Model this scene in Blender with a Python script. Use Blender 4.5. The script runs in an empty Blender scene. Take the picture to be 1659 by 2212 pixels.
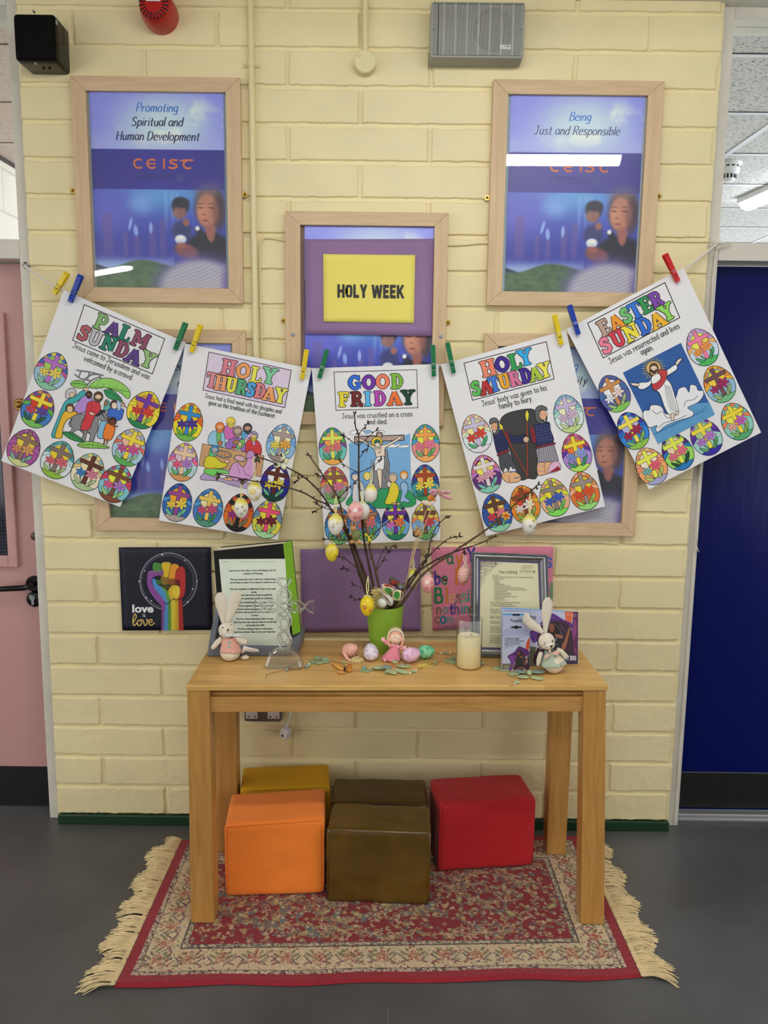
import bpy, math, random
import numpy as np
from mathutils import Vector, Matrix, Euler
from mathutils.geometry import tessellate_polygon
C=bpy.context.scene
COL=C.collection
rng=random.Random(7)
PI=math.pi
# -- camera
F_PX, TILT, ROLL, DIST, EYE, YAW=1740.6, 0.14989, 0.011836, 2.7010, 1.5540, 0.0011935
cam_d=bpy.data.cameras.new('camera')
cam=bpy.data.objects.new('camera', cam_d)
COL.objects.link(cam)
cam_d.sensor_fit='VERTICAL'
cam_d.sensor_height=36.0
cam_d.lens=F_PX*36.0/2212
cam_d.clip_start=0.05
R_CAM=Matrix.Rotation(YAW, 3, 'Z')@Matrix.Rotation(PI/2-TILT, 3, 'X')@Matrix.Rotation(ROLL, 3, 'Z')
cam.matrix_world=Matrix.Translation((0, -DIST, EYE))@R_CAM.to_4x4()
C.camera=cam
def ray(px, py):
 return R_CAM@Vector(((px-829.5)/F_PX, -(py-1106)/F_PX, -1))
def at(px, py, Y=0.0):
 """point of the plane y = Y seen at photograph position px, py"""
 d=ray(px, py)
 t=(Y+DIST)/d.y
 return Vector((d.x*t, Y, EYE+d.z*t))
def atz(px, py, z=0.0):
 """point of the level plane z seen at photograph position px, py"""
 d=ray(px, py)
 t=(z-EYE)/d.z
 return Vector((d.x*t, -DIST+d.y*t, z))
 # -- world, exposure
w=bpy.data.worlds.new('world')
C.world=w
w.use_nodes=True
w.node_tree.nodes['Background'].inputs[0].default_value=(0.95, 0.97, 1.0, 1)
w.node_tree.nodes['Background'].inputs[1].default_value=0.34
C.view_settings.view_transform='Standard'
C.view_settings.look='None'
C.view_settings.gamma=1.0
C.view_settings.use_curve_mapping=False
C.view_settings.exposure=0.0
def fill_light(name, loc, rot, size, power, col):
 l=bpy.data.lights.new(name, 'AREA');l.shape='RECTANGLE';l.size, l.size_y=size;l.energy=power;l.color=col
 o=bpy.data.objects.new(name, l);COL.objects.link(o);o.location=loc;o.rotation_euler=rot
 return o
 # daylight: unseen area lights added to brighten the hall and the two rooms beyond
fill_light('hall_fill_left', (-4.4, -4.2, 1.25), (PI/2, 0, -PI/2), (4.5, 2.1), 75, (0.97, 0.98, 1.0))
fill_light('hall_fill_right', (4.4, -4.6, 1.25), (PI/2, 0, PI/2), (4.0, 2.1), 55, (0.97, 0.98, 1.0))
fill_light('right_room_fill', (6.3, 4.5, 1.3), (PI/2, 0, PI/2), (6.0, 2.2), 420, (0.90, 0.95, 1.0))
fill_light('left_room_fill', (-3.2, 7.3, 1.3), (-PI/2, 0, 0), (2.2, 2.2), 260, (1.0, 0.96, 0.92))
C.cycles.max_bounces=10
C.cycles.transparent_max_bounces=24
C.cycles.transmission_bounces=10
C.cycles.caustics_reflective=False
C.cycles.caustics_refractive=False
LAMP_POWER=43.0
# -- helpers
ORG={}
def lin(c):
 """'#rrggbb' or (r,g,b 0-255) -> linear rgb"""
 if isinstance(c, str):
  c=c.lstrip('#')
  c=tuple(int(c[i:i+2], 16)for i in(0, 2, 4))
 out=[]
 for v in c[:3]:
  v=v/255.0
  out.append(v/12.92 if v<=0.04045 else((v+0.055)/1.055)**2.4)
 return tuple(out)
def lin_arr(a):
 a=np.clip(a, 0, 255)/255.0
 return np.where(a<=0.04045, a/12.92, ((a+0.055)/1.055)**2.4)
def tag(o, label=None, cat=None, group=None, kind=None):
 if label:o['label']=label
 if cat:o['category']=cat
 if group:o['group']=group
 if kind:o['kind']=kind
 return o
def thing(name, label, cat, loc=(0, 0, 0), group=None):
 o=bpy.data.objects.new(name, None)
 o.empty_display_size=0.02
 COL.objects.link(o)
 o.location=loc
 ORG[o]=Vector(loc)
 return tag(o, label, cat, group)
class MB:
 """collects shapes; build() links them as one mesh object"""
 def __init__(s):
  s.v, s.f, s.c, s.m=[], [], [], []
  s.col=(1, 1, 1)
  s.mi=0
 def add(s, vs, fs, col=None, mi=None):
  b=len(s.v)
  s.v+=[tuple(p)for p in vs]
  cc=s.col if col is None else col
  mm=s.mi if mi is None else mi
  for f in fs:
   s.f.append(tuple(i+b for i in f))
   s.c.append(cc)
   s.m.append(mm)
  return s
 def hexa(s, b4, t4, **k):
  """bottom quad and top quad, both counter-clockwise from above"""
  return s.add(list(b4)+list(t4), [(3, 2, 1, 0), (4, 5, 6, 7), (0, 1, 5, 4), (1, 2, 6, 5), (2, 3, 7, 6), (3, 0, 4, 7)], **k)
 def box(s, lo, hi, M=None, **k):
  x0, y0, z0=lo
  x1, y1, z1=hi
  vs=[Vector(p)for p in((x0, y0, z0), (x1, y0, z0), (x1, y1, z0), (x0, y1, z0), (x0, y0, z1), (x1, y0, z1), (x1, y1, z1), (x0, y1, z1))]
  if M is not None:vs=[M@p for p in vs]
  return s.hexa(vs[:4], vs[4:], **k)
 def rbox(s, lo, hi, r, M=None, n=3, **k):
  """box with rounded vertical profile in local x-z seen along y, also softened front edge"""
  x0, y0, z0=lo
  x1, y1, z1=hi
  def ring(ins, y):
   pts=[]
   rr=max(r-ins, 1e-4)
   for cx, cz, a0 in((x1-r, z1-r, 0), (x0+r, z1-r, 90), (x0+r, z0+r, 180), (x1-r, z0+r, 270)):
    for i in range(n+1):
     a=math.radians(a0+90*i/n)
     pts.append(Vector((cx+rr*math.cos(a), y, cz+rr*math.sin(a))))
   return pts
  e=min(r*0.5, (y1-y0)*0.3)
  rings=[ring(e, y0), ring(e*0.3, y0+e*0.3), ring(0, y0+e), ring(0, y1)]
  if M is not None:rings=[[M@p for p in rg]for rg in rings]
  return s.loft(rings, caps=True, **k)
 def loft(s, rings, caps=True, closed=True, **k):
  n=len(rings[0])
  vs=[p for rg in rings for p in rg]
  fs=[]
  for a in range(len(rings)-1):
   for i in range(n if closed else n-1):
    j=(i+1)%n
    fs.append((a*n+i, a*n+j, (a+1)*n+j, (a+1)*n+i))
  if caps:
   fs.append(tuple(range(n-1, -1, -1)))
   fs.append(tuple((len(rings)-1)*n+i for i in range(n)))
  return s.add(vs, fs, **k)
 def lathe(s, prof, M=None, n=24, caps=True, **k):
  """profile (radius, z) turned about local z"""
  rings=[]
  for r, z in prof:
   rg=[Vector((r*math.cos(2*PI*i/n), r*math.sin(2*PI*i/n), z))for i in range(n)]
   if M is not None:rg=[M@p for p in rg]
   rings.append(rg)
  return s.loft(rings, caps=caps, **k)
 def ball(s, c, r, M=None, n=16, m=10, **k):
  r=(r, r, r)if not hasattr(r, '__len__')else r
  c=Vector(c)
  L=Matrix.Translation(c)@(M.to_4x4()if M is not None else Matrix.Identity(4))@Matrix.Diagonal((r[0], r[1], r[2], 1))
  prof=[(max(math.sin(PI*i/m), 1e-3), -math.cos(PI*i/m))for i in range(m+1)]
  return s.lathe(prof, M=L, n=n, **k)
 def tube(s, pts, r, n=8, caps=True, flat=None, **k):
  """tube along points; r a number or a list; flat=(nx,ny,nz scale) unused"""
  pts=[Vector(p)for p in pts]
  N=len(pts)
  rs=list(r)if hasattr(r, '__len__')else[r]*N
  tang=[]
  for i in range(N):
   t=pts[min(i+1, N-1)]-pts[max(i-1, 0)]
   tang.append(t.normalized()if t.length>1e-9 else Vector((0, 0, 1)))
  up=Vector((0, 0, 1))if abs(tang[0].z)<0.9 else Vector((1, 0, 0))
  nrm=(up-tang[0]*up.dot(tang[0])).normalized()
  rings=[]
  for i in range(N):
   nrm=(nrm-tang[i]*nrm.dot(tang[i]))
   nrm=nrm.normalized()if nrm.length>1e-6 else tang[i].orthogonal().normalized()
   bi=tang[i].cross(nrm)
   rings.append([pts[i]+(nrm*math.cos(2*PI*j/n)+bi*math.sin(2*PI*j/n))*rs[i]for j in range(n)])
  return s.loft(rings, caps=caps, **k)
 def prism(s, poly, y0, y1, M=None, **k):
  """polygon of (x, z) given counter-clockwise, swept from y0 (front) to y1"""
  n=len(poly)
  tri=tessellate_polygon([[Vector((x, z, 0))for x, z in poly]])
  vs=[Vector((x, y0, z))for x, z in poly]+[Vector((x, y1, z))for x, z in poly]
  if M is not None:vs=[M@p for p in vs]
  fs=[t for t in tri]+[tuple(i+n for i in reversed(t))for t in tri]
  fs+=[(i, i+n, (i+1)%n+n, (i+1)%n)for i in range(n)]
  return s.add(vs, fs, **k)
 def build(s, name, mat, parent=None, smooth=False, loc=None, bevel=0, angle=None, recalc=True):
  me=bpy.data.meshes.new(name)
  if parent is not None:org=ORG[parent]
  elif loc is not None:org=Vector(loc)
  else:org=Vector((0, 0, 0))
  me.from_pydata([(p[0]-org[0], p[1]-org[1], p[2]-org[2])for p in s.v], [], s.f)
  mats=mat if isinstance(mat, (list, tuple))else[mat]
  for m in mats:me.materials.append(m)
  if len(mats)>1:me.polygons.foreach_set('material_index', s.m)
  ca=me.color_attributes.new('Col', 'FLOAT_COLOR', 'CORNER')
  cols=[]
  for f, c in zip(s.f, s.c):cols+=[c[0], c[1], c[2], 1.0]*len(f)
  ca.data.foreach_set('color', cols)
  if recalc:
   import bmesh
   bm=bmesh.new();bm.from_mesh(me)
   bmesh.ops.recalc_face_normals(bm, faces=bm.faces)
   bm.to_mesh(me);bm.free()
  if smooth:
   me.polygons.foreach_set('use_smooth', [True]*len(me.polygons))
   if angle:
    me.set_sharp_from_angle(angle=math.radians(angle))
  me.update()
  o=bpy.data.objects.new(name, me)
  COL.objects.link(o)
  if parent is not None:o.parent=parent
  else:o.location=org
  ORG[o]=org
  if bevel:
   md=o.modifiers.new('bevel', 'BEVEL')
   md.width=bevel;md.segments=2;md.limit_method='ANGLE';md.angle_limit=math.radians(40)
  return o
def grid_obj(name, P, colors, mat, parent=None, loc=None, smooth=True):
 """P: (h, w, 3) points, colors: (h, w, 3) linear rgb or None"""
 h, w_=P.shape[:2]
 org=ORG[parent]if parent is not None else Vector(loc or(0, 0, 0))
 me=bpy.data.meshes.new(name)
 idx=np.arange(h*w_).reshape(h, w_)
 q=np.stack([idx[1:, :-1], idx[1:, 1:], idx[:-1, 1:], idx[:-1, :-1]], -1).reshape(-1, 4)
 me.vertices.add(h*w_)
 me.vertices.foreach_set('co', (P.reshape(-1, 3)-np.array(org)).astype(np.float32).ravel())
 me.loops.add(q.size)
 me.polygons.add(len(q))
 me.polygons.foreach_set('loop_start', np.arange(0, q.size, 4, dtype=np.int32))
 me.loops.foreach_set('vertex_index', q.astype(np.int32).ravel())
 me.update(calc_edges=True)
 if smooth:me.polygons.foreach_set('use_smooth', np.ones(len(q), dtype=bool))
 if colors is not None:
  ca=me.color_attributes.new('Col', 'FLOAT_COLOR', 'POINT')
  c4=np.ones((h*w_, 4), np.float32)
  c4[:, :3]=colors.reshape(-1, 3)
  ca.data.foreach_set('color', c4 .ravel())
 me.materials.append(mat)
 o=bpy.data.objects.new(name, me)
 COL.objects.link(o)
 if parent is not None:o.parent=parent
 else:o.location=org
 ORG[o]=org
 return o
def attach(o, parent):
 """an object built at its own place becomes a part of parent"""
 o.parent=parent
 o.location=ORG[o]-ORG[parent]
 return o
 # -- materials
def new_mat(name):
 m=bpy.data.materials.new(name)
 m.use_nodes=True
 nt=m.node_tree
 return m, nt, nt.nodes['Principled BSDF']
def sock(nt, node_type, **kw):
 n=nt.nodes.new(node_type)
 for k, v in kw.items():
  if hasattr(n, k):setattr(n, k, v)
  else:n.inputs[k].default_value=v
 return n
def bump(nt, b, scale=60, strength=0.2, dist=0.002, detail=4, stretch=None):
 tc=sock(nt, 'ShaderNodeTexCoord')
 src=tc.outputs['Object']
 if stretch:
  mp=sock(nt, 'ShaderNodeMapping');mp.inputs['Scale'].default_value=stretch
  nt.links.new(src, mp.inputs[0]);src=mp.outputs[0]
 nz=sock(nt, 'ShaderNodeTexNoise', Scale=scale, Detail=detail)
 nt.links.new(src, nz.inputs['Vector'])
 bp=sock(nt, 'ShaderNodeBump', Strength=strength, Distance=dist)
 nt.links.new(nz.outputs[0], bp.inputs['Height'])
 nt.links.new(bp.outputs[0], b.inputs['Normal'])
 return nz
def mat(name, color, rough=0.5, metal=0.0, bmp=None, var=None, spec=None, coat=0, sheen=0, trans=0, ior=1.45, emit=None, stretch=None, sss=0, alpha=None):
 """plain material; bmp=(scale,strength,dist) noise bump; var=(scale, amount) colour variation"""
 m, nt, b=new_mat(name)
 b.inputs['Base Color'].default_value=(*lin(color), 1)
 b.inputs['Roughness'].default_value=rough
 b.inputs['Metallic'].default_value=metal
 if spec is not None:b.inputs['Specular IOR Level'].default_value=spec
 if coat:b.inputs['Coat Weight'].default_value=coat;b.inputs['Coat Roughness'].default_value=0.08
 if sheen:b.inputs['Sheen Weight'].default_value=sheen
 if trans:b.inputs['Transmission Weight'].default_value=trans;b.inputs['IOR'].default_value=ior
 if sss:
  b.inputs['Subsurface Weight'].default_value=sss
  b.inputs['Subsurface Radius'].default_value=(0.02, 0.015, 0.01)
  b.inputs['Subsurface Scale'].default_value=0.3
 if emit:b.inputs['Emission Color'].default_value=(*lin(color), 1);b.inputs['Emission Strength'].default_value=emit
 if alpha is not None:b.inputs['Alpha'].default_value=alpha
 if bmp:bump(nt, b, *bmp, stretch=stretch)
 if var:
  tc=sock(nt, 'ShaderNodeTexCoord')
  src=tc.outputs['Object']
  if stretch:
   mp=sock(nt, 'ShaderNodeMapping');mp.inputs['Scale'].default_value=stretch
   nt.links.new(src, mp.inputs[0]);src=mp.outputs[0]
  nz=sock(nt, 'ShaderNodeTexNoise', Scale=var[0], Detail=5)
  nt.links.new(src, nz.inputs['Vector'])
  cr=nt.nodes.new('ShaderNodeValToRGB')
  c=lin(color)
  cr.color_ramp.elements[0].position=0.3;cr.color_ramp.elements[1].position=0.7
  cr.color_ramp.elements[0].color=(*[v*(1-var[1])for v in c], 1)
  cr.color_ramp.elements[1].color=(*[min(1, v*(1+var[1]))for v in c], 1)
  nt.links.new(nz.outputs[0], cr.inputs[0])
  nt.links.new(cr.outputs[0], b.inputs['Base Color'])
 return m
def vc_mat(name, rough=0.6, bmp=None, spec=None, pencil=0.0, coat=0, sss=0, sheen=0):
 """colour comes from the mesh's own colours; pencil adds crayon-like unevenness"""
 m, nt, b=new_mat(name)
 at_=sock(nt, 'ShaderNodeAttribute', attribute_name='Col')
 b.inputs['Roughness'].default_value=rough
 if spec is not None:b.inputs['Specular IOR Level'].default_value=spec
 if coat:b.inputs['Coat Weight'].default_value=coat;b.inputs['Coat Roughness'].default_value=0.05
 if sheen:b.inputs['Sheen Weight'].default_value=sheen
 if pencil:
  tc=sock(nt, 'ShaderNodeTexCoord')
  mp=sock(nt, 'ShaderNodeMapping')
  mp.inputs['Rotation'].default_value=(0, 0.6, 0)
  mp.inputs['Scale'].default_value=(1, 1, 0.16)
  nt.links.new(tc.outputs['Object'], mp.inputs[0])
  nz=sock(nt, 'ShaderNodeTexNoise', Scale=420, Detail=3)
  nt.links.new(mp.outputs[0], nz.inputs['Vector'])
  mr=sock(nt, 'ShaderNodeMapRange')
  mr.inputs['From Min'].default_value=0.35;mr.inputs['From Max'].default_value=0.75
  mr.inputs['To Min'].default_value=0.0;mr.inputs['To Max'].default_value=pencil
  nt.links.new(nz.outputs[0], mr.inputs[0])
  mx=sock(nt, 'ShaderNodeMix', data_type='RGBA', blend_type='MIX')
  nt.links.new(mr.outputs[0], mx.inputs['Factor'])
  nt.links.new(at_.outputs['Color'], mx.inputs['A'])
  mx2=sock(nt, 'ShaderNodeMix', data_type='RGBA', blend_type='SCREEN')
  mx2 .inputs['Factor'].default_value=1
  nt.links.new(at_.outputs['Color'], mx2 .inputs['A']);nt.links.new(at_.outputs['Color'], mx2 .inputs['B'])
  nt.links.new(mx2 .outputs['Result'], mx.inputs['B'])
  nt.links.new(mx.outputs['Result'], b.inputs['Base Color'])
 else:
  nt.links.new(at_.outputs['Color'], b.inputs['Base Color'])
 if bmp:bump(nt, b, *bmp)
 return m
def wood_mat(name, c1, c2, axis='x', scale=1.0, rough=0.4, staves=None):
 """grain running along axis; staves=(length, width) gives glued strips of differing tone"""
 m, nt, b=new_mat(name)
 tc=sock(nt, 'ShaderNodeTexCoord')
 mp=sock(nt, 'ShaderNodeMapping')
 st={'x':(0.08, 1, 1), 'z':(1, 1, 0.06), 'y':(1, 0.08, 1)}[axis]
 mp.inputs['Scale'].default_value=st
 nt.links.new(tc.outputs['Object'], mp.inputs[0])
 nz=sock(nt, 'ShaderNodeTexNoise', Scale=38*scale, Detail=8, Roughness=0.62, Distortion=0.6)
 nt.links.new(mp.outputs[0], nz.inputs['Vector'])
 n2=sock(nt, 'ShaderNodeTexNoise', Scale=160*scale, Detail=4)
 nt.links.new(mp.outputs[0], n2 .inputs['Vector'])
 ad=sock(nt, 'ShaderNodeMath', operation='ADD');
 m2=sock(nt, 'ShaderNodeMath', operation='MULTIPLY');m2 .inputs[1].default_value=0.35
 nt.links.new(n2 .outputs[0], m2 .inputs[0])
 nt.links.new(nz.outputs[0], ad.inputs[0]);nt.links.new(m2 .outputs[0], ad.inputs[1])
 last=ad.outputs[0]
 if staves:
  br=sock(nt, 'ShaderNodeTexBrick', Scale=1.0)
  br.inputs['Color1'].default_value=(0, 0, 0, 1);br.inputs['Color2'].default_value=(1, 1, 1, 1)
  br.inputs['Mortar'].default_value=(0.2, 0.2, 0.2, 1)
  br.inputs['Mortar Size'].default_value=0.0006
  br.inputs['Brick Width'].default_value=staves[0];br.inputs['Row Height'].default_value=staves[1]
  br.offset=0.37
  nt.links.new(tc.outputs['Object'], br.inputs['Vector'])
  m3=sock(nt, 'ShaderNodeMath', operation='MULTIPLY_ADD');m3 .inputs[1].default_value=0.22
  nt.links.new(br.outputs[0], m3 .inputs[0]);nt.links.new(last, m3 .inputs[2])
  last=m3 .outputs[0]
 cr=nt.nodes.new('ShaderNodeValToRGB')
 cr.color_ramp.elements[0].position=0.45;cr.color_ramp.elements[1].position=0.95
 cr.color_ramp.elements[0].color=(*lin(c2), 1);cr.color_ramp.elements[1].color=(*lin(c1), 1)
 nt.links.new(last, cr.inputs[0])
 nt.links.new(cr.outputs[0], b.inputs['Base Color'])
 b.inputs['Roughness'].default_value=rough
 bp=sock(nt, 'ShaderNodeBump', Strength=0.12, Distance=0.0008)
 nt.links.new(ad.outputs[0], bp.inputs['Height'])
 nt.links.new(bp.outputs[0], b.inputs['Normal'])
 return m
def glass_pane_mat(name, tint=(1, 1, 1), rough=0.02, extra=0.0):
 m=bpy.data.materials.new(name)
 m.use_nodes=True
 nt=m.node_tree
 nt.nodes.remove(nt.nodes['Principled BSDF'])
 out=nt.nodes['Material Output']
 tr=sock(nt, 'ShaderNodeBsdfTransparent');tr.inputs[0].default_value=(*tint, 1)
 gl=sock(nt, 'ShaderNodeBsdfGlossy');gl.inputs['Roughness'].default_value=rough
 fr=sock(nt, 'ShaderNodeFresnel');fr.inputs[0].default_value=1.5
 ad=sock(nt, 'ShaderNodeMath', operation='ADD');ad.inputs[1].default_value=extra
 nt.links.new(fr.outputs[0], ad.inputs[0])
 ge=sock(nt, 'ShaderNodeNewGeometry')
 iv=sock(nt, 'ShaderNodeMath', operation='SUBTRACT');iv.inputs[0].default_value=1
 nt.links.new(ge.outputs['Backfacing'], iv.inputs[1])
 mu=sock(nt, 'ShaderNodeMath', operation='MULTIPLY', use_clamp=True)
 nt.links.new(ad.outputs[0], mu.inputs[0]);nt.links.new(iv.outputs[0], mu.inputs[1])
 mx=sock(nt, 'ShaderNodeMixShader')
 nt.links.new(mu.outputs[0], mx.inputs[0]);nt.links.new(tr.outputs[0], mx.inputs[1]);nt.links.new(gl.outputs[0], mx.inputs[2])
 nt.links.new(mx.outputs[0], out.inputs[0])
 return m
def crystal_mat(name, share=0.5, extra=.04):
 m=glass_pane_mat(name, (0.97, 0.98, 0.98), rough=0.03, extra=extra)
 nt=m.node_tree
 old=[n for n in nt.nodes if n.type=='MIX_SHADER'][0]
 g=sock(nt, 'ShaderNodeBsdfGlass');g.inputs['Roughness'].default_value=0.01;g.inputs['IOR'].default_value=1.46
 mx=sock(nt, 'ShaderNodeMixShader');mx.inputs[0].default_value=share
 nt.links.new(old.outputs[0], mx.inputs[1]);nt.links.new(g.outputs[0], mx.inputs[2])
 nt.links.new(mx.outputs[0], nt.nodes['Material Output'].inputs[0])
 return m
 # -- noise on arrays
def vnoise(x, y, seed=0):
 r=np.random.RandomState(seed).rand(256, 256)
 xi, yi=np.floor(x).astype(int), np.floor(y).astype(int)
 fx, fy=x-xi, y-yi
 fx=fx*fx*(3-2*fx);fy=fy*fy*(3-2*fy)
 g=lambda a, b_:r[a%256, b_%256]
 return(g(xi, yi)*(1-fx)+g(xi+1, yi)*fx)*(1-fy)+(g(xi, yi+1)*(1-fx)+g(xi+1, yi+1)*fx)*fy
def fbm(x, y, seed=0, oct=4):
 s, a, t=0, 0.5, 0
 for i in range(oct):
  s=s+a*vnoise(x*2**i, y*2**i, seed+i);t+=a;a*=0.5
 return s/t
def sstep(a, b_, x):
 t=np.clip((x-a)/(b_-a), 0, 1)
 return t*t*(3-2*t)
 # -- drawing flat print
def smooth_pts(pts, closed=False, n=5):
 """Catmull-Rom through the points"""
 P=[Vector((p[0], p[1]))for p in pts]
 N=len(P)
 if N<3:return[tuple(p)for p in P]
 out=[]
 for i in range(N if closed else N-1):
  p0=P[(i-1)%N]if closed or i>0 else P[0]*2-P[1]
  p1, p2=P[i], P[(i+1)%N]
  p3=P[(i+2)%N]if closed or i+2<N else P[-1]*2-P[-2]
  for k in range(n):
   t=k/n
   q=0.5*((2*p1)+(p2-p0)*t+(2*p0-5*p1+4*p2-p3)*t*t+(3*p1-p0-3*p2+p3)*t**3)
   out.append((q.x, q.y))
 if not closed:out.append(tuple(P[-1]))
 return out
class Draw:
 """flat coloured print on a plane. T maps a drawing position (x, y down) to a point; n is the plane's normal"""
 def __init__(s, T, n=(0, -1, 0), lift=0.0004):
  s.T, s.n, s.mb, s.lay=T, Vector(n), MB(), lift
 def at(s, T):
  """same print through another placement"""
  d=Draw(T, s.n);d.mb=s.mb;d.lay=s.lay
  d.up=s
  return d
 def _p(s, q):
  return s.T(q[0], q[1])+s.n*s.lay
 def fill(s, pts, col, sm=False, n=5):
  if sm:pts=smooth_pts(pts, True, n)
  s.lay+=6e-6
  tri=tessellate_polygon([[Vector((p[0], p[1], 0))for p in pts]])
  s.mb.add([s._p(p)for p in pts], tri, col=lin(col))
 def stroke(s, pts, w_, col, closed=False, sm=False, n=5, cap=True):
  if sm:pts=smooth_pts(pts, closed, n)
  s.lay+=6e-6
  c=lin(col)
  P=[Vector((p[0], p[1]))for p in pts]
  N=len(P)
  if N<2:return
  L, R=[], []
  for i in range(N):
   a=P[(i-1)%N]if closed or i>0 else None
   b_=P[(i+1)%N]if closed or i<N-1 else None
   d1=(P[i]-a).normalized()if a is not None and(P[i]-a).length>1e-9 else None
   d2=(b_-P[i]).normalized()if b_ is not None and(b_-P[i]).length>1e-9 else None
   d1=d1 or d2;d2=d2 or d1
   if d1 is None:d1=d2=Vector((1, 0))
   nn=Vector((-(d1 .y+d2 .y), d1 .x+d2 .x))
   if nn.length<0.2:nn=Vector((-d1 .y, d1 .x))
   nn.normalize()
   k=max(0.5, nn.dot(Vector((-d1 .y, d1 .x))))
   ww=(w_[i]if hasattr(w_, '__len__')else w_)/2
   L.append(P[i]+nn*ww/k);R.append(P[i]-nn*ww/k)
  vs=[s._p(p)for p in L]+[s._p(p)for p in R]
  fs=[(i, (i+1)%N, N+(i+1)%N, N+i)for i in range(N if closed else N-1)]
  s.mb.add(vs, fs, col=c)
  if cap and not closed:
   ww=(w_[0]if hasattr(w_, '__len__')else w_)/2
   for e in(P[0], P[-1]):s.dot(e.x, e.y, ww, col, n=8)
 def dot(s, x, y, r, col, n=14):
  s.ell(x, y, r, r, col, n=n)
 def ell(s, x, y, rx, ry, col, rot=0, n=20, line=0, lcol='#181818'):
  s.lay+=6e-6
  cr, sr=math.cos(rot), math.sin(rot)
  pts=[(x+rx*math.cos(t)*cr-ry*math.sin(t)*sr, y+rx*math.cos(t)*sr+ry*math.sin(t)*cr)for t in[2*PI*i/n for i in range(n)]]
  if col is not None:s.mb.add([s._p(p)for p in pts], [tuple(range(n))], col=lin(col))
  if line:s.stroke(pts, line, lcol, closed=True)
 def shape(s, pts, col, line=0, lcol='#181818', sm=True, n=4):
  if sm:pts=smooth_pts(pts, True, n)
  s.fill(pts, col)
  if line:s.stroke(pts, line, lcol, closed=True)
 def rect(s, x0, y0, x1, y1, col):
  s.fill([(x0, y0), (x1, y0), (x1, y1), (x0, y1)], col)
 def build(s, name, mat_, parent=None, loc=None):
  return s.mb.build(name, mat_, parent, loc=loc, recalc=False)
def place(T, x, y, ang=0.0, sx=1.0, sy=None):
 """local frame inside a drawing: rotated by ang (clockwise on the page), scaled"""
 sy=sx if sy is None else sy
 c, q=math.cos(ang), math.sin(ang)
 return lambda u, v:T(x+u*sx*c-v*sy*q, y+u*sx*q+v*sy*c)
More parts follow.
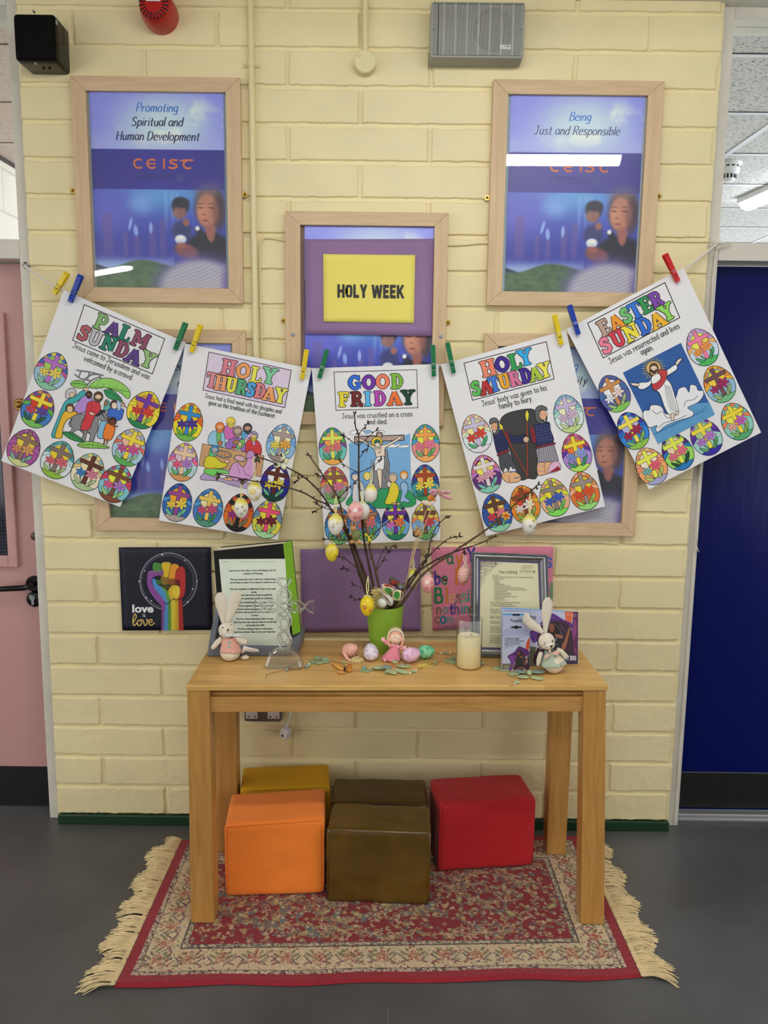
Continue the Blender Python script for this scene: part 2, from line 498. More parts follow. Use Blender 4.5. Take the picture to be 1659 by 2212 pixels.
 # single-line hand lettering: advance, strokes; baseline 0, x-height 50, capitals 78; ~ marks a smooth stroke
_G={'a':(52, ['~44 40,28 50,10 40,8 16,24 2,40 14', '44 48,44 14,50 2']), 'b':(52, ['10 80,10 2', '~10 30,26 48,44 36,44 14,26 1,10 10']), 'c':(46, ['~42 42,26 50,9 36,9 14,26 1,42 9']), 'd':(54, ['44 80,44 2', '~44 36,28 49,9 36,9 13,26 1,44 14']), 'e':(50, ['~9 28,42 30,38 46,24 50,9 36,9 14,26 1,43 8']), 'f':(36, ['~36 76,24 79,18 66,17 40,17 0', '4 46,34 46']), 'g':(52, ['~44 38,28 50,10 38,10 16,26 4,43 18', '~44 48,45 10,42 -18,26 -25,10 -18']), 'h':(52, ['10 80,10 0', '~10 30,26 48,42 38,43 0']), 'i':(20, ['10 48,10 0', '10 66,10 67']), 'j':(24, ['~14 48,14 0,10 -20,-4 -22', '14 66,14 67']), 'k':(46, ['10 80,10 0', '40 48,11 22,42 0']), 'l':(20, ['10 80,10 0']), 'm':(76, ['10 48,10 0', '~10 32,24 48,37 38,38 0', '~38 32,52 48,66 38,66 0']), 'n':(52, ['10 48,10 0', '~10 30,26 48,42 38,43 0']), 'o':(52, ['~26 50,9 38,9 12,26 1,44 12,44 38,26 50']), 'p':(52, ['10 48,10 -25', '~10 34,26 49,44 38,44 14,26 1,10 12']), 'q':(52, ['44 48,44 -25', '~44 34,28 49,10 38,10 14,26 1,44 12']), 'r':(40, ['10 48,10 0', '~10 28,22 46,38 46']), 's':(44, ['~38 42,24 50,10 42,16 29,34 21,38 8,22 0,6 7']), 't':(40, ['~20 70,19 14,26 1,36 3', '4 47,36 47']), 'u':(52, ['~10 48,10 14,24 1,42 14', '42 48,43 0']), 'v':(46, ['6 48,24 0,40 48']), 'w':(66, ['6 48,20 0,33 40,46 0,60 48']), 'x':(46, ['6 48,40 0', '40 48,6 0']), 'y':(48, ['8 48,26 6', '42 48,12 -25']), 'z':(46, ['8 47,40 47,8 1,42 1']), 'A':(66, ['4 0,32 78,60 0', '14 28,50 28']), 'B':(58, ['10 78,10 0', '~10 78,40 74,42 48,10 42', '~10 42,48 38,48 6,10 0']), 'C':(60, ['~54 66,34 78,10 56,10 22,32 0,54 10']), 'D':(66, ['10 78,10 0', '~10 78,44 72,58 40,42 6,10 0']), 'E':(56, ['50 78,10 78,10 0,52 0', '10 42,46 42']), 'F':(54, ['50 78,10 78,10 0', '10 42,44 42']), 'G':(66, ['~56 66,34 78,10 58,8 24,30 0,56 10,58 34', '38 34,60 34']), 'H':(66, ['10 78,10 0', '56 78,56 0', '10 42,56 42']), 'I':(30, ['15 78,15 0']), 'J':(56, ['10 78,54 78', '~36 78,36 16,24 0,6 12']), 'L':(52, ['10 78,10 0,48 0']), 'M':(76, ['8 0,18 78,38 20,58 78,68 0']), 'N':(66, ['10 0,10 78,56 0,56 78']), 'O':(70, ['~35 78,9 56,9 22,35 0,61 22,61 56,35 78']), 'P':(56, ['10 78,10 0', '~10 78,46 74,46 42,10 36']), 'R':(60, ['10 78,10 0', '~10 78,46 74,46 44,10 40', '26 40,54 0']), 'S':(56, ['~48 66,28 79,9 64,20 44,42 34,46 12,26 0,6 10']), 'T':(60, ['4 78,58 78', '31 78,31 0']), 'U':(64, ['~10 78,10 20,32 0,54 20,54 78']), 'V':(60, ['6 78,30 0,54 78']), 'W':(84, ['6 78,24 0,42 64,60 0,78 78']), 'Y':(58, ['6 78,30 40,54 78', '30 40,30 0']), ' ':(28, []), '.':(18, ['9 2,9 3']), ',':(18, ['10 6,6 -12']), "'":(16, ['8 80,8 62']), ';':(18, ['9 40,9 41', '10 6,6 -12']), '0':(52, ['~26 78,8 56,8 22,26 0,44 22,44 56,26 78']), '2':(52, ['~8 62,26 78,44 58,8 2', '8 1,46 1']), '3':(52, ['~8 70,28 78,42 60,22 42', '~22 42,46 34,40 4,6 6']), '-':(34, ['6 28,28 28']), ':':(18, ['9 40,9 41', '9 2,9 3']), }
GLYPH={}
for _k, (_a, _st)in _G.items():
 GLYPH[_k]=(_a, [(q.startswith('~'), [tuple(float(t)for t in p.split())for p in q.lstrip('~').split(',')])for q in _st])
def text_w(txt, gap=6):
 return sum(GLYPH.get(ch, (40, []))[0]+gap for ch in txt)
def hand(d, txt, x, y, size, col, w_=9, slant=0, align='c', gap=6, n=4, rot=0, cols=None, xs=1.0, vary=0):
 """letters of cap height 0.78*size*100/100 at baseline x, y; size = height of 100 units"""
 k=size/100.0
 tw=text_w(txt, gap)*k*xs
 ox={'c':-tw/2, 'l':0, 'r':-tw}[align]
 c_, s_=math.cos(rot), math.sin(rot)
 pen=0
 for i, ch in enumerate(txt):
  adv, sts=GLYPH.get(ch, (40, []))
  for sm, pts in sts:
   q=smooth_pts(pts, False, n)if sm else pts
   out=[]
   for gx, gy in q:
    u=ox+(pen+gx+slant*gy)*k*xs;v=-gy*k
    out.append((x+u*c_-v*s_, y+u*s_+v*c_))
   if len(out)==2 and(Vector(out[0])-Vector(out[1])).length<2*k:d.dot(out[0][0], out[0][1], w_*k*0.6, cols[i%len(cols)]if cols else col, n=8)
   elif vary:
    ws=[]
    for j in range(len(out)):
     a, b_=Vector(out[max(j-1, 0)]), Vector(out[min(j+1, len(out)-1)])
     dd=(b_-a);ang=abs(dd.y)/(dd.length+1e-9)
     ws.append(w_*k*(1-vary+vary*1.4*ang))
    d.stroke(out, ws, cols[i%len(cols)]if cols else col, cap=False)
   else:d.stroke(out, w_*k, cols[i%len(cols)]if cols else col)
  pen+=adv+gap
_TXT={}
def type_tris(txt, bold=0.0, sp=1.0):
 """printed letters: outline font turned into triangles (unit size)"""
 key=(txt, bold, sp)
 if key in _TXT:return _TXT[key]
 cu=bpy.data.curves.new('t', 'FONT')
 cu.body=txt;cu.offset=bold;cu.resolution_u=3;cu.space_character=sp
 cu.fill_mode='FRONT' if hasattr(cu, 'fill_mode')else cu.fill_mode
 o=bpy.data.objects.new('t', cu)
 COL.objects.link(o)
 dg=bpy.context.evaluated_depsgraph_get()
 me=bpy.data.meshes.new_from_object(o.evaluated_get(dg))
 vs=[(v.co.x, v.co.y)for v in me.vertices]
 fs=[tuple(p.vertices)for p in me.polygons]
 bpy.data.objects.remove(o);bpy.data.curves.remove(cu);bpy.data.meshes.remove(me)
 wd=max([v[0]for v in vs]or[0])
 _TXT[key]=(vs, fs, wd)
 return _TXT[key]
def typed(d, txt, x, y, size, col, align='l', bold=0.0, xs=1.0, rot=0, sp=1.0, fit=None):
 vs, fs, wd=type_tris(txt, bold, sp)
 if fit:xs=fit/(wd*size)
 c_, s_=math.cos(rot), math.sin(rot)
 ox={'l':0, 'c':-wd/2, 'r':-wd}[align]
 d.lay+=6e-6
 P=[]
 for a, b_ in vs:
  u, v=(a+ox)*size*xs, -b_*size
  P.append(d._p((x+u*c_-v*s_, y+u*s_+v*c_)))
 d.mb.add(P, [f[::-1]for f in fs], col=lin(col))
 # -- setting
CEIL=2.754
XL, XR=-1.166, 1.036
M_cream=mat('cream_gloss_paint', (235, 221, 175), rough=0.42, bmp=(230, 0.5, 0.0018), var=(5, 0.05))
M_white=mat('white_gloss_paint', (214, 210, 200), rough=0.35, bmp=(14, 0.12, 0.003), var=(9, 0.07))
M_pale=mat('pale_plaster', (226, 224, 216), rough=0.7)
def block_pier():
 p, z0=0.11194, 2.7173
 rows=[z0-p*k for k in range(-1, 25)]
 xa, xb=at(621.2, 150).x, at(778.5, 240).x
 A=[xa+0.45*k for k in range(-4, 5)]
 B=[xb+0.45*k for k in range(-5, 5)]
 def axis(lo, hi, joints, coarse, fine, reach):
  pts={lo, hi}
  v=lo
  while v<hi:
   pts.add(round(v, 5));v+=coarse
  for j in joints:
   for k in np.arange(-reach, reach+1e-6, fine):
    if lo<j+k<hi:pts.add(round(j+k, 5))
  pts=sorted(pts)
  out=[pts[0]]
  for q in pts[1:]:
   if q-out[-1]>fine*0.6:out.append(q)
  out[-1]=hi
  return np.array(out)
 xs=axis(XL, XR, [j for j in A+B], 0.006, 0.0022, 0.015)
 zs=axis(0.0, CEIL, rows, 0.0065, 0.0016, 0.014)[::-1]
 X, Z=np.meshgrid(xs, zs)
 wob=(fbm(X*26, Z*26, 3, 3)-0.5)
 wob2=(fbm(X*110, Z*110, 9, 3)-0.5)
 # bed joints
 k=np.round((z0+0.0-Z)/p)
 dz=(z0-k*p)-Z
 dzb=np.abs(dz+wob*0.004)*1000
 hb=1-sstep(5.5, 8.6, dzb+wob2*5)
 # upright joints by course
 course=np.floor((z0-Z)/p).astype(int)
 isA=(course%2==1)
 def near(J):
  d=np.full(X.shape, 9e9)
  for j in J:d=np.minimum(d, np.abs(X-j+wob*0.006))
  return d*1000
 dv=np.where(isA, near(A), near(B))
 hv=(1-sstep(5.2, 8.2, dv+wob2*5))*(0.55+0.5*vnoise(X*3+7, course*1.7, 4))
 depth=0.0100
 h=-depth*np.maximum(hb, np.clip(hv, 0, 1))
 low=np.clip((1.35-Z)/1.2, 0.25, 1)
 tilt=(vnoise(np.floor(X/0.45)+0.5, course+0.5, 12)-0.5)*0.0016
 h=h+tilt+(fbm(X*60, Z*60, 21, 3)-0.5)*0.0030*low+(fbm(X*190, Z*190, 31, 2)-0.5)*0.0022*low
 # chipped block edges at the two ends of the pier
 e=np.minimum(X-XL, XR-X)
 h=h-0.006*(1-sstep(0.0, 0.007, e+wob2*0.006))
 P=np.stack([X, -h*1.0, Z], -1)
 P[..., 1]=-h
 o=grid_obj('wall_back', P, None, M_cream)
 tag(o, kind='structure')
 mb=MB()
 mb.box((XL+0.002, 0.0085, 0), (XR-0.002, 0.24, CEIL))
 attach(mb.build('pier_core', M_cream), o)
 return o
block_pier()
# floor with faint cloudy wear
def floor_mat():
 m, nt, b=new_mat('grey_vinyl_floor')
 tc=sock(nt, 'ShaderNodeTexCoord')
 n1=sock(nt, 'ShaderNodeTexNoise', Scale=1.6, Detail=6, Roughness=0.6)
 nt.links.new(tc.outputs['Object'], n1 .inputs['Vector'])
 cr=nt.nodes.new('ShaderNodeValToRGB')
 el=cr.color_ramp.elements
 el[0].position=0.3;el[0].color=(*lin((70, 71, 73)), 1)
 el[1].position=0.7;el[1].color=(*lin((96, 98, 103)), 1)
 e2=el.new(0.5);e2 .color=(*lin((86, 86, 86)), 1)
 nt.links.new(n1 .outputs[0], cr.inputs[0])
 n2=sock(nt, 'ShaderNodeTexNoise', Scale=260, Detail=2)
 nt.links.new(tc.outputs['Object'], n2 .inputs['Vector'])
 mx=sock(nt, 'ShaderNodeMix', data_type='RGBA', blend_type='OVERLAY');mx.inputs['Factor'].default_value=0.22
 nt.links.new(cr.outputs[0], mx.inputs['A']);nt.links.new(n2 .outputs[0], mx.inputs['B'])
 nt.links.new(mx.outputs['Result'], b.inputs['Base Color'])
 b.inputs['Roughness'].default_value=0.38
 b.inputs['Specular IOR Level'].default_value=0.4
 bump(nt, b, 90, 0.05, 0.001)
 return m
M_floor=floor_mat()
mb=MB();mb.box((-4.5, -7.5, -0.1), (4.5, 0.30, 0));tag(mb.build('floor', M_floor), kind='structure')
M_seam=mat('floor_weld', (96, 97, 100), rough=0.5)
mb=MB();a, b_=atz(838, 2135), atz(843, 2212)
d=(b_-a);b2=a+d*4
mb.box((a.x-0.0022, b2 .y, 0), (a.x+0.0022, -0.86, 0.0006))
tag(mb.build('trim_1', M_seam), kind='structure')
# ceiling of the hall with mineral tiles
def tile_mat(name, c1, c2):
 m, nt, b=new_mat(name)
 tc=sock(nt, 'ShaderNodeTexCoord')
 mp=sock(nt, 'ShaderNodeMapping');mp.inputs['Scale'].default_value=(1, 2.2, 1);mp.inputs['Rotation'].default_value=(0, 0, 0.5)
 nt.links.new(tc.outputs['Object'], mp.inputs[0])
 nz=sock(nt, 'ShaderNodeTexNoise', Scale=62, Detail=2, Roughness=0.5)
 nt.links.new(mp.outputs[0], nz.inputs['Vector'])
 cr=nt.nodes.new('ShaderNodeValToRGB')
 cr.color_ramp.elements[0].position=0.36;cr.color_ramp.elements[0].color=(*lin(c2), 1)
 cr.color_ramp.elements[1].position=0.44;cr.color_ramp.elements[1].color=(*lin(c1), 1)
 nt.links.new(nz.outputs[0], cr.inputs[0]);nt.links.new(cr.outputs[0], b.inputs['Base Color'])
 b.inputs['Roughness'].default_value=0.9
 return m
M_tile=tile_mat('grey_ceiling_tile', (206, 207, 206), (120, 122, 122))
M_tileb=tile_mat('beige_ceiling_tile', (218, 205, 196), (190, 172, 162))
M_tee=mat('white_ceiling_grid', (222, 228, 238), rough=0.4)
M_dark=mat('dark_gap', (20, 19, 18), rough=0.8)
mb=MB();mb.box((-4.5, -7.5, CEIL), (4.5, 0.24, CEIL+0.1));tag(mb.build('ceiling', mat('ceiling_paint', (222, 220, 210), rough=0.8)), kind='structure')
for nm, lo, hi in(('wall_left', (-4.6, -7.5, 0), (-4.5, 0.3, CEIL)), ('wall_right', (4.5, -7.5, 0), (4.6, 0.3, CEIL)), ('wall_front', (-4.5, -7.6, 0), (4.5, -7.5, CEIL))):
 mb=MB();mb.box(lo, hi);tag(mb.build(nm, M_pale), kind='structure')
 # skirting
mb=MB();M_green=mat('dark_green_gloss', (26, 58, 34), rough=0.35, bmp=(60, 0.1, 0.001))
mb.box((XL+0.006, -0.012, 0), (XR-0.004, 0.012, 0.036));tag(mb.build('baseboard_back', M_green, bevel=0.003), kind='structure')
# -- frames of the two doorways
def frame_strip(name, x0, x1, z0, z1, y0=0.03, y1=0.16):
 mb=MB();mb.box((x0, y0, z0), (x1, y1, z1))
 return tag(mb.build(name, M_white, bevel=0.003), kind='structure')
HEAD0, HEAD1=1.966, 2.028
frame_strip('trim_2', -1.207, XL+0.01, 0.0, CEIL)
frame_strip('trim_3', XR-0.01, 1.079, 0.0, CEIL)
frame_strip('trim_4', -2.3, -1.207, HEAD0, HEAD1)
frame_strip('trim_5', 1.079, 2.3, HEAD0+0.02, HEAD1+0.016)
frame_strip('trim_6', 1.079, 2.3, 2.72, CEIL, 0.03, 0.14)
frame_strip('trim_7', -2.3, -1.207, 2.735, CEIL, 0.03, 0.14)
mb=MB();q=at(1505, 1300, 0.028)
mb.box((XR+0.026, 0.022, 0.012), (XR+0.036, 0.032, 2.0));tag(mb.build('trim_8', M_white, bevel=0.002), kind='structure')
# panes above the doors
M_pane=glass_pane_mat('clear_window_glass', (0.96, 0.97, 0.97), rough=0.01)
mb=MB();mb.box((-2.3, 0.09, HEAD1), (-1.207, 0.094, 2.735));tag(mb.build('window_1', M_pane), kind='structure')
mb=MB();mb.box((1.079, 0.09, HEAD1+0.016), (2.3, 0.094, 2.72));tag(mb.build('window_2', M_pane), kind='structure')
# -- pink door on the left
M_pink=mat('pink_gloss_door_paint', (198, 151, 149), rough=0.38, bmp=(9, 0.08, 0.004))
M_black=mat('black_kick_plate', (14, 14, 15), rough=0.45)
M_blackgl=mat('black_lacquer', (12, 12, 13), rough=0.18)
M_steel=mat('brushed_steel', (170, 172, 176), rough=0.3, metal=0.9)
M_brass=mat('old_brass', (150, 116, 62), rough=0.32, metal=0.85)
M_brassb=mat('bright_brass', (214, 176, 92), rough=0.25, metal=0.9)
DY=0.11
door=MB();door.box((-2.15, DY, 0.006), (-1.212, DY+0.045, HEAD0-0.004))
door1=tag(door.build('door_1', M_pink, bevel=0.002), kind='structure')
mb=MB();mb.box((-2.15, DY-0.003, 0.008), (-1.2145, DY, at(50, 1655, DY).z));attach(mb.build('kick_plate', M_black), door1)
# glazed panel with moulding
gx, gz0=at(17, 1150, DY).x, at(10, 1199, DY).z
ox, oz0=at(38, 1190, DY).x, at(20, 1221, DY).z
mb=MB()
mb.box((gx, DY-0.012, oz0), (ox, DY, 1.80))
mb.box((-2.10, DY-0.012, oz0), (gx, DY, gz0))
mb.box((ox-0.004, DY-0.016, oz0-0.002), (ox+0.004, DY, 1.80))
mb.box((-2.10, DY-0.016, oz0-0.004), (ox+0.004, DY, oz0+0.004))
attach(mb.build('glazing_bead', M_pink, bevel=0.003), door1)
mb=MB();mb.box((-2.1, DY-0.004, gz0), (gx, DY-0.001, 1.78))
attach(mb.build('wired_glass', mat('dark_wired_glass', (14, 18, 40), rough=0.08)), door1)
mb=MB()
z=gz0+0.006
while z<1.78:mb.box((-2.1, DY-0.0055, z), (gx, DY-0.0042, z+0.0007));z+=0.0125
x=gx-0.006
while x>-1.7:mb.box((x, DY-0.0055, gz0), (x+0.0007, DY-0.0042, 1.78));x-=0.0125
attach(mb.build('wire_mesh', mat('grey_wire', (92, 94, 104), rough=0.4, metal=0.5)), door1)
def disc(mb, px, py, r, y0, y1, n=28, **k):
 c=at(px, py, y0)
 M=Matrix.Translation((c.x, 0, c.z))@Matrix.Rotation(PI/2, 4, 'X')
 mb.lathe([(0.0001, -y0), (r*0.86, -y0), (r, -y0-(y1-y0)*0.35), (r, -y1)], M=M, n=n, **k)
 return c
h=MB();c=disc(h, 71, 1262, 0.0285, DY-0.014, DY);c2=at(-22, 1275, DY-0.06)
h.tube([(c.x, DY-0.01, c.z), (c.x, DY-0.05, c.z), (c.x-0.012, DY-0.06, c.z-0.002), (c2 .x, DY-0.06, c2 .z+0.002)], [0.0105, 0.0105, 0.0105, 0.0095], n=12)
attach(h.build('door_handle', M_blackgl, smooth=True, angle=50), door1)
h=MB();c=disc(h, 73, 1295, 0.0285, DY-0.012, DY)
lk=attach(h.build('lock_escutcheon', M_blackgl, smooth=True, angle=50), door1)
h=MB();h.tube([(c.x-0.002, DY-0.013, c.z+0.007), (c.x-0.002, DY-0.020, c.z+0.007)], 0.0088, n=16)
h.box((c.x-0.0065, DY-0.0185, c.z-0.018), (c.x+0.0025, DY-0.012, c.z+0.004))
h.box((c.x-0.003, DY-0.0205, c.z+0.003), (c.x-0.001, DY-0.0199, c.z+0.011), mi=1)
attach(h.build('lock_cylinder', [M_steel, M_black]), lk)
h=MB();c=disc(h, 41, 874, 0.021, DY-0.010, DY);h.ball((c.x, DY-0.012, c.z), (0.0125, 0.008, 0.0125))
attach(h.build('latch_knob', M_brass, smooth=True, angle=50), door1)
h=MB();disc(h, 74, 1159, 0.0145, DY-0.006, DY);attach(h.build('brown_plug', mat('brown_plug', (84, 58, 44), rough=0.4), smooth=True, angle=50), door1)
# -- blue door on the right
def blue_mat():
 m, nt, b=new_mat('navy_gloss_door_paint')
 b.inputs['Base Color'].default_value=(*lin((2, 14, 88)), 1)
 b.inputs['Roughness'].default_value=0.22;b.inputs['Specular IOR Level'].default_value=0.22
 tc=sock(nt, 'ShaderNodeTexCoord')
 mp=sock(nt, 'ShaderNodeMapping');mp.inputs['Scale'].default_value=(1, 1, 0.05)
 nt.links.new(tc.outputs['Object'], mp.inputs[0])
 nz=sock(nt, 'ShaderNodeTexNoise', Scale=70, Detail=4);nt.links.new(mp.outputs[0], nz.inputs['Vector'])
 n2=sock(nt, 'ShaderNodeTexNoise', Scale=3.5, Detail=2);nt.links.new(tc.outputs['Object'], n2 .inputs['Vector'])
 ad=sock(nt, 'ShaderNodeMath', operation='MULTIPLY_ADD');ad.inputs[1].default_value=0.12
 nt.links.new(nz.outputs[0], ad.inputs[0]);nt.links.new(n2 .outputs[0], ad.inputs[2])
 bp=sock(nt, 'ShaderNodeBump', Strength=0.25, Distance=0.01);nt.links.new(ad.outputs[0], bp.inputs['Height'])
 nt.links.new(bp.outputs[0], b.inputs['Normal'])
 return m
M_blue=blue_mat()
d2=MB();d2 .box((1.084, DY, 0.022), (2.1, DY+0.045, HEAD0+0.014))
door2=tag(d2 .build('door_2', M_blue, bevel=0.002), kind='structure')
mb=MB();mb.box((1.086, DY-0.002, 0.03), (2.1, DY, at(1600, 1669, DY).z));attach(mb.build('kick_plate', M_black), door2)
mb=MB();mb.box((1.086, DY-0.0024, at(1600, 1669, DY).z-0.001), (2.1, DY, at(1600, 1669, DY).z+0.0015));attach(mb.build('plate_edge', M_steel), door2)
mb=MB();mb.box((1.079, 0.06, 0), (2.1, 0.17, 0.012));mb.box((1.079, 0.075, 0.012), (2.1, 0.1, 0.022))
tag(mb.build('trim_9', mat('aluminium_threshold', (186, 188, 190), rough=0.35, metal=0.7), bevel=0.002), kind='structure')
# -- rooms seen through the panes
mb=MB();mb.box((-4.5, 0.24, CEIL), (-0.6, 7.5, CEIL+0.05));tag(mb.build('ceiling_left', M_tileb), kind='structure')
mb=MB();mb.box((0.6, 0.24, CEIL), (6.5, 9.5, CEIL+0.05));tag(mb.build('ceiling_right', M_tile), kind='structure')
tee=MB();dk=MB()
ty=-DIST+2.578*(CEIL-EYE)
for k in range(0, 15):
 y=ty+0.6*k
 tee.box((0.6, y-0.012, CEIL-0.004), (6.5, y+0.012, CEIL))
 dk.box((0.6, y-0.016, CEIL-0.002), (6.5, y-0.0125, CEIL))
tx=atz(1659, 272, CEIL)
for k in range(-2, 5):
 x=tx.x+1.2*k
 if x>0.62:tee.box((x-0.014, 0.24, CEIL-0.0035), (x+0.014, 9.5, CEIL))
tag(tee.build('trim_10', M_tee), kind='structure')
tag(dk.build('trim_11', mat('ceiling_gap', (70, 72, 74), rough=0.8)), kind='structure')
tee=MB()
for py in(95, 220, 308):
 y=atz(15, py, CEIL).y
 tee.box((-4.5, y-0.004, CEIL-0.002), (-0.6, y+0.004, CEIL))
tag(tee.build('trim_12', mat('brown_tile_gap', (104, 84, 76), rough=0.8)), kind='structure')
# white painted block wall of the left room, running away from us
def side_wall():
 x=-2.06
 m, nt, b=new_mat('white_painted_blocks')
 tc=sock(nt, 'ShaderNodeTexCoord')
 sp=sock(nt, 'ShaderNodeSeparateXYZ');cb=sock(nt, 'ShaderNodeCombineXYZ')
 nt.links.new(tc.outputs['Object'], sp.inputs[0]);nt.links.new(sp.outputs['Y'], cb.inputs['X']);nt.links.new(sp.outputs['Z'], cb.inputs['Y'])
 br=sock(nt, 'ShaderNodeTexBrick', Scale=1.0)
 br.inputs['Brick Width'].default_value=0.45;br.inputs['Row Height'].default_value=0.225
 br.inputs['Mortar Size'].default_value=0.006;br.inputs['Mortar Smooth'].default_value=0.6
 nt.links.new(cb.outputs[0], br.inputs['Vector'])
 inv=sock(nt, 'ShaderNodeMath', operation='SUBTRACT');inv.inputs[0].default_value=1
 nt.links.new(br.outputs['Fac'], inv.inputs[1])
 bp=sock(nt, 'ShaderNodeBump', Strength=0.9, Distance=0.006);nt.links.new(inv.outputs[0], bp.inputs['Height'])
 nt.links.new(bp.outputs[0], b.inputs['Normal'])
 b.inputs['Base Color'].default_value=(*lin((240, 236, 226)), 1);b.inputs['Roughness'].default_value=0.6
 mb=MB();mb.box((x-0.1, 0.24, 0), (x, 7.5, CEIL));tag(mb.build('wall_far_left', m), kind='structure')
 mb=MB();mb.box((x, 0.24, CEIL-0.018), (x+0.012, 7.5, CEIL));tag(mb.build('trim_13', mat('dark_cable_trim', (60, 50, 48), rough=0.6)), kind='structure')
side_wall()
mb=MB();mb.box((0.6, 9.5, 0), (6.5, 9.6, CEIL));tag(mb.build('wall_far_right', M_pale), kind='structure')
mb=MB();mb.box((-4.5, 7.5, 0), (-0.6, 7.6, CEIL));tag(mb.build('wall_far', M_pale), kind='structure')
mb=MB();mb.box((-4.5, 0.3, -0.1), (6.5, 9.5, 0));tag(mb.build('floor_beyond', mat('pale_vinyl_floor', (196, 192, 184), rough=0.5)), kind='structure')
# -- lamps
def tube_mat(name, strength, col=(1.0, 0.98, 0.94)):
 m=bpy.data.materials.new(name);m.use_nodes=True
 nt=m.node_tree;nt.nodes.remove(nt.nodes['Principled BSDF'])
 e=sock(nt, 'ShaderNodeEmission');e.inputs[0].default_value=(*col, 1);e.inputs[1].default_value=strength
 nt.links.new(e.outputs[0], nt.nodes['Material Output'].inputs[0])
 return m
M_tube=tube_mat('lit_diffuser', LAMP_POWER)
M_tube2=tube_mat('lit_diffuser_beyond', 30.0, (0.93, 0.97, 1.0))
M_case=mat('white_lamp_case', (228, 230, 232), rough=0.4)
def batten(c, length, ang, label, m=M_tube, w_=0.10, group=None):
 """surface lamp: case on the ceiling, lit diffuser below"""
 t=thing('ceiling_light', label, 'ceiling light', (c[0], c[1], CEIL), group)
 M=Matrix.Translation((c[0], c[1], 0))@Matrix.Rotation(ang, 4, 'Z')
 mb=MB();mb.box((-length/2, -w_/2, CEIL-0.035), (length/2, w_/2, CEIL-0.001), M=M);mb.build('case', M_case, t, bevel=0.004)
 mb=MB()
 rings=[]
 for x in(-length/2+0.02, length/2-0.02):
  rings.append([M@Vector((x, w_/2*0.9*math.cos(a), CEIL-0.034-0.042*math.sin(a)))for a in[PI*i/10 for i in range(11)]])
 mb.loft(rings, caps=True, closed=True);mb.build('diffuser', m, t)
 return t
batten((0.42, -1.60), 1.5, 0.03, 'long lit ceiling light close above and behind the viewer, right of centre', group='lit ceiling lights of the hall')
batten((-3.06, -5.92), 1.5, 0.74, 'slanting lit ceiling light far behind the viewer on the left', group='lit ceiling lights of the hall')
batten((-3.7, -1.1), 1.2, 0.03, 'lit ceiling light behind the viewer, far left', group='lit ceiling lights of the hall')
batten((3.8, -1.1), 1.2, 0.03, 'lit ceiling light behind the viewer, far right', group='lit ceiling lights of the hall')
batten((-0.15, -3.3), 1.2, 0.03, 'lit ceiling light behind the viewer near the middle', group='lit ceiling lights of the hall')
# lamp seen through the pane above the blue door
p0, p1=atz(1612, 447, CEIL-0.05), atz(1700, 410, CEIL-0.05)
dv=(p1-p0);an=math.atan2(dv.y, dv.x)
ln=1.5
cc=p0+dv.normalized()*ln/2
batten(cc, ln, an, 'white lit ceiling light seen through the pane above the blue door', M_tube2, 0.13)
batten((-1.2, 3.2), 1.5, PI/2, 'lit ceiling light of the left room', M_tube2)
batten((4.9, 2.2), 1.2, 0.2, 'lit ceiling light of the right room', M_tube2)
# smoke detector beyond the right pane
def smoke_detector():
 c=atz(1576, 352, CEIL);
 t=thing('smoke_detector', 'round white smoke detector on the tiled ceiling beyond the pane above the blue door', 'smoke detector', (c.x, c.y, CEIL))
 M=Matrix.Translation((c.x, c.y, CEIL))
 mb=MB();mb.lathe([(0.062, 0), (0.062, -0.012), (0.052, -0.016), (0.052, -0.05), (0.046, -0.056), (0.0001, -0.056)], M=M, n=32);mb.build('body', M_case, t, smooth=True, angle=40)
 mb=MB();mb.lathe([(0.038, -0.052), (0.034, -0.085), (0.026, -0.092), (0.0001, -0.093)], M=M, n=24);mb.build('sensor_cap', M_case, t, smooth=True, angle=40)
 mb=MB()
 for i in range(12):
  a=2*PI*i/12
  mb.box((0.0345, -0.005, -0.08), (0.0385, 0.005, -0.06), M=M@Matrix.Rotation(a, 4, 'Z'))
  mb.box((0.0515, -0.008, -0.026), (0.0528, 0.008, -0.019), M=M@Matrix.Rotation(a, 4, 'Z'))
 mb.build('vent_slot', M_dark, t)
smoke_detector()
# -- fittings on the wall
M_conduit=mat('cream_conduit', (226, 214, 168), rough=0.4)
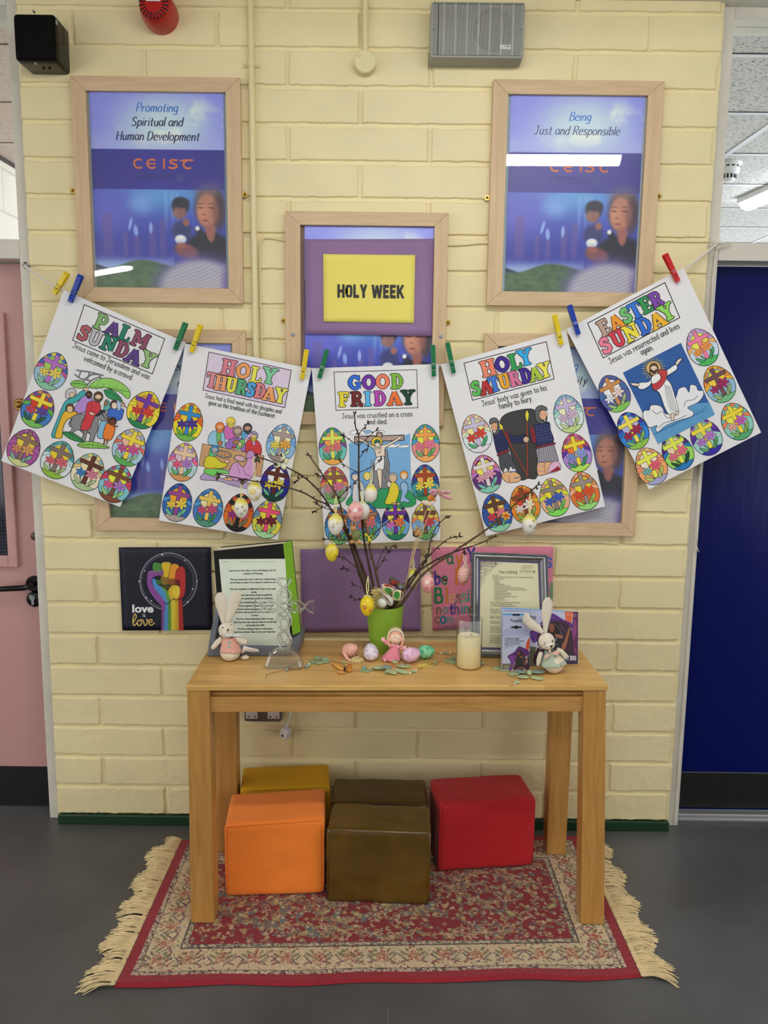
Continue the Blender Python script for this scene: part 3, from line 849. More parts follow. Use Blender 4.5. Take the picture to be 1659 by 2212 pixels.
# black corner speaker
def black_speaker():
 Y=-0.10
 a, b_=at(28, 30, Y), at(125, 134, Y)
 cx, cz=(a.x+b_.x)/2, (a.z+b_.z)/2
 W, H=(b_.x-a.x)/2, (a.z-b_.z)/2
 t=thing('loudspeaker', 'black glossy box speaker at the top left corner of the block wall', 'speaker', (cx, 0, cz))
 mb=MB()
 def ring(y, w, h, r, ox=0):
  pts=[]
  for sx, sz, a0 in((1, 1, 0), (-1, 1, 90), (-1, -1, 180), (1, -1, 270)):
   for i in range(5):
    an=math.radians(a0+22.5*i)
    pts.append(Vector((cx+ox+sx*(w-r)+r*math.cos(an), y, cz+sz*(h-r)+r*math.sin(an))))
  return pts
 mb.loft([ring(0.0, W*0.97, H*1.0, 0.012), ring(Y+0.02, W*1.0, H, 0.012), ring(Y, W*0.97, H*0.985, 0.01), ring(Y-0.004, W*0.94, H*0.95, 0.012)])
 mb.build('case', mat('gloss_black_case', (5, 5, 6), rough=0.22, spec=0.25), t, smooth=True, angle=35)
 mb=MB();mb.loft([ring(Y-0.0041, W*0.93, H*0.92, 0.012), ring(Y-0.009, W*0.9, H*0.89, 0.014)])
 g=mb.build('grille', mat('black_speaker_cloth', (3, 3, 3), rough=0.6, spec=0.12, bmp=(900, 0.3, 0.0005)), t, smooth=True, angle=35)
 for px, py in((73, 25), (77, 137)):
  c=at(px, py, Y-0.006)
  mb=MB();mb.tube([(c.x, Y-0.0015, c.z), (c.x, Y-0.0095, c.z)], 0.0032, n=10);mb.build('screw', M_steel, t, smooth=True, angle=40)
 c=at(122, 47, Y-0.004)
 mb=MB();mb.box((c.x-0.004, Y-0.0008, c.z-0.007), (c.x+0.001, Y+0.002, c.z+0.007));mb.build('maker_plate', mat('grey_label', (150, 150, 150), rough=0.4), t)
 for px in(95, 108):
  c=at(px, 158, -0.05)
  mb=MB();mb.lathe([(0.0045, 0), (0.0045, -0.004), (0.0001, -0.004)], M=Matrix.Translation((c.x, -0.05, cz-H)), n=10);mb.build('cable_gland', M_black, t)
black_speaker()
def grey_speaker():
 Y=-0.075
 a, b_=at(932, 2, Y), at(1131, 126, Y)
 cx, cz=(a.x+b_.x)/2, (a.z+b_.z)/2
 W, H=(b_.x-a.x)/2, (a.z-b_.z)/2
 t=thing('wall_loudspeaker', 'grey rectangular loudspeaker with vertical ribbed grille, high on the wall right of centre', 'speaker', (cx, 0, cz))
 M_g=mat('grey_plastic', (158, 160, 152), rough=0.5)
 mb=MB();mb.rbox((cx-W, Y, cz-H), (cx+W, 0.0, cz+H), 0.008);mb.build('case', M_g, t, smooth=True, angle=40)
 mb=MB();c=at(1066, 66, Y);mb.box((cx-W+0.006, Y-0.0012, cz-H+0.006), (cx+W-0.006, Y-0.0002, cz+H-0.006))
 mb.build('dark_backing', mat('dark_grille_gap', (92, 94, 90), rough=0.7), t)
 mb=MB();mb.tube([(c.x, Y-0.0008, c.z), (c.x, Y-0.0020, c.z)], 0.062, n=36)
 mb.build('speaker_cone', mat('dark_cone', (14, 14, 14), rough=0.7), t)
 mb=MB();n=78;w0=W-0.006
 for i in range(n):
  x=cx-w0+(2*w0)*(i+0.5)/n
  if i in(4, ):continue
  ww=0.00092 if i%10!=9 else 0.0017
  mb.box((x-ww, Y-0.0042, cz-H+0.006), (x+ww, Y-0.0012, cz+H-(0.007 if i%10==9 else 0.010)))
 o=mb.build('grille', mat('grey_grille', (176, 178, 172), rough=0.45), t);o['kind']='stuff'
 for px, py in((937, 64), (1123, 65)):
  c=at(px, py, Y)
  mb=MB();mb.tube([(c.x, Y-0.003, c.z), (c.x, Y-0.0056, c.z)], 0.0042, n=14);s_=mb.build('screw', M_steel, t)
  mb=MB();mb.tube([(c.x, Y-0.0056, c.z), (c.x, Y-0.0060, c.z)], 0.002, n=8);mb.build('screw_socket', M_black, s_)
 a, b_=at(1080, 97, Y-0.004), at(1103, 107, Y-0.004)
 mb=MB();mb.box((a.x, Y-0.0056, b_.z), (b_.x, Y-0.0012, a.z));pl=mb.build('maker_plate', mat('silver_label', (198, 200, 198), rough=0.4), t)
 d=Draw(lambda u, v:Vector((a.x+u, Y-0.0056, a.z-v)))
 typed(d, 'PHILIPS', (b_.x-a.x)*0.42, (a.z-b_.z)*0.5, 0.0045, '#55565a', bold=0.02)
 d.build('lettering', vc_mat('tiny_print'), pl)
grey_speaker()
def fire_alarm():
 a, f=at(345, 38, 0), at(337, 12, -0.085)
 t=thing('fire_alarm_sounder', 'round red fire alarm sounder on the wall at the top edge', 'fire alarm', (a.x, 0, a.z))
 M_r=mat('red_plastic', (176, 22, 22), rough=0.25)
 cx, cz=(a.x+f.x)/2, (a.z+f.z)/2+0.004
 M=Matrix.Translation((cx, 0, cz))@Matrix.Rotation(PI/2, 4, 'X')
 mb=MB();mb.lathe([(0.0535, 0), (0.0545, 0.03), (0.0525, 0.055), (0.047, 0.078), (0.040, 0.088), (0.0001, 0.09)], M=M, n=40);mb.build('case', M_r, t, smooth=True, angle=50)
 for i in range(22):
  an=2*PI*i/22
  mb=MB();R=Matrix.Translation((cx, 0, cz))@Matrix.Rotation(an, 4, 'Y')
  mb.box((-0.0016, -0.0895, 0.026), (0.0016, -0.078, 0.044), M=R)
  mb.build('sound_slot', M_dark, t)
 mb=MB();mb.box((cx-0.022, -0.0925, cz+0.004), (cx+0.022, -0.0905, cz+0.018));lb=mb.build('label', mat('white_label', (226, 224, 222), rough=0.5), t)
 d=Draw(lambda u, v:Vector((cx+u, -0.0925, cz+0.011-v)));typed(d, '24', 0, 0.003, 0.008, '#333333', align='c', bold=0.03);d.build('lettering', vc_mat('label_print'), lb)
fire_alarm()
# conduits, junction box, thin cable
def pipe_obj(name, label, cat, px_pts, r, clips=()):
 P=[at(px, py, -r-0.001)for px, py in px_pts]
 x=P[0].x
 mb=MB();mb.tube([(p.x, -r-0.001, p.z)for p in P], r, n=14)
 o=mb.build(name, M_conduit, loc=(P[-1].x, 0, P[-1].z), smooth=True, angle=50)
 tag(o, label, cat)
 for px, py in clips:
  c=at(px, py, -r)
  mb=MB()
  mb.box((c.x-0.027, -0.006, c.z-0.006), (c.x+0.027, 0.002, c.z+0.006))
  mb.tube([(c.x, -r-0.001, c.z-0.007), (c.x, -r-0.001, c.z+0.007)], r*1.28, n=14)
  k=mb.build('saddle_clip', M_conduit, o, bevel=0.0015)
  for s_ in(-1, 1):
   mb=MB();mb.ball((c.x+s_*0.021, -0.007, c.z), (0.0035, 0.002, 0.0035), n=8, m=5);mb.build('screw', M_conduit, k, smooth=True)
 return o
pipe_obj('conduit', 'long cream painted conduit pipe running down the wall left of the centre frame', 'pipe', [(541, -4), (543, 140), (547, 400), (552, 700), (556, 1000)], 0.0098, [(543, 140)])
pipe_obj('short_conduit', 'short cream conduit coming down from the top to the round junction box', 'pipe', [(789, -6), (789, 60), (789, 115)], 0.0098)
c=at(789, 133, -0.03)
t=thing('junction_box', 'round cream junction box at the end of the short pipe, top centre', 'junction box', (c.x, 0, c.z))
mb=MB();M=Matrix.Translation((c.x, 0, c.z))@Matrix.Rotation(PI/2, 4, 'X')
mb.lathe([(0.033, 0), (0.033, 0.026), (0.0315, 0.028), (0.0335, 0.0285), (0.0335, 0.033), (0.031, 0.035), (0.0001, 0.0352)], M=M, n=40);mb.build('body', M_conduit, t, smooth=True, angle=35)
for px, py in((777, 119), (801, 148)):
 q=at(px, py, -0.036);mb=MB();mb.tube([(q.x, -0.034, q.z), (q.x, -0.038, q.z)], 0.004, n=10);mb.build('screw', M_conduit, t, smooth=True, angle=40)
def cable(name, label, pts, r=0.0030):
 P=[at(px, py, -r-0.0015)for px, py in pts]
 mb=MB();mb.tube(smooth3([tuple(p)for p in P]), r, n=8)
 return tag(mb.build(name, M_conduit, loc=tuple(P[0]), smooth=True), label, 'cable')
def smooth3(pts, n=5):
 P=[Vector(p)for p in pts]
 if len(P)<3:return P
 out=[]
 for i in range(len(P)-1):
  p1, p2=P[i], P[i+1]
  p0=P[i-1]if i else P[0]*2-P[1]
  p3=P[i+2]if i+2<len(P)else P[-1]*2-P[-2]
  for k in range(n):
   t=k/n
   out.append(0.5*((2*p1)+(p2-p0)*t+(2*p0-5*p1+4*p2-p3)*t*t+(3*p1-p0-3*p2+p3)*t**3))
 out.append(P[-1])
 return out
cable('thin_cable', 'thin cream cable dropping beside the conduit from its elbow left of the HOLY WEEK frame', [(618, 521), (596, 516), (575, 514), (566, 520), (562, 540), (562, 620), (565, 720), (569, 860), (572, 985)])
cable('thin_cable', 'thin cream cable between the HOLY WEEK frame and the upper right frame', [(960, 530), (1000, 529), (1030, 526), (1060, 525)], 0.0032)
cable('thin_cable', 'thin cream cable from the upper right frame towards the doorway edge', [(1405, 520), (1450, 521), (1500, 522), (1536, 522)], 0.0030)
# socket below the table top and the plug hanging under it
def socket():
 Y=-0.030
 a, b_=at(527, 1490, Y), at(608, 1560, Y)
 t=thing('wall_socket', 'grey twin wall socket half hidden behind the table apron', 'socket', ((a.x+b_.x)/2, 0, (a.z+b_.z)/2))
 mb=MB();mb.rbox((a.x, Y, b_.z), (b_.x, 0.004, a.z), 0.008);mb.build('back_box', mat('dark_grey_steel', (92, 88, 88), rough=0.4), t, smooth=True, angle=40)
 for x0, x1 in((531, 557), (578, 604)):
  p, q=at(x0, 1520, Y), at(x1, 1552, Y)
  mb=MB();mb.box((p.x, Y-0.004, q.z), (q.x, Y, p.z));f=mb.build('socket_outlet', mat('white_socket', (208, 202, 200), rough=0.35), t, bevel=0.001)
  for i in(0.24, 0.76):
   x=p.x+(q.x-p.x)*i;z=at(540, 1547, Y).z
   mb=MB();mb.box((x-0.0033, Y-0.0045, z-0.002), (x+0.0033, Y-0.0035, z+0.002));mb.build('pin_hole', M_black, f)
 c=at(617, 1582, -0.03)
 t=thing('plug', 'white three pin plug hanging by its flex below the wall socket', 'plug', (c.x, -0.03, c.z))
 M=Matrix.Translation((c.x, -0.032, c.z))@Matrix.Rotation(math.radians(24), 4, 'Y')@Matrix.Rotation(math.radians(-28), 4, 'Z')
 M_w=mat('white_plug', (224, 222, 224), rough=0.3)
 mb=MB();mb.rbox((-0.0155, -0.013, -0.019), (0.0155, 0.0, 0.017), 0.007, M=M);mb.build('cover', M_w, t, smooth=True, angle=40)
 mb=MB();mb.rbox((-0.0185, 0.0005, -0.021), (0.0185, 0.006, 0.019), 0.008, M=M);mb.build('base', M_w, t, smooth=True, angle=40)
 mb=MB();mb.rbox((-0.004, -0.0142, -0.013), (0.005, -0.0128, -0.006), 0.003, M=M);mb.build('fuse_mark', M_black, t)
 mb=MB();p=M@Vector((0, -0.006, 0.016));q=at(628, 1535, -0.02)
 mb.tube(smooth3([p, p+Vector((0.002, 0, 0.012)), (q.x, -0.02, q.z-0.008), (q.x, -0.012, q.z+0.03), (q.x-0.004, -0.008, q.z+0.09)]), 0.0028, n=8);mb.build('flex', M_w, t, smooth=True)
 for dx, dz in((-0.011, -0.008), (0.011, -0.008), (0, 0.010)):
  mb=MB();mb.box((dx-0.003, 0.006, dz-0.002), (dx+0.003, 0.020, dz+0.002), M=M);mb.build('pin', M_brass, t)
socket()
# -- framed posters
M_woodh=wood_mat('pale_oak_rail', (222, 196, 158), (198, 168, 132), 'x', 1.6, 0.5)
M_woodv=wood_mat('pale_oak_stile', (222, 196, 158), (198, 168, 132), 'z', 1.6, 0.5)
M_print=vc_mat('glossy_poster_print', rough=0.35)
M_text=vc_mat('poster_lettering', rough=0.4)
M_acryl=glass_pane_mat('poster_acrylic', rough=0.012, extra=0.012)
def paint_poster(W=210, H=300):
 """generic devotional photo collage: sky, dark band, candles, two reading children, fields, book"""
 u, v=np.meshgrid(np.linspace(0, 1, W), np.linspace(0, 1, H))
 def mixc(img, col, a):
  return img*(1-a[..., None])+np.array(col, float)*a[..., None]
 def soft(cx, cy, rx, ry, e=0.5, rot=0):
  c, s=math.cos(rot), math.sin(rot)
  x, y=(u-cx), (v-cy)*1.45
  x, y=x*c+y*s, -x*s+y*c
  d=np.sqrt((x/rx)**2+(y/ry)**2)
  return 1-sstep(1-e, 1+e*0.3, d)
 img=np.ones((H, W, 3))*np.array((118, 124, 206.))
 # sky panel
 cl=fbm(u*5+3, v*9, 5, 5)
 img=mixc(img, (168, 190, 240), soft(0.55, 0.17, 0.42, 0.30, 0.8))
 img=mixc(img, (206, 218, 250), sstep(0.52, 0.72, cl)*soft(0.62, 0.17, 0.5, 0.28, 0.7)*0.8)
 img=mixc(img, (110, 84, 176), sstep(0.70, 1.05, np.abs(u-0.5)+(0.18-v)*1.2)*0.9)
 img=mixc(img, (150, 160, 226), sstep(0.16, 0.27, v)*0.5)
 # photo panel
 ph=v>0.488
 base=np.ones((H, W, 3))*np.array((62, 78, 178.))
 base=mixc(base, (92, 150, 214), soft(0.5, 0.50, 0.55, 0.20, 0.9))
 base=mixc(base, (92, 96, 196), soft(0.1, 0.60, 0.3, 0.3, 0.9))
 base=mixc(base, (46, 52, 150), sstep(0.62, 0.80, v)*0.8)
 base=mixc(base, (118, 164, 224), soft(0.36, 0.56, 0.12, 0.10, 0.9)*0.8)
 for cx, top, w_ in((0.10, 0.60, 0.045), (0.235, 0.70, 0.02), (0.32, 0.72, 0.025), (0.44, 0.66, 0.03), (0.52, 0.63, 0.028)):
  a=(1-sstep(w_*0.6, w_*1.1, np.abs(u-cx)))*sstep(top, top+0.02, v)*(1-sstep(0.80, 0.86, v))*0.55
  base=mixc(base, (108, 84, 150), a)
 for cx, cy, rx, ry, rt in((0.275, 0.665, 0.014, 0.06, 0.25), (0.315, 0.70, 0.02, 0.05, -0.1), (0.43, 0.685, 0.016, 0.052, 0)):
  base=mixc(base, (150, 180, 240), soft(cx, cy, rx, ry, 0.5, rt)*0.85)
 for cx in(0.60, 0.55, 0.64):
  base=mixc(base, (130, 176, 220), (1-sstep(0.008, 0.02, np.abs(u-cx)))*(v>0.5)*(1-sstep(0.6, 0.75, v))*0.35)
  # smaller child
 base=mixc(base, (36, 34, 48), soft(0.66, 0.57, 0.075, 0.072, 0.35))
 base=mixc(base, (132, 92, 84), soft(0.655, 0.60, 0.055, 0.062, 0.35))
 base=mixc(base, (36, 34, 48), soft(0.665, 0.553, 0.07, 0.045, 0.4))
 base=mixc(base, (150, 104, 90), soft(0.625, 0.607, 0.03, 0.03, 0.6)*0.8)
 base=mixc(base, (44, 52, 104), soft(0.665, 0.70, 0.085, 0.09, 0.4))
 base=mixc(base, (150, 96, 84), soft(0.70, 0.655, 0.03, 0.035, 0.5))
 # older child
 hair=soft(0.885, 0.575, 0.135, 0.185, 0.35)
 base=mixc(base, (84, 66, 66), hair*(0.75+0.25*fbm(u*60, v*14, 4, 3)))
 base=mixc(base, (132, 106, 92), soft(0.86, 0.49, 0.115, 0.085, 0.9)*(0.35+0.6*fbm(u*70, v*20, 6, 3)))
 base=mixc(base, (60, 44, 46), soft(0.955, 0.60, 0.05, 0.16, 0.6)*.8)
 base=mixc(base, (176, 118, 94), soft(0.862, 0.592, 0.088, 0.135, 0.22))
 base=mixc(base, (200, 140, 108), soft(0.83, 0.60, 0.045, 0.085, 0.8)*0.7)
 base=mixc(base, (118, 72, 64), soft(0.93, 0.60, 0.035, 0.13, 0.7)*0.75)
 for ex in(0.815, 0.895):
  base=mixc(base, (74, 46, 44), soft(ex, 0.578, 0.026, 0.006, 0.5, 0.12)*1.0)
  base=mixc(base, (104, 70, 56), soft(ex, 0.557, 0.032, 0.006, 0.6)*0.85)
 base=mixc(base, (128, 76, 62), soft(0.838, 0.612, 0.016, 0.012, 0.8)*0.8)
 base=mixc(base, (140, 62, 60), soft(0.846, 0.643, 0.028, 0.009, 0.5)*1.0)
 base=mixc(base, (156, 98, 82), soft(0.885, 0.70, 0.05, 0.07, 0.5))
 base=mixc(base, (20, 20, 32), soft(0.87, 0.80, 0.20, 0.15, 0.25))
 base=mixc(base, (150, 92, 78), soft(0.885, 0.715, 0.038, 0.07, 0.4))
 base=mixc(base, (20, 20, 32), ((np.abs((u-0.80)-(v-0.70)*0.9)<0.030)&(v>0.68)&(v<0.76))*0.9)
 base=mixc(base, (225, 228, 240), soft(0.785, 0.685, 0.022, 0.022, 0.6))
 base=mixc(base, (196, 208, 226), soft(0.655, 0.742, 0.048, 0.038, 0.25))
 base=mixc(base, (232, 226, 220), soft(0.655, 0.735, 0.04, 0.016, 0.5))
 hand=soft(0.70, 0.805, 0.105, 0.062, 0.35, 0.25)
 base=mixc(base, (124, 70, 66), hand)
 base=mixc(base, (160, 92, 78), soft(0.66, 0.775, 0.05, 0.03, 0.6)*0.8)
 # landscape and book
 hl=0.885+0.018*np.sin(u*9+1.0)-0.02*np.exp(-((u-0.3)/0.15)**2)
 grass=sstep(-0.008, 0.008, v-hl)
 base=mixc(base, (160, 190, 226), sstep(0.82, 0.885, v)*(u<0.6)*0.8)
 g=fbm(u*22, v*40, 8, 4)
 gcol=np.stack([50+50*g, 74+56*g, 52+30*g], -1)
 base=base*(1-grass[..., None])+gcol*grass[..., None]
 base=mixc(base, (34, 46, 60), sstep(0.0, 0.012, v-(0.868+0.25*u))*(u<0.2)*(1-grass))
 bk=soft(0.80, 1.0, 0.34, 0.24, 0.25)
 base=mixc(base, (96, 90, 170), soft(0.80, 1.0, 0.40, 0.30, 0.5))
 ln=0.5+0.5*np.sin((v*330+u*90+6*fbm(u*9, v*9, 3, 2)))
 pg=np.stack([176-22*ln, 174-22*ln, 186-16*ln], -1)
 base=base*(1-bk[..., None])+pg*bk[..., None]
 base=mixc(base, (86, 62, 150), sstep(0.93, 1.02, u)*sstep(0.84, 0.95, v)*0.8)
 img=np.where(ph[..., None], base, img)
 band=(v>0.284)&(v<=0.488)
 bc=np.stack([52+10*v, 50+0*v, 148+0*v], -1)
 bc=mixc(bc, (40, 40, 124), np.abs(u-0.5)*1.2)
 img=np.where(band[..., None], bc, img)
 # older child's hair glow reaches into the band
 img=mixc(img, (92, 84, 128), soft(0.885, 0.50, 0.13, 0.10, 0.6)*(v<=0.488)*(v>0.40)*0.75)
 out=lin_arr(img)
 return np.clip(np.where((v<0.285)[..., None], out*1.75, out*1.32)*0.95+np.array(lin((160, 168, 220)))*0.05, 0, 1)  # haze of glass reflections mixed into the print colours
POSTER=paint_poster()
POSTER_MESH={}
def rect_of(tl, tr, br, bl, Y):
 P=[at(*q, Y)for q in(tl, tr, br, bl)]
 x0=(P[0].x+P[3].x)/2;x1=(P[1].x+P[2].x)/2
 z1=(P[0].z+P[1].z)/2;z0=(P[2].z+P[3].z)/2
 return x0, x1, z0, z1
def frame(label, outer, inner, printed, words, glazed=True, lugs=()):
 YF=-0.024
 X0, X1, Z0, Z1=rect_of(*outer, YF)
 x0, x1, z0, z1=rect_of(*inner, YF)
 t=thing('picture_frame', label, 'picture frame', ((X0+X1)/2, 0, Z0), 'pale wooden picture frames on the block wall')
 e=0.003
 def rail(q):
  mb=MB()
  back=[Vector((x, -0.002, z))for x, z in q];fr=[Vector((x, YF, z))for x, z in q]
  mb.hexa(back, fr);return mb
 o_, i_=[(X0, Z0), (X1, Z0), (X1, Z1), (X0, Z1)], [(x0, z0), (x1, z0), (x1, z1), (x0, z1)]
 for k, (a, b_)in enumerate(((0, 1), (1, 2), (2, 3), (3, 0))):
  rail([o_[a], o_[b_], i_[b_], i_[a]]).build('top_rail' if k==2 else 'bottom_rail' if k==0 else 'side_rail', M_woodh if k%2==0 else M_woodv, t, bevel=0.0018)
 mb=MB();mb.box((x0-0.004, -0.006, z0-0.004), (x1+0.004, -0.003, z1+0.004));mb.build('backing_board', mat('grey_blue_mount', (176, 200, 220), rough=0.6)if glazed else mat('brown_mount', (132, 112, 104), rough=0.6), t)
 a, b_, c_, d_=rect_of(*printed, -0.010)
 H, W=POSTER.shape[:2]
 uu, vv=np.meshgrid(np.linspace(0, 1, W), np.linspace(0, 1, H))
 P=np.stack([a+(b_-a)*uu, np.full_like(uu, -0.0105), d_+(c_-d_)*vv], -1)
 pr=grid_obj('poster_print', P, POSTER, M_print, t)
 d=Draw(lambda u, v:Vector((a+(b_-a)*u, -0.0105, d_+(c_-d_)*v*1.0)))
 asp=(b_-a)/(d_-c_)
 d=Draw(lambda u, v:Vector((a+(b_-a)*u, -0.0105, d_-(b_-a)*v)), lift=0.0006)
 V=1/asp
 for txt, uc, vb, sz, col, wt in words:
  hand(d, txt, uc, vb*V, sz, col, w_=wt, slant=0.28, gap=2, xs=0.86, vary=0.5)
  # uncial letters of the band
 y=0.378*V;h=0.062;X=[0.355, 0.455, 0.545, 0.615, 0.715];oc='#e07a52';ww=0.014
 def arc(cx, cy, rx, ry, a0, a1, n=14):return[(cx+rx*math.cos(math.radians(a0+(a1-a0)*i/n)), cy-ry*math.sin(math.radians(a0+(a1-a0)*i/n)))for i in range(n+1)]
 cy=y-h/2
 d.stroke(arc(X[0], cy, 0.036, h/2, 60, 300), ww, oc)
 d.stroke(arc(X[1], cy, 0.036, h/2, 55, 305), ww, oc);d.stroke([(X[1]-0.03, cy), (X[1]+0.022, cy)], ww*.8, oc)
 d.stroke([(X[2], cy-h/2), (X[2], cy+h/2)], ww, oc)
 d.stroke([(X[3]+0.028, cy-h*.42), (X[3]-0.010, cy-h*.46), (X[3]-0.022, cy-h*.2), (X[3]+0.02, cy+h*.1), (X[3]+0.022, cy+h*.36), (X[3]-0.008, cy+h/2), (X[3]-0.032, cy+h*.4)], ww, oc, sm=True)
 d.stroke([(X[4]-0.045, cy-h*.40), (X[4], cy-h*.46), (X[4]+0.045, cy-h*.46)], ww*.9, oc);d.stroke(arc(X[4]+0.012, cy+h*0.04, 0.036, h*.46, 100, 300), ww, oc)
 typed(d, 'Catholic Education', 0.32, 0.417*V, 0.040, '#4e5296', fit=0.30);typed(d, 'An Irish Schools Trust', 0.32, 0.440*V, 0.040, '#4e5296', fit=0.30)
 d.ell(0.664, 0.425*V, 0.022, 0.026, None, line=0.006, lcol='#5c6a9a');d.stroke(arc(0.667, 0.427*V, 0.011, 0.013, 40, 320), 0.006, '#5c6a9a')
 d.build('lettering', M_text, pr)
 if glazed:
  mb=MB();mb.box((x0-0.002, -0.0150, z0-0.002), (x1+0.002, -0.0130, z1+0.002));mb.build('glass_pane', M_acryl, t)
 for px, py, sgn in lugs:
  c=at(px, py, -0.004)
  mb=MB();mb.box((c.x, -0.004, c.z-0.008), (c.x-sgn*0.022, -0.002, c.z+0.008));mb.tube([(c.x, -0.0021, c.z), (c.x, -0.0042, c.z)], 0.008, n=18)
  lg=mb.build('hanging_lug', M_brassb, t)
  mb=MB();mb.lathe([(0.0045, 0), (0.0035, 0.0022), (0.0001, 0.003)], M=Matrix.Translation((c.x, -0.0042, c.z))@Matrix.Rotation(PI/2, 4, 'X'), n=12);mb.build('screw', M_brass, lg, smooth=True)
 return t, (x0, x1, z0, z1)
NAVY, SKYB='#22265e', '#3a80dc'
frame('framed poster headed Promoting Spiritual and Human Development, upper left on the wall', ((150, 164), (515.4, 166), (527.6, 656.5), (172, 651)), ((182.3, 195.8), (485, 198.5), (496, 624.5), (204, 618.4)), ((190.5, 199), (480, 202), (492, 626), (211, 619)), [('Promoting', 0.50, 0.095, 0.080, SKYB, 9), ('Spiritual and', 0.50, 0.166, 0.080, NAVY, 9), ('Human Development', 0.50, 0.238, 0.080, NAVY, 9)], lugs=((157, 412, -1), (529, 420, 1)))
frame('framed poster headed Being Just and Responsible, upper right on the wall', ((1066, 171.4), (1435, 173.7), (1409, 661.6), (1051.6, 661.6)), ((1096, 204), (1403.5, 204.7), (1374, 630), (1086.9, 631.3)), ((1105, 206), (1396, 207), (1367, 631), (1089, 632)), [('Being', 0.52, 0.125, 0.080, '#3f86e0', 9), ('Just and Responsible', 0.50, 0.195, 0.080, '#47548c', 8)], lugs=((1052, 427, -1), (1424, 424, 1)))
frame('framed poster hung lowest on the left, mostly behind the PALM SUNDAY and HOLY THURSDAY sheets', ((188, 710), (529.6, 712), (536, 1147), (204, 1149)), ((220, 741), (501, 740), (506, 1121), (239, 1119)), ((224, 742), (498, 742), (504, 1121), (241, 1119)), [('ed', 0.585, 0.15, 0.085, NAVY, 8), ('rn', 0.60, 0.24, 0.085, NAVY, 8)])
frame('framed poster hung lowest on the right, mostly behind the HOLY SATURDAY and EASTER SUNDAY sheets', ((1048.6, 720), (1399, 722), (1370, 1160), (1033, 1154)), ((1078, 749), (1367, 750), (1341, 1132), (1063, 1126)), ((1083, 750), (1362, 751), (1337, 1132), (1067, 1127)), [('g', 0.585, 0.125, 0.085, '#4a86dc', 8), ('ity', 0.64, 0.205, 0.085, NAVY, 8)])
frame('unglazed centre frame behind the HOLY WEEK notice, with purple paper across its poster', ((613, 455.7), (970, 459.3), (958, 920), (621, 917)), ((643, 486.4), (940.5, 488), (929, 893), (655, 889)), ((657, 490), (938, 490), (930, 893), (660, 893)), [], glazed=False, lugs=((612, 693, -1), (968, 697, 1)))
# purple paper and yellow notice stuck across it
YP=-0.027
def sheet_poly(name, label, cat, quad, Y, m, thick=0.0004, curl=0.0):
 P=[at(*q, Y)for q in quad]
 N=14
 mb=MB()
 vs=[]
 for j in range(N+1):
  for i in range(N+1):
   s_, t_=i/N, j/N
   p=P[0]*(1-s_)*(1-t_)+P[1]*s_*(1-t_)+P[2]*s_*t_+P[3]*(1-s_)*t_
   k=(abs(s_-.5)*2)**4*(abs(t_-.5)*2)**4
   vs.append(p+Vector((0, -curl*k, 0)))
 n1=N+1
 fs=[(j*n1+i, j*n1+i+1, (j+1)*n1+i+1, (j+1)*n1+i)for j in range(N)for i in range(N)]
 mb.add(vs, fs)
 o=mb.build(name, m, loc=tuple(P[3]), smooth=True)
 md=o.modifiers.new('thickness', 'SOLIDIFY');md.thickness=thick;md.offset=0
 return tag(o, label, cat), P
M_purple=mat('purple_sugar_paper', (146, 114, 158), rough=0.75, bmp=(30, 0.15, 0.003), var=(5, 0.06))
sheet_poly('purple_paper', 'purple paper stuck across the centre frame behind the yellow HOLY WEEK notice', 'paper', ((659, 517), (938, 516), (933, 726), (660, 721)), -0.0185, M_purple, curl=0.003)
M_yel=mat('yellow_card', (240, 226, 112), rough=0.7)
o, P=sheet_poly('holy_week_notice', 'yellow card reading HOLY WEEK on purple paper in the centre frame', 'notice', ((698, 549), (897, 551), (894, 698), (699, 695)), -0.0215, M_yel, curl=0.003)
d=Draw(lambda px, py:at(px, py, -0.0225))
# tall narrow heavy letters
def heavy(x, y, h, letters, pitch):
 B=.345
 G={'H':(1, [[(.16, 0), (.16, 1)], [(.84, 0), (.84, 1)], [(.16, .5), (.84, .5)]]), 'O':(1, [[(.17, .3), (.17, .7), (.26, .86), (.5, .88), (.74, .86), (.83, .7), (.83, .3), (.74, .14), (.5, .12), (.26, .14), (.17, .3), (.17, .7)]]), 'L':(.82, [[(.16, 0), (.16, 1)], [(.16, .11), (.80, .11)]]), 'Y':(1, [[(.14, 1), (.5, .42)], [(.86, 1), (.5, .42)], [(.5, .5), (.5, 0)]]), 'W':(1.5, [[(.14, 1), (.40, 0)], [(.42, 0), (.74, .95)], [(.76, .95), (1.08, 0)], [(1.10, 0), (1.36, 1)]]), 'E':(.84, [[(.16, 0), (.16, 1)], [(.16, .89), (.80, .89)], [(.16, .5), (.74, .5)], [(.16, .11), (.80, .11)]]), 'K':(1, [[(.16, 0), (.16, 1)], [(.20, .36), (.88, 1)], [(.40, .58), (.90, 0)]]), ' ':(.4, [])}
 for ch in letters:
  adv, sts=G[ch]
  for q in sts:
   horiz=abs(q[0][1]-q[-1][1])<.05 and len(q)==2
   d.stroke([(x+u*pitch, y-v*h+.012*(x+u*pitch-729))for u, v in q], (.235*h)if horiz else B*pitch, '#0c0c0c', cap=False)
  x+=(adv+.13)*pitch
 return x
heavy(729, 643, 29, 'HOLY WEEK', 15.2)
d.build('lettering', M_text, o)
M_tack=mat('grey_tack', (150, 158, 170), rough=0.4)  # blobs of sticky tack on the frame rails
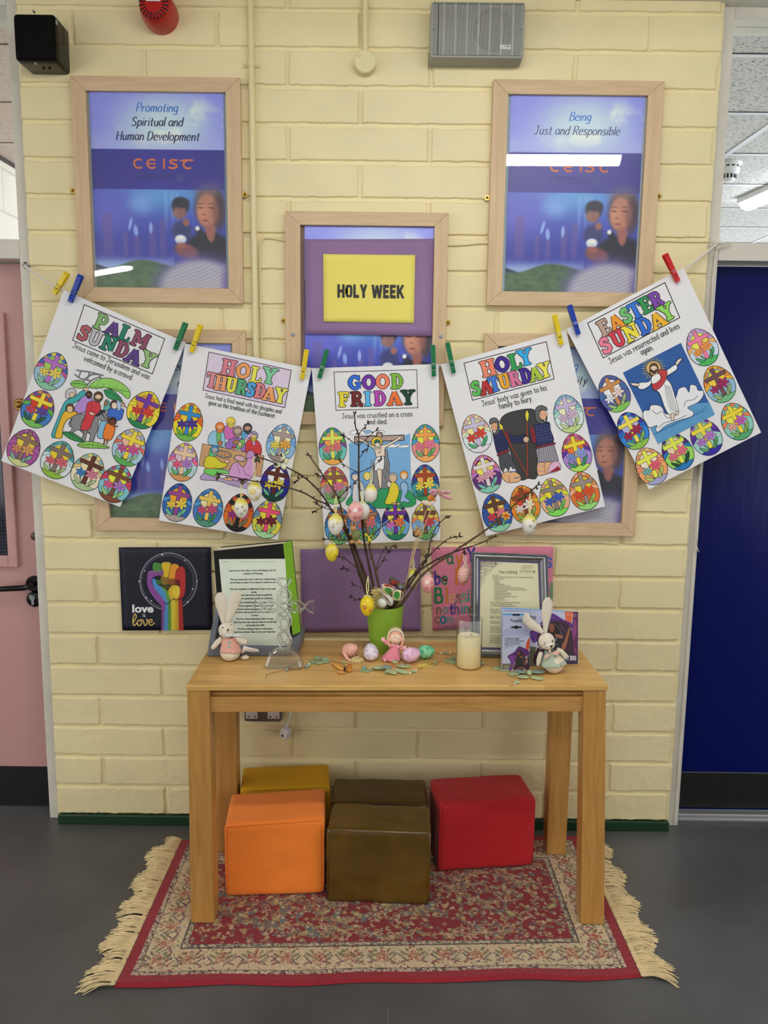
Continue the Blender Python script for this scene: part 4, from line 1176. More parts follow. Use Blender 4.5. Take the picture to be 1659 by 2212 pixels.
for px, py, lb in((633, 723, 'grey tack blob on the left side rail of the centre frame'), (952, 727, 'grey tack blob on the right side rail of the centre frame')):
 c=at(px, py, -0.024)
 mb=MB();mb.lathe([(0.0065, 0), (0.006, 0.002), (0.003, 0.0035), (0.0001, 0.0038)], M=Matrix.Translation(c)@Matrix.Rotation(PI/2, 4, 'X'), n=18)
 tag(mb.build('tack_blob', M_tack, loc=tuple(c), smooth=True, angle=50), lb, 'tack blob')
 # -- sheets pegged along the cord
M_sheet=mat('white_cartridge_paper', (236, 236, 240), rough=0.75, bmp=(16, 0.08, 0.003))
M_crayon=vc_mat('coloured_pencil', rough=0.7, pencil=0.34)
M_ink=vc_mat('black_print_ink', rough=0.6)
INK='#161616'
def _arc(cx, cy, rx, ry, a0, a1, n=12):
 return[(cx+rx*math.cos(math.radians(a0+(a1-a0)*i/n)), cy+ry*math.sin(math.radians(a0+(a1-a0)*i/n)))for i in range(n+1)]
 # fat slab letters: strokes (points, width), y up, height 1
S_, T_, B_=0.25, 0.15, 0.13
FAT={'P':(0.80, [([(.27, .06), (.27, .94)], S_), ([(.10, .065), (.46, .065)], B_), ([(.10, .935), (.30, .935)], B_), ([(.27, .92)]+_arc(.48, .69, .21, .23, 90, -90)+[(.27, .46)], .17)]), 'A':(0.98, [([(.16, .08), (.47, .90)], .19), ([(.47, .90), (.82, .08)], .27), ([(.28, .30), (.66, .30)], .13), ([(.02, .065), (.33, .065)], B_), ([(.60, .065), (.97, .065)], B_)]), 'L':(0.78, [([(.27, .06), (.27, .94)], S_), ([(.10, .935), (.46, .935)], B_), ([(.10, .07), (.66, .07)], .15), ([(.68, .06), (.70, .30)], .11)]), 'M':(1.12, [([(.20, .08), (.22, .92)], .18), ([(.24, .92), (.54, .28)], .24), ([(.54, .28), (.86, .92)], .17), ([(.88, .92), (.90, .08)], S_), ([(.04, .065), (.36, .065)], B_), ([(.72, .065), (1.06, .065)], B_), ([(.06, .935), (.28, .935)], B_), ([(.84, .935), (1.04, .935)], B_)]), 'S':(0.74, [([(.60, .74), (.54, .86), (.36, .90), (.20, .80), (.20, .64), (.38, .54), (.54, .42), (.56, .24), (.40, .11), (.22, .14), (.12, .28)], .21), ([(.62, .92), (.62, .66)], .09), ([(.10, .34), (.10, .08)], .09)]), 'U':(0.92, [([(.25, .92), (.25, .36)]+_arc(.46, .34, .21, .24, 180, 360)+[(.69, .92)], .20), ([(.25, .92), (.25, .34)], .24), ([(.08, .935), (.44, .935)], B_), ([(.54, .935), (.86, .935)], B_)]), 'N':(0.98, [([(.22, .08), (.22, .92)], .17), ([(.22, .90), (.76, .12)], .25), ([(.76, .10), (.76, .92)], .17), ([(.06, .065), (.40, .065)], B_), ([(.08, .935), (.26, .935)], B_), ([(.58, .935), (.92, .935)], B_)]), 'D':(0.88, [([(.27, .06), (.27, .94)], S_), ([(.10, .065), (.30, .065)], B_), ([(.10, .935), (.30, .935)], B_), ([(.27, .92), (.42, .92)]+_arc(.42, .50, .30, .42, 90, -90)+[(.27, .08)], .17), ([(.70, .70), (.73, .5), (.70, .30)], .22)]), 'Y':(0.90, [([(.18, .90), (.46, .48)], .24), ([(.72, .90), (.46, .48)], .17), ([(.45, .50), (.45, .07)], S_), ([(.02, .935), (.36, .935)], B_), ([(.56, .935), (.88, .935)], B_), ([(.27, .065), (.63, .065)], B_)]), 'H':(0.98, [([(.26, .06), (.26, .94)], S_), ([(.74, .06), (.74, .94)], S_), ([(.26, .50), (.74, .50)], .15)]+[([(a, b), (a+.34, b)], B_)for a in(.09, .57)for b in(.065, .935)]), 'O':(0.92, [(_arc(.46, .50, .31, .38, 0, 360, 24), .20), (_arc(.46, .5, .32, .34, -40, 40), .24), (_arc(.46, .5, .32, .34, 140, 220), .24)]), 'T':(0.88, [([(.44, .06), (.44, .94)], S_), ([(.08, .92), (.80, .92)], .15), ([(.09, .93), (.07, .70)], .11), ([(.79, .93), (.81, .70)], .11), ([(.26, .065), (.62, .065)], B_)]), 'R':(0.94, [([(.27, .06), (.27, .94)], S_), ([(.10, .065), (.44, .065)], B_), ([(.10, .935), (.30, .935)], B_), ([(.27, .92)]+_arc(.48, .71, .20, .21, 90, -90)+[(.27, .50)], .17), ([(.44, .50), (.60, .34), (.70, .10), (.88, .08)], .21)]), 'G':(0.92, [(_arc(.46, .50, .31, .38, -40, -330, 20), .20), (_arc(.46, .5, .32, .34, 140, 220), .24), ([(.70, .44), (.70, .10)], .22), ([(.54, .46), (.86, .46)], .12), ([(.74, .90), (.74, .66)], .10)]), 'F':(0.76, [([(.27, .06), (.27, .94)], S_), ([(.10, .065), (.46, .065)], B_), ([(.10, .925), (.66, .925)], .15), ([(.68, .94), (.70, .68)], .11), ([(.27, .50), (.54, .50)], .14), ([(.55, .62), (.55, .38)], .10)]), 'I':(0.52, [([(.26, .06), (.26, .94)], S_), ([(.08, .065), (.44, .065)], B_), ([(.08, .935), (.44, .935)], B_)]), 'E':(0.80, [([(.27, .06), (.27, .94)], S_), ([(.10, .925), (.66, .925)], .15), ([(.10, .075), (.68, .075)], .15), ([(.68, .94), (.69, .70)], .11), ([(.70, .06), (.71, .30)], .11), ([(.27, .50), (.52, .50)], .13), ([(.53, .61), (.53, .39)], .10)]), }
def fat_letter(d, ch, x, y, h, rot, col, line=0.055, wx=1.0):
 adv, sts=FAT[ch]
 c_, s_=math.cos(rot), math.sin(rot)
 def P(a, b_):
  u, v=(a-adv/2)*h*wx, -(b_-0.5)*h
  return(x+u*c_-v*s_, y+u*s_+v*c_)
 for pas in(0, 1):
  for pts, w_ in sts:
   q=[P(*p)for p in pts]
   ww=(w_*1.13+(line if pas==0 else-line*0.55))*h
   cc=INK if pas==0 else col
   d.stroke(q, ww, cc, cap=False)
   if w_<.16:
    for e in(q[0], q[-1]):d.dot(e[0], e[1], ww*0.5, cc, n=10)
def fit_hand(d, txt, p0, p1, size, col=INK, w_=8, **k):
 L=math.hypot(p1[0]-p0[0], p1[1]-p0[1])
 rot=math.atan2(p1[1]-p0[1], p1[0]-p0[0])
 xs=L/(text_w(txt, 4)*size/100)
 hand(d, txt, p0[0], p0[1], size*0.93, col, w_=w_, align='l', rot=rot, xs=xs/0.93, gap=4, **k)
def egg_outline(n=36):
 pts=[]
 for i in range(n):
  a=2*PI*i/n
  y=-math.cos(a)
  pts.append((0.80*math.sin(a)*(1+0.13*y-0.05*y*y), y))
 return pts
EGG=egg_outline()
def egg_w(y):return 0.80*math.sqrt(max(0, 1-y*y))*(1+0.13*y-0.05*y*y)
def draw_egg(d, col):
 bg, side, b1, b2, sun, cross, f1, f2, leaf, mound=col
 k=0.022
 d.fill(EGG, bg)
 for s in(-1, 1):
  q=[(s*0.15, -0.30)]+[(s*egg_w(y), y)for y in(-0.42, -0.30, -0.15, 0.0, 0.12)]
  d.fill(q, side);d.stroke(q, k, INK, closed=True)
 n=9
 for i in range(n):
  a0, a1=math.radians(-190+200*i/n), math.radians(-190+200*(i+1)/n)
  def O(a):
  # outer edge on the egg along direction a from the sun centre
   t=0.3
   while t<2:
    x, y=t*math.cos(a), -0.30+t*math.sin(a)
    if y<-0.999 or abs(x)>egg_w(y):break
    t+=0.02
   return(t*math.cos(a), max(-0.995, -0.30+t*math.sin(a)))
  I=lambda a:(0.52*math.cos(a), -0.30+0.52*math.sin(a))
  o0, om, o1, i0, i1=O(a0), O((a0+a1)/2), O(a1), I(a0), I(a1)
  if math.hypot(o0[0], o0[1]+.3)<0.53 or math.hypot(o1[0], o1[1]+.3)<0.53:continue
  q=[i0, o0, om, o1, i1]
  d.fill(q, (b1, b2)[i%2]);d.stroke(q, k*.8, INK, closed=True)
 d.ell(0, -0.28, 0.47, 0.47, sun, n=26, line=k)
 md=[(-egg_w(0.70)*0.98, 0.70), (-0.3, 0.66), (0.0, 0.65), (0.3, 0.67), (egg_w(0.70)*.98, 0.70)]+[(egg_w(y), y)for y in(0.82, 0.92)]+[(0.1, 0.99), (-0.1, 0.99)]+[(-egg_w(y), y)for y in(0.92, 0.82)]
 d.fill(md, mound);d.stroke(md, k, INK, closed=True)
 cr=[(-0.11, -0.88), (0.11, -0.88), (0.11, -0.54), (0.60, -0.54), (0.60, -0.33), (0.11, -0.33), (0.11, 0.64), (-0.11, 0.64), (-0.11, -0.33), (-0.60, -0.33), (-0.60, -0.54), (-0.11, -0.54)]
 d.fill(cr, cross);d.stroke(cr, k, INK, closed=True)
 for lf in([(-.18, .70), (-.34, .52), (-.58, .38), (-.52, .56), (-.34, .72)], [(-.10, .70), (-.30, .40), (-.30, .25), (-.20, .44)], [(.10, .70), (.22, .46), (.52, .22), (.50, .42), (.34, .62), (.22, .72)], [(.26, .70), (.28, .4), (.22, .2), (.36, .46)]):
  d.shape(lf, leaf, line=k)
 for(fx, fy, r, fc)in((-0.32, 0.16, 0.25, f1), (0.22, 0.04, 0.30, f2)):
  for i in range(6):
   a=2*PI*i/6+0.3
   cx, cy=fx+r*.62*math.cos(a), fy+r*.5*math.sin(a)
   d.ell(cx, cy, r*.52, r*.27, fc, rot=math.atan2(math.sin(a)*.8, math.cos(a)), n=12, line=k*.8)
  d.dot(fx, fy, r*.18, fc)
 d.stroke(EGG, k*1.3, INK, closed=True)
def lerp_quad(P, s_, t_):
 return P[0]*(1-s_)*(1-t_)+P[1]*s_*(1-t_)+P[2]*s_*t_+P[3]*(1-s_)*t_
def make_sheet(label, origin, sc, quad, Y, box, boxcol, lines, caps, csize, eggs, egg_r, picture):
 T=lambda x, y:at(origin[0]+x*sc, origin[1]+y*sc, Y)
 P=[T(*q)for q in quad]
 mb=MB();n=10
 vs=[lerp_quad(P, i/n, j/n)for j in range(n+1)for i in range(n+1)]
 fs=[(j*(n+1)+i, j*(n+1)+i+1, (j+1)*(n+1)+i+1, (j+1)*(n+1)+i)for j in range(n)for i in range(n)]
 mb.add(vs, fs)
 o=mb.build('paper_sheet', M_sheet, loc=tuple((P[2]+P[3])/2))
 md=o.modifiers.new('thickness', 'SOLIDIFY');md.thickness=0.0004;md.offset=0
 tag(o, label, 'poster sheet', 'white Holy Week sheets pegged along the cord')
 rot=math.atan2(quad[1][1]-quad[0][1], quad[1][0]-quad[0][0])
 d=Draw(T)
 if boxcol:d.fill(box, boxcol)
 d.stroke(box, 7, INK, closed=True)
 for h, wx, letters in lines:
  for ch, x, y, col in letters:fat_letter(d, ch, x, y, h, rot, col, wx=wx)
 d.build('title', M_crayon, o)
 d=Draw(T)
 for txt, p0, p1 in caps:fit_hand(d, txt, p0, p1, csize, w_=9)
 d.build('caption', M_ink, o)
 d=Draw(T);picture(d, rot);d.build('drawing', M_crayon, o)
 for k, (x, y, *col)in enumerate(eggs):
  e=Draw(place(T, x, y, rot, egg_r[0]/0.80, egg_r[1]), lift=0.0006+0.0007*(k%2));draw_egg(e, col);e.build('egg_cutout', M_crayon, o)
 return o
def E(x, y, s):
 c=s.split()
 return(x, y)+tuple('#'+q for q in c)
SK, SKD='#e8c4a0', '#7a4a30'
def head(d, x, y, r, skin, hair=None, beard=None, L=5, face=True):
 if hair:d.ell(x, y-r*.15, r*1.12, r*1.2, hair, line=L*.8)
 d.ell(x, y+r*.1, r*.8, r*.95, skin, line=L*.7)
 if beard:d.shape([(x-r*.75, y+r*.2), (x, y+r*.55), (x+r*.75, y+r*.2), (x+r*.5, y+r*1.1), (x, y+r*1.3), (x-r*.5, y+r*1.1)], beard, line=L*.6)
 if hair:d.shape([(x-r*.95, y+r*.1), (x-r*.8, y-r*.9), (x, y-r*1.25), (x+r*.8, y-r*.9), (x+r*.95, y+r*.1), (x+r*.55, y-r*.45), (x, y-r*.6), (x-r*.55, y-r*.45)], hair)
 if face:
  for s in(-1, 1):d.dot(x+s*r*.3, y+r*.05, r*.09, INK, n=6)
def leaf_frond(d, pts, col, vein, L=5):
 d.shape(pts, col, line=L)
 n=len(pts)//2
 a, b_=pts[0], pts[n]
 d.stroke([a, ((a[0]+b_[0])/2, (a[1]+b_[1])/2-12), b_], L*1.3, vein, sm=True)
 for i in range(1, 6):
  t=i/6.5
  m=(a[0]+(b_[0]-a[0])*t, a[1]+(b_[1]-a[1])*t-12*(1-abs(2*t-1)))
  for s in(-1, 1):
   q=Vector((b_[0]-a[0], b_[1]-a[1])).normalized()
   d.stroke([m, (m[0]+q.x*24-s*q.y*26, m[1]+q.y*24+s*q.x*26)], L*.6, vein)
   # -- the five drawings
def pic_palm(d, rot):
 L=5
 d.fill([(640, 832), (1142, 1010), (940, 1545), (440, 1425)], '#e6e6ec')
 for q in([(655, 868), (770, 885), (880, 912)], [(640, 905), (690, 940), (775, 958)], [(690, 880), (672, 925)], [(765, 888), (748, 940)], [(850, 905), (860, 935)], [(700, 985), (730, 940), (790, 905), (850, 905)], [(735, 1000), (790, 950), (850, 925)]):d.stroke(q, 13, '#6c6c72', sm=True);
 leaf_frond(d, [(600, 985), (640, 955), (700, 960), (748, 1000), (705, 1022), (640, 1015)], '#8ccc60', '#3c7c30')
 leaf_frond(d, [(755, 1008), (840, 945), (950, 938), (1050, 985), (1110, 1055), (1092, 1112), (1020, 1055), (900, 1018), (820, 1025)], '#90d060', '#4c8c34')
 leaf_frond(d, [(888, 1040), (950, 1035), (1010, 1080), (1045, 1135), (985, 1125), (920, 1100)], '#2c9458', '#1c6038')
 d.shape([(560, 1100), (570, 1040), (620, 1020), (650, 1045), (640, 1090), (600, 1105)], '#c4c4c8', line=L)
 d.ell(615, 1078, 20, 22, '#e8c8a8', line=4)
 d.shape([(440, 1425), (480, 1310), (520, 1210), (560, 1130), (640, 1090), (705, 1040), (728, 1055), (722, 1090), (640, 1145), (575, 1190), (530, 1260), (500, 1350), (478, 1440)], '#3ca8b0', line=L)
 d.ell(735, 1030, 22, 14, SK, line=4)
 d.shape([(470, 1436), (500, 1330), (545, 1225), (600, 1215), (650, 1225), (660, 1248), (600, 1275), (560, 1310), (535, 1380), (528, 1444)], '#e8b428', line=L)
 head(d, 598, 1195, 32, SK, '#5c3420');d.ell(690, 1200, 22, 14, SK, line=4)
 d.shape([(635, 1200), (690, 1110), (735, 1080), (790, 1105), (790, 1160), (740, 1215), (680, 1235)], '#b48cd8', line=L)
 head(d, 760, 1078, 24, SKD, '#201818', '#181010')
 d.shape([(890, 1160), (905, 1120), (935, 1140), (935, 1200), (890, 1210)], '#58b0a4', line=L);d.ell(905, 1150, 16, 20, '#a06848', line=4)
 d.shape([(915, 1240), (950, 1190), (1050, 1200), (1050, 1240), (1030, 1290), (960, 1290)], '#3468c8', line=L)
 head(d, 978, 1165, 32, '#f0d8c0', '#54342c');d.shape([(1000, 1120), (1030, 1150), (1030, 1200), (1005, 1210)], '#a8c8e8', line=4)
 d.ell(1052, 1160, 12, 20, SK, line=4);d.stroke([(1045, 1140), (1078, 1190)], 8, '#8c5c34')
 d.shape([(870, 1290), (915, 1300), (890, 1440), (830, 1430)], '#80b8e0', line=L)
 g='#84868c'
 d.shape([(600, 1310), (625, 1260), (700, 1240), (780, 1260), (850, 1225), (890, 1215), (915, 1265), (912, 1300), (875, 1300), (845, 1290), (835, 1360), (815, 1420), (790, 1480), (762, 1478), (772, 1410), (745, 1400), (722, 1480), (698, 1478), (712, 1390), (650, 1380), (605, 1420), (578, 1412), (615, 1370)], g, line=L)
 d.shape([(810, 1255), (850, 1205), (905, 1215), (880, 1235), (840, 1260)], '#28282c');d.stroke([(615, 1290), (590, 1320), (600, 1350)], 9, '#3c3c40', sm=True)
 d.dot(880, 1250, 6, INK);d.stroke([(865, 1235), (905, 1290)], 5, INK)
 d.shape([(690, 1330), (735, 1260), (765, 1280), (745, 1370), (700, 1375)], '#e8d48c', line=L)
 d.shape([(750, 1150), (800, 1130), (850, 1150), (858, 1210), (815, 1255), (790, 1310), (762, 1372), (690, 1372), (722, 1270), (735, 1210)], '#cc3440', line=L)
 d.stroke([(790, 1160), (780, 1210), (805, 1240)], 5, '#8c1c28', sm=True);d.ell(785, 1238, 24, 13, SK, rot=.4, line=4)
 head(d, 840, 1098, 36, '#e8c8a4', '#54382c', '#5c4034')
 for x in(700, 750):d.stroke([(x-15, 1380), (x+20, 1412)], 8, '#5c4038')
 d.shape([(880, 1445), (905, 1330), (945, 1320), (985, 1350), (950, 1460)], '#ec7c28', line=L);head(d, 962, 1308, 30, '#6c3c28', '#2c1814')
 d.stroke([(970, 1350), (1005, 1345)], 11, '#6c3c28');d.stroke([(925, 1320), (925, 1270)], 11, '#6c3c28')
 for x in(895, 920):d.stroke([(x, 1455), (x-8, 1495)], 12, '#6c3c28')
 leaf_frond(d, [(535, 1395), (610, 1400), (680, 1440), (712, 1475), (640, 1470), (570, 1435)], '#2c9050', '#1c5c34')
 leaf_frond(d, [(660, 1505), (740, 1475), (850, 1490), (935, 1530), (840, 1532), (720, 1528)], '#90c858', '#4c8830')
def pic_supper(d, rot):
 L=5
 d.fill([(505, 912), (1140, 1040), (1060, 1695), (412, 1640)], '#e8e6ee')
 d.shape([(485, 1212), (780, 1270), (1085, 1330), (1055, 1535), (760, 1470), (450, 1425)], '#cc9c70', line=L, sm=False)
 for i in range(8):d.stroke([(480-i*4, 1235+i*24), (760, 1290+i*23)], 3, '#b08458')
 # back row
 d.shape([(690, 1150), (700, 1060), (735, 1030), (800, 1060), (830, 1110), (780, 1170)], '#cc68b4', line=L);head(d, 762, 1005, 40, '#e4cc58', '#e8d048', '#d8c048')
 d.shape([(545, 1215), (545, 1140), (590, 1090), (680, 1095), (705, 1150), (700, 1240), (620, 1230)], '#90c4e0', line=L)
 d.shape([(625, 1100), (665, 1100), (660, 1190), (630, 1215)], '#6cb86c', line=4);head(d, 655, 1055, 40, '#f0b080', '#e87830', '#e87830')
 d.shape([(865, 1150), (880, 1090), (960, 1095), (985, 1140), (900, 1170)], '#58a0d4', line=L);head(d, 925, 1065, 40, '#c09070', '#3c3c40', '#38383c')
 d.shape([(905, 1290), (915, 1190), (985, 1165), (1050, 1215), (1055, 1315), (960, 1300)], '#c83438', line=L);d.shape([(965, 1180), (1000, 1185), (990, 1240)], '#c8a0d8', line=4)
 head(d, 985, 1140, 38, '#e4c878', '#9c94a8', '#b4a838');d.stroke([(950, 1105), (1025, 1130)], 15, '#7c70a4')
 d.shape([(900, 1160), (955, 1110), (968, 1130), (890, 1185)], '#e4b0dc', line=4)
 d.shape([(705, 1230), (740, 1180), (800, 1155), (870, 1165), (905, 1230), (895, 1290), (840, 1260), (790, 1250), (740, 1265)], '#9468bc', line=L)
 d.shape([(835, 1190), (895, 1170), (880, 1240), (815, 1270)], '#70b460', line=4);head(d, 828, 1095, 42, '#c8b0a0', '#948078', '#8c7c74')
 d.shape([(780, 1195), (815, 1175), (845, 1190), (830, 1215), (790, 1215)], '#a87848', line=4);d.ell(850, 1220, 16, 24, SK, line=4)
 d.shape([(640, 1190), (680, 1190), (672, 1225), (645, 1225)], '#c86c4c', line=4);d.shape([(775, 1240), (805, 1240), (797, 1262), (784, 1262)], '#c03830', line=4);d.stroke([(788, 1262), (784, 1285)], 5, '#c03830')
 d.ell(690, 1315, 80, 34, '#8c8884', rot=.18, line=L);d.ell(690, 1310, 64, 24, '#b8b0a8', rot=.18)
 for x, y in((665, 1305), (695, 1310), (722, 1322)):d.ell(x, y, 22, 16, '#e09858', line=4)
 d.ell(850, 1355, 60, 30, '#a09c98', rot=.2, line=L);d.ell(850, 1352, 46, 20, '#e0a8c0', rot=.2)
 # front pair
 d.shape([(505, 1440), (510, 1360), (545, 1330), (610, 1340), (665, 1390), (720, 1400), (722, 1430), (660, 1455), (600, 1450)], '#d4cc28', line=L)
 d.shape([(500, 1500), (515, 1455), (610, 1455), (740, 1480), (740, 1505), (640, 1500), (600, 1530), (520, 1525)], '#70d060', line=L);d.stroke([(512, 1448), (600, 1455)], 12, '#c86440')
 d.shape([(555, 1330), (560, 1260), (610, 1290), (620, 1330)], '#58c478', line=4);head(d, 605, 1275, 36, '#b8b0b0', '#3888b8', '#909094');d.ell(725, 1385, 22, 16, SK, line=4)
 p='#d49cd4'
 d.shape([(745, 1500), (780, 1410), (830, 1395), (880, 1440), (920, 1380), (925, 1310), (970, 1290), (1010, 1360), (1000, 1470), (950, 1560), (860, 1590), (780, 1560)], p, line=L)
 d.stroke([(880, 1440), (900, 1500), (950, 1530)], 4, INK, sm=True);d.stroke([(820, 1410), (850, 1500)], 4, INK);d.shape([(915, 1350), (925, 1290), (965, 1280), (1000, 1320), (960, 1350)], '#c090cc', line=L)
 d.shape([(470, 1560), (505, 1500), (600, 1535), (950, 1600), (940, 1650), (800, 1625), (640, 1575)], '#b09cc8', line=L);d.ell(735, 1555, 46, 16, '#e0a884', rot=.1, line=4)
def pic_cross(d, rot):
 L=6
 d.fill([(540, 962), (1180, 945), (1198, 1758), (565, 1755)], '#eceef4')
 d.fill([(545, 1090), (1182, 1060), (1196, 1640), (560, 1640)], '#78b0e4')
 d.fill([(1100, 1060), (1135, 1010), (1182, 990), (1182, 1100)], '#78b0e4')
 for q in([(560, 1000), (600, 960), (700, 965), (740, 990), (790, 975), (900, 960), (900, 1000), (740, 1010)], [(930, 1130), (985, 1100), (1040, 1110), (1075, 1085), (1060, 1130), (980, 1140)], [(1045, 1130), (1090, 1115), (1165, 1113), (1165, 1135), (1090, 1140)]):d.shape(q, '#f4f6fa', line=4)
 d.shape([(700, 975), (740, 995), (775, 970), (760, 960), (720, 962)], '#88b8e4', line=4)
 d.shape([(920, 1150), (945, 1170), (950, 1240), (968, 1300), (965, 1400), (985, 1460), (975, 1540), (900, 1610), (800, 1600), (790, 1420), (830, 1260)], '#84868c', line=L, sm=False)
 for i in range(12):d.stroke([(905+(i%4)*16, 1200+i*28), (900+(i%5)*14, 1290+i*26)], 4, '#505256')
 d.shape([(775, 1330), (785, 1255), (800, 1330), (800, 1500), (770, 1500)], '#9c9ea4', line=4, sm=False)
 d.shape([(565, 1640), (700, 1580), (820, 1600), (900, 1560), (1060, 1580), (1196, 1600), (1196, 1755), (565, 1752)], '#2c9c60', line=4)
 br='#b89c90'
 d.fill([(605, 1026), (1120, 1008), (1119, 1062), (606, 1084)], br);d.stroke([(605, 1026), (1120, 1008), (1119, 1062), (606, 1084)], 9, INK, closed=True)
 d.fill([(835, 985), (890, 983), (890, 1040), (838, 1040)], br);d.stroke([(838, 1030), (835, 985), (890, 983), (890, 1030)], 9, INK)
 sk='#f0dcc4'
 d.shape([(625, 1035), (700, 1060), (790, 1115), (920, 1105), (1020, 1060), (1078, 1018), (1092, 1035), (1050, 1070), (940, 1130), (920, 1160), (912, 1245), (840, 1250), (812, 1165), (780, 1135), (700, 1085), (630, 1060)], sk, line=L)
 d.shape([(822, 1255), (905, 1228), (915, 1290), (905, 1365), (870, 1370), (815, 1375)], '#f2f2f4', line=L);d.stroke([(835, 1270), (890, 1260)], 5, INK);d.stroke([(850, 1290), (905, 1250)], 5, INK)
 d.shape([(838, 1372), (885, 1370), (888, 1450), (885, 1550), (865, 1552), (850, 1470)], sk, line=L)
 d.ell(838, 1080, 58, 55, '#e4c23c', line=L);d.ell(842, 1090, 34, 36, '#1f6a50', line=4);d.shape([(815, 1090), (872, 1090), (880, 1140), (860, 1160), (848, 1120), (830, 1160), (812, 1135)], '#b0a8a4', line=4);d.ell(845, 1110, 22, 24, sk, line=4)
 d.stroke([(845, 1160), (865, 1190), (890, 1160)], 4, INK);d.stroke([(840, 1195), (880, 1195)], 4, INK)
 d.shape([(920, 1710), (960, 1600), (975, 1510), (1020, 1500), (1060, 1540), (1065, 1620), (1040, 1690), (1030, 1725), (950, 1728)], '#ecd834', line=L);head(d, 1005, 1455, 42, SK, '#b4a8a4');d.ell(965, 1520, 22, 28, '#f4e4d8', line=4)
 d.shape([(1080, 1700), (1095, 1600), (1080, 1530), (1120, 1490), (1160, 1540), (1150, 1610), (1130, 1650), (1180, 1690), (1160, 1710), (1120, 1700)], '#98c0ec', line=L);head(d, 1118, 1430, 38, '#f4dcc4', '#ec9c2c')
 for x in(1020, 1060):d.ell(x, 1722, 22, 10, SK, line=4)
 d.shape([(585, 1690), (600, 1520), (650, 1480), (700, 1530), (710, 1640), (690, 1700)], '#c8d8ec', line=L);head(d, 610, 1440, 38, '#f0dcc8', '#4c7cc0');head(d, 735, 1440, 36, '#f4e090', '#ecd83c')
 d.shape([(715, 1690), (720, 1560), (770, 1500), (830, 1560), (840, 1650), (800, 1700)], '#eceef2', line=L)
def pic_soldiers(d, rot):
 L=5
 d.fill([(435, 1085), (1020, 950), (1150, 1625), (610, 1760)], '#ecebf0')
 d.shape([(575, 1100), (640, 1035), (800, 998), (890, 1015), (980, 1150), (900, 1300), (905, 1590), (820, 1612), (740, 1605), (640, 1300), (590, 1200)], '#38383a', line=L)
 navy, red='#1c2450', '#7c1c2c'
 # left guard
 d.shape([(505, 1170), (520, 1215), (560, 1180), (640, 1210), (700, 1235), (800, 1225), (800, 1295), (700, 1300), (650, 1300), (640, 1370), (560, 1400), (525, 1300)], navy, line=L)
 d.stroke([(628, 1205), (660, 1300)], 22, red);d.shape([(555, 1390), (640, 1355), (650, 1380), (560, 1415)], red, line=4)
 d.shape([(560, 1412), (645, 1380), (720, 1510), (690, 1530), (665, 1500), (650, 1545), (620, 1510), (600, 1560), (575, 1520)], '#4c5058', line=L, sm=False)
 for i in range(7):d.stroke([(575+i*14, 1410-i*5), (592+i*17, 1530-i*6)], 4, '#202428')
 head(d, 525, 1150, 38, '#e0a47c', None);d.shape([(480, 1115), (490, 1085), (530, 1075), (560, 1100), (562, 1120), (520, 1115), (486, 1135)], '#5c5e62', line=L);d.shape([(555, 1110), (568, 1160), (560, 1215), (520, 1225), (548, 1180)], '#54565a', line=4)
 d.shape([(590, 1580), (640, 1550), (720, 1560), (760, 1600), (740, 1640), (660, 1650), (610, 1630)], '#e8b080', line=L);d.stroke([(660, 1560), (720, 1545)], 8, '#3c5c9c');d.stroke([(700, 1610), (750, 1600)], 8, '#3c5c9c');d.stroke([(650, 1590), (660, 1640)], 4, INK)
 # right guard
 d.shape([(840, 1180), (880, 1140), (1000, 1110), (1020, 1180), (1045, 1290), (910, 1330), (880, 1290), (845, 1290)], navy, line=L)
 for i in range(6):d.stroke([(880, 1160+i*26), (1030, 1130+i*27)], 2.5, '#4c5c9c')
 for i in range(6):d.stroke([(895+i*24, 1150), (920+i*22, 1310)], 2.5, '#4c5c9c')
 d.shape([(840, 1175), (870, 1155), (895, 1280), (860, 1290)], red, line=4);d.shape([(900, 1330), (1045, 1295), (1052, 1312), (908, 1350)], red, line=4)
 d.shape([(910, 1345), (1050, 1312), (1092, 1450), (1060, 1480), (1030, 1455), (1000, 1480), (970, 1455), (940, 1480), (905, 1460)], '#9c98a4', line=L, sm=False)
 for i in range(8):d.stroke([(922+i*17, 1345-i*4), (922+i*22, 1460)], 4, '#54525c')
 head(d, 955, 1045, 46, '#e4ac88', None);d.shape([(885, 1010), (900, 980), (940, 965), (985, 985), (988, 1010), (930, 1010), (925, 1080), (970, 1110), (985, 1060), (990, 1090), (960, 1125), (905, 1110), (885, 1060)], '#5c5e64', line=L)
 d.shape([(905, 1480), (960, 1470), (1025, 1470), (1030, 1540), (980, 1575), (910, 1580)], '#e8b080', line=L);d.stroke([(905, 1500), (965, 1500)], 8, '#cc8ca8');d.stroke([(905, 1550), (960, 1550)], 8, '#cc8ca8');d.stroke([(965, 1475), (975, 1570)], 4, INK)
 d.shape([(1025, 1480), (1085, 1460), (1110, 1530), (1000, 1565)], '#e4b4d8', line=4);d.fill([(1000, 1565), (1090, 1500), (1112, 1538)], '#8c1c30')
 # spears
 d.stroke([(812, 1100), (818, 1605)], 15, INK);d.stroke([(812, 1100), (818, 1600)], 9, '#a04028')
 d.shape([(810, 1105), (796, 1050), (812, 1008), (830, 1050), (818, 1105)], '#e4d83c', line=4)
 d.stroke([(590, 1170), (815, 1590)], 13, INK);d.stroke([(590, 1170), (815, 1590)], 8, '#a04028');d.shape([(600, 1185), (570, 1160), (568, 1128), (595, 1145)], '#e4d83c', line=4)
 d.ell(805, 1268, 26, 26, SK, line=L);d.stroke([(790, 1262), (825, 1262)], 3, INK);d.stroke([(790, 1278), (825, 1278)], 3, INK)
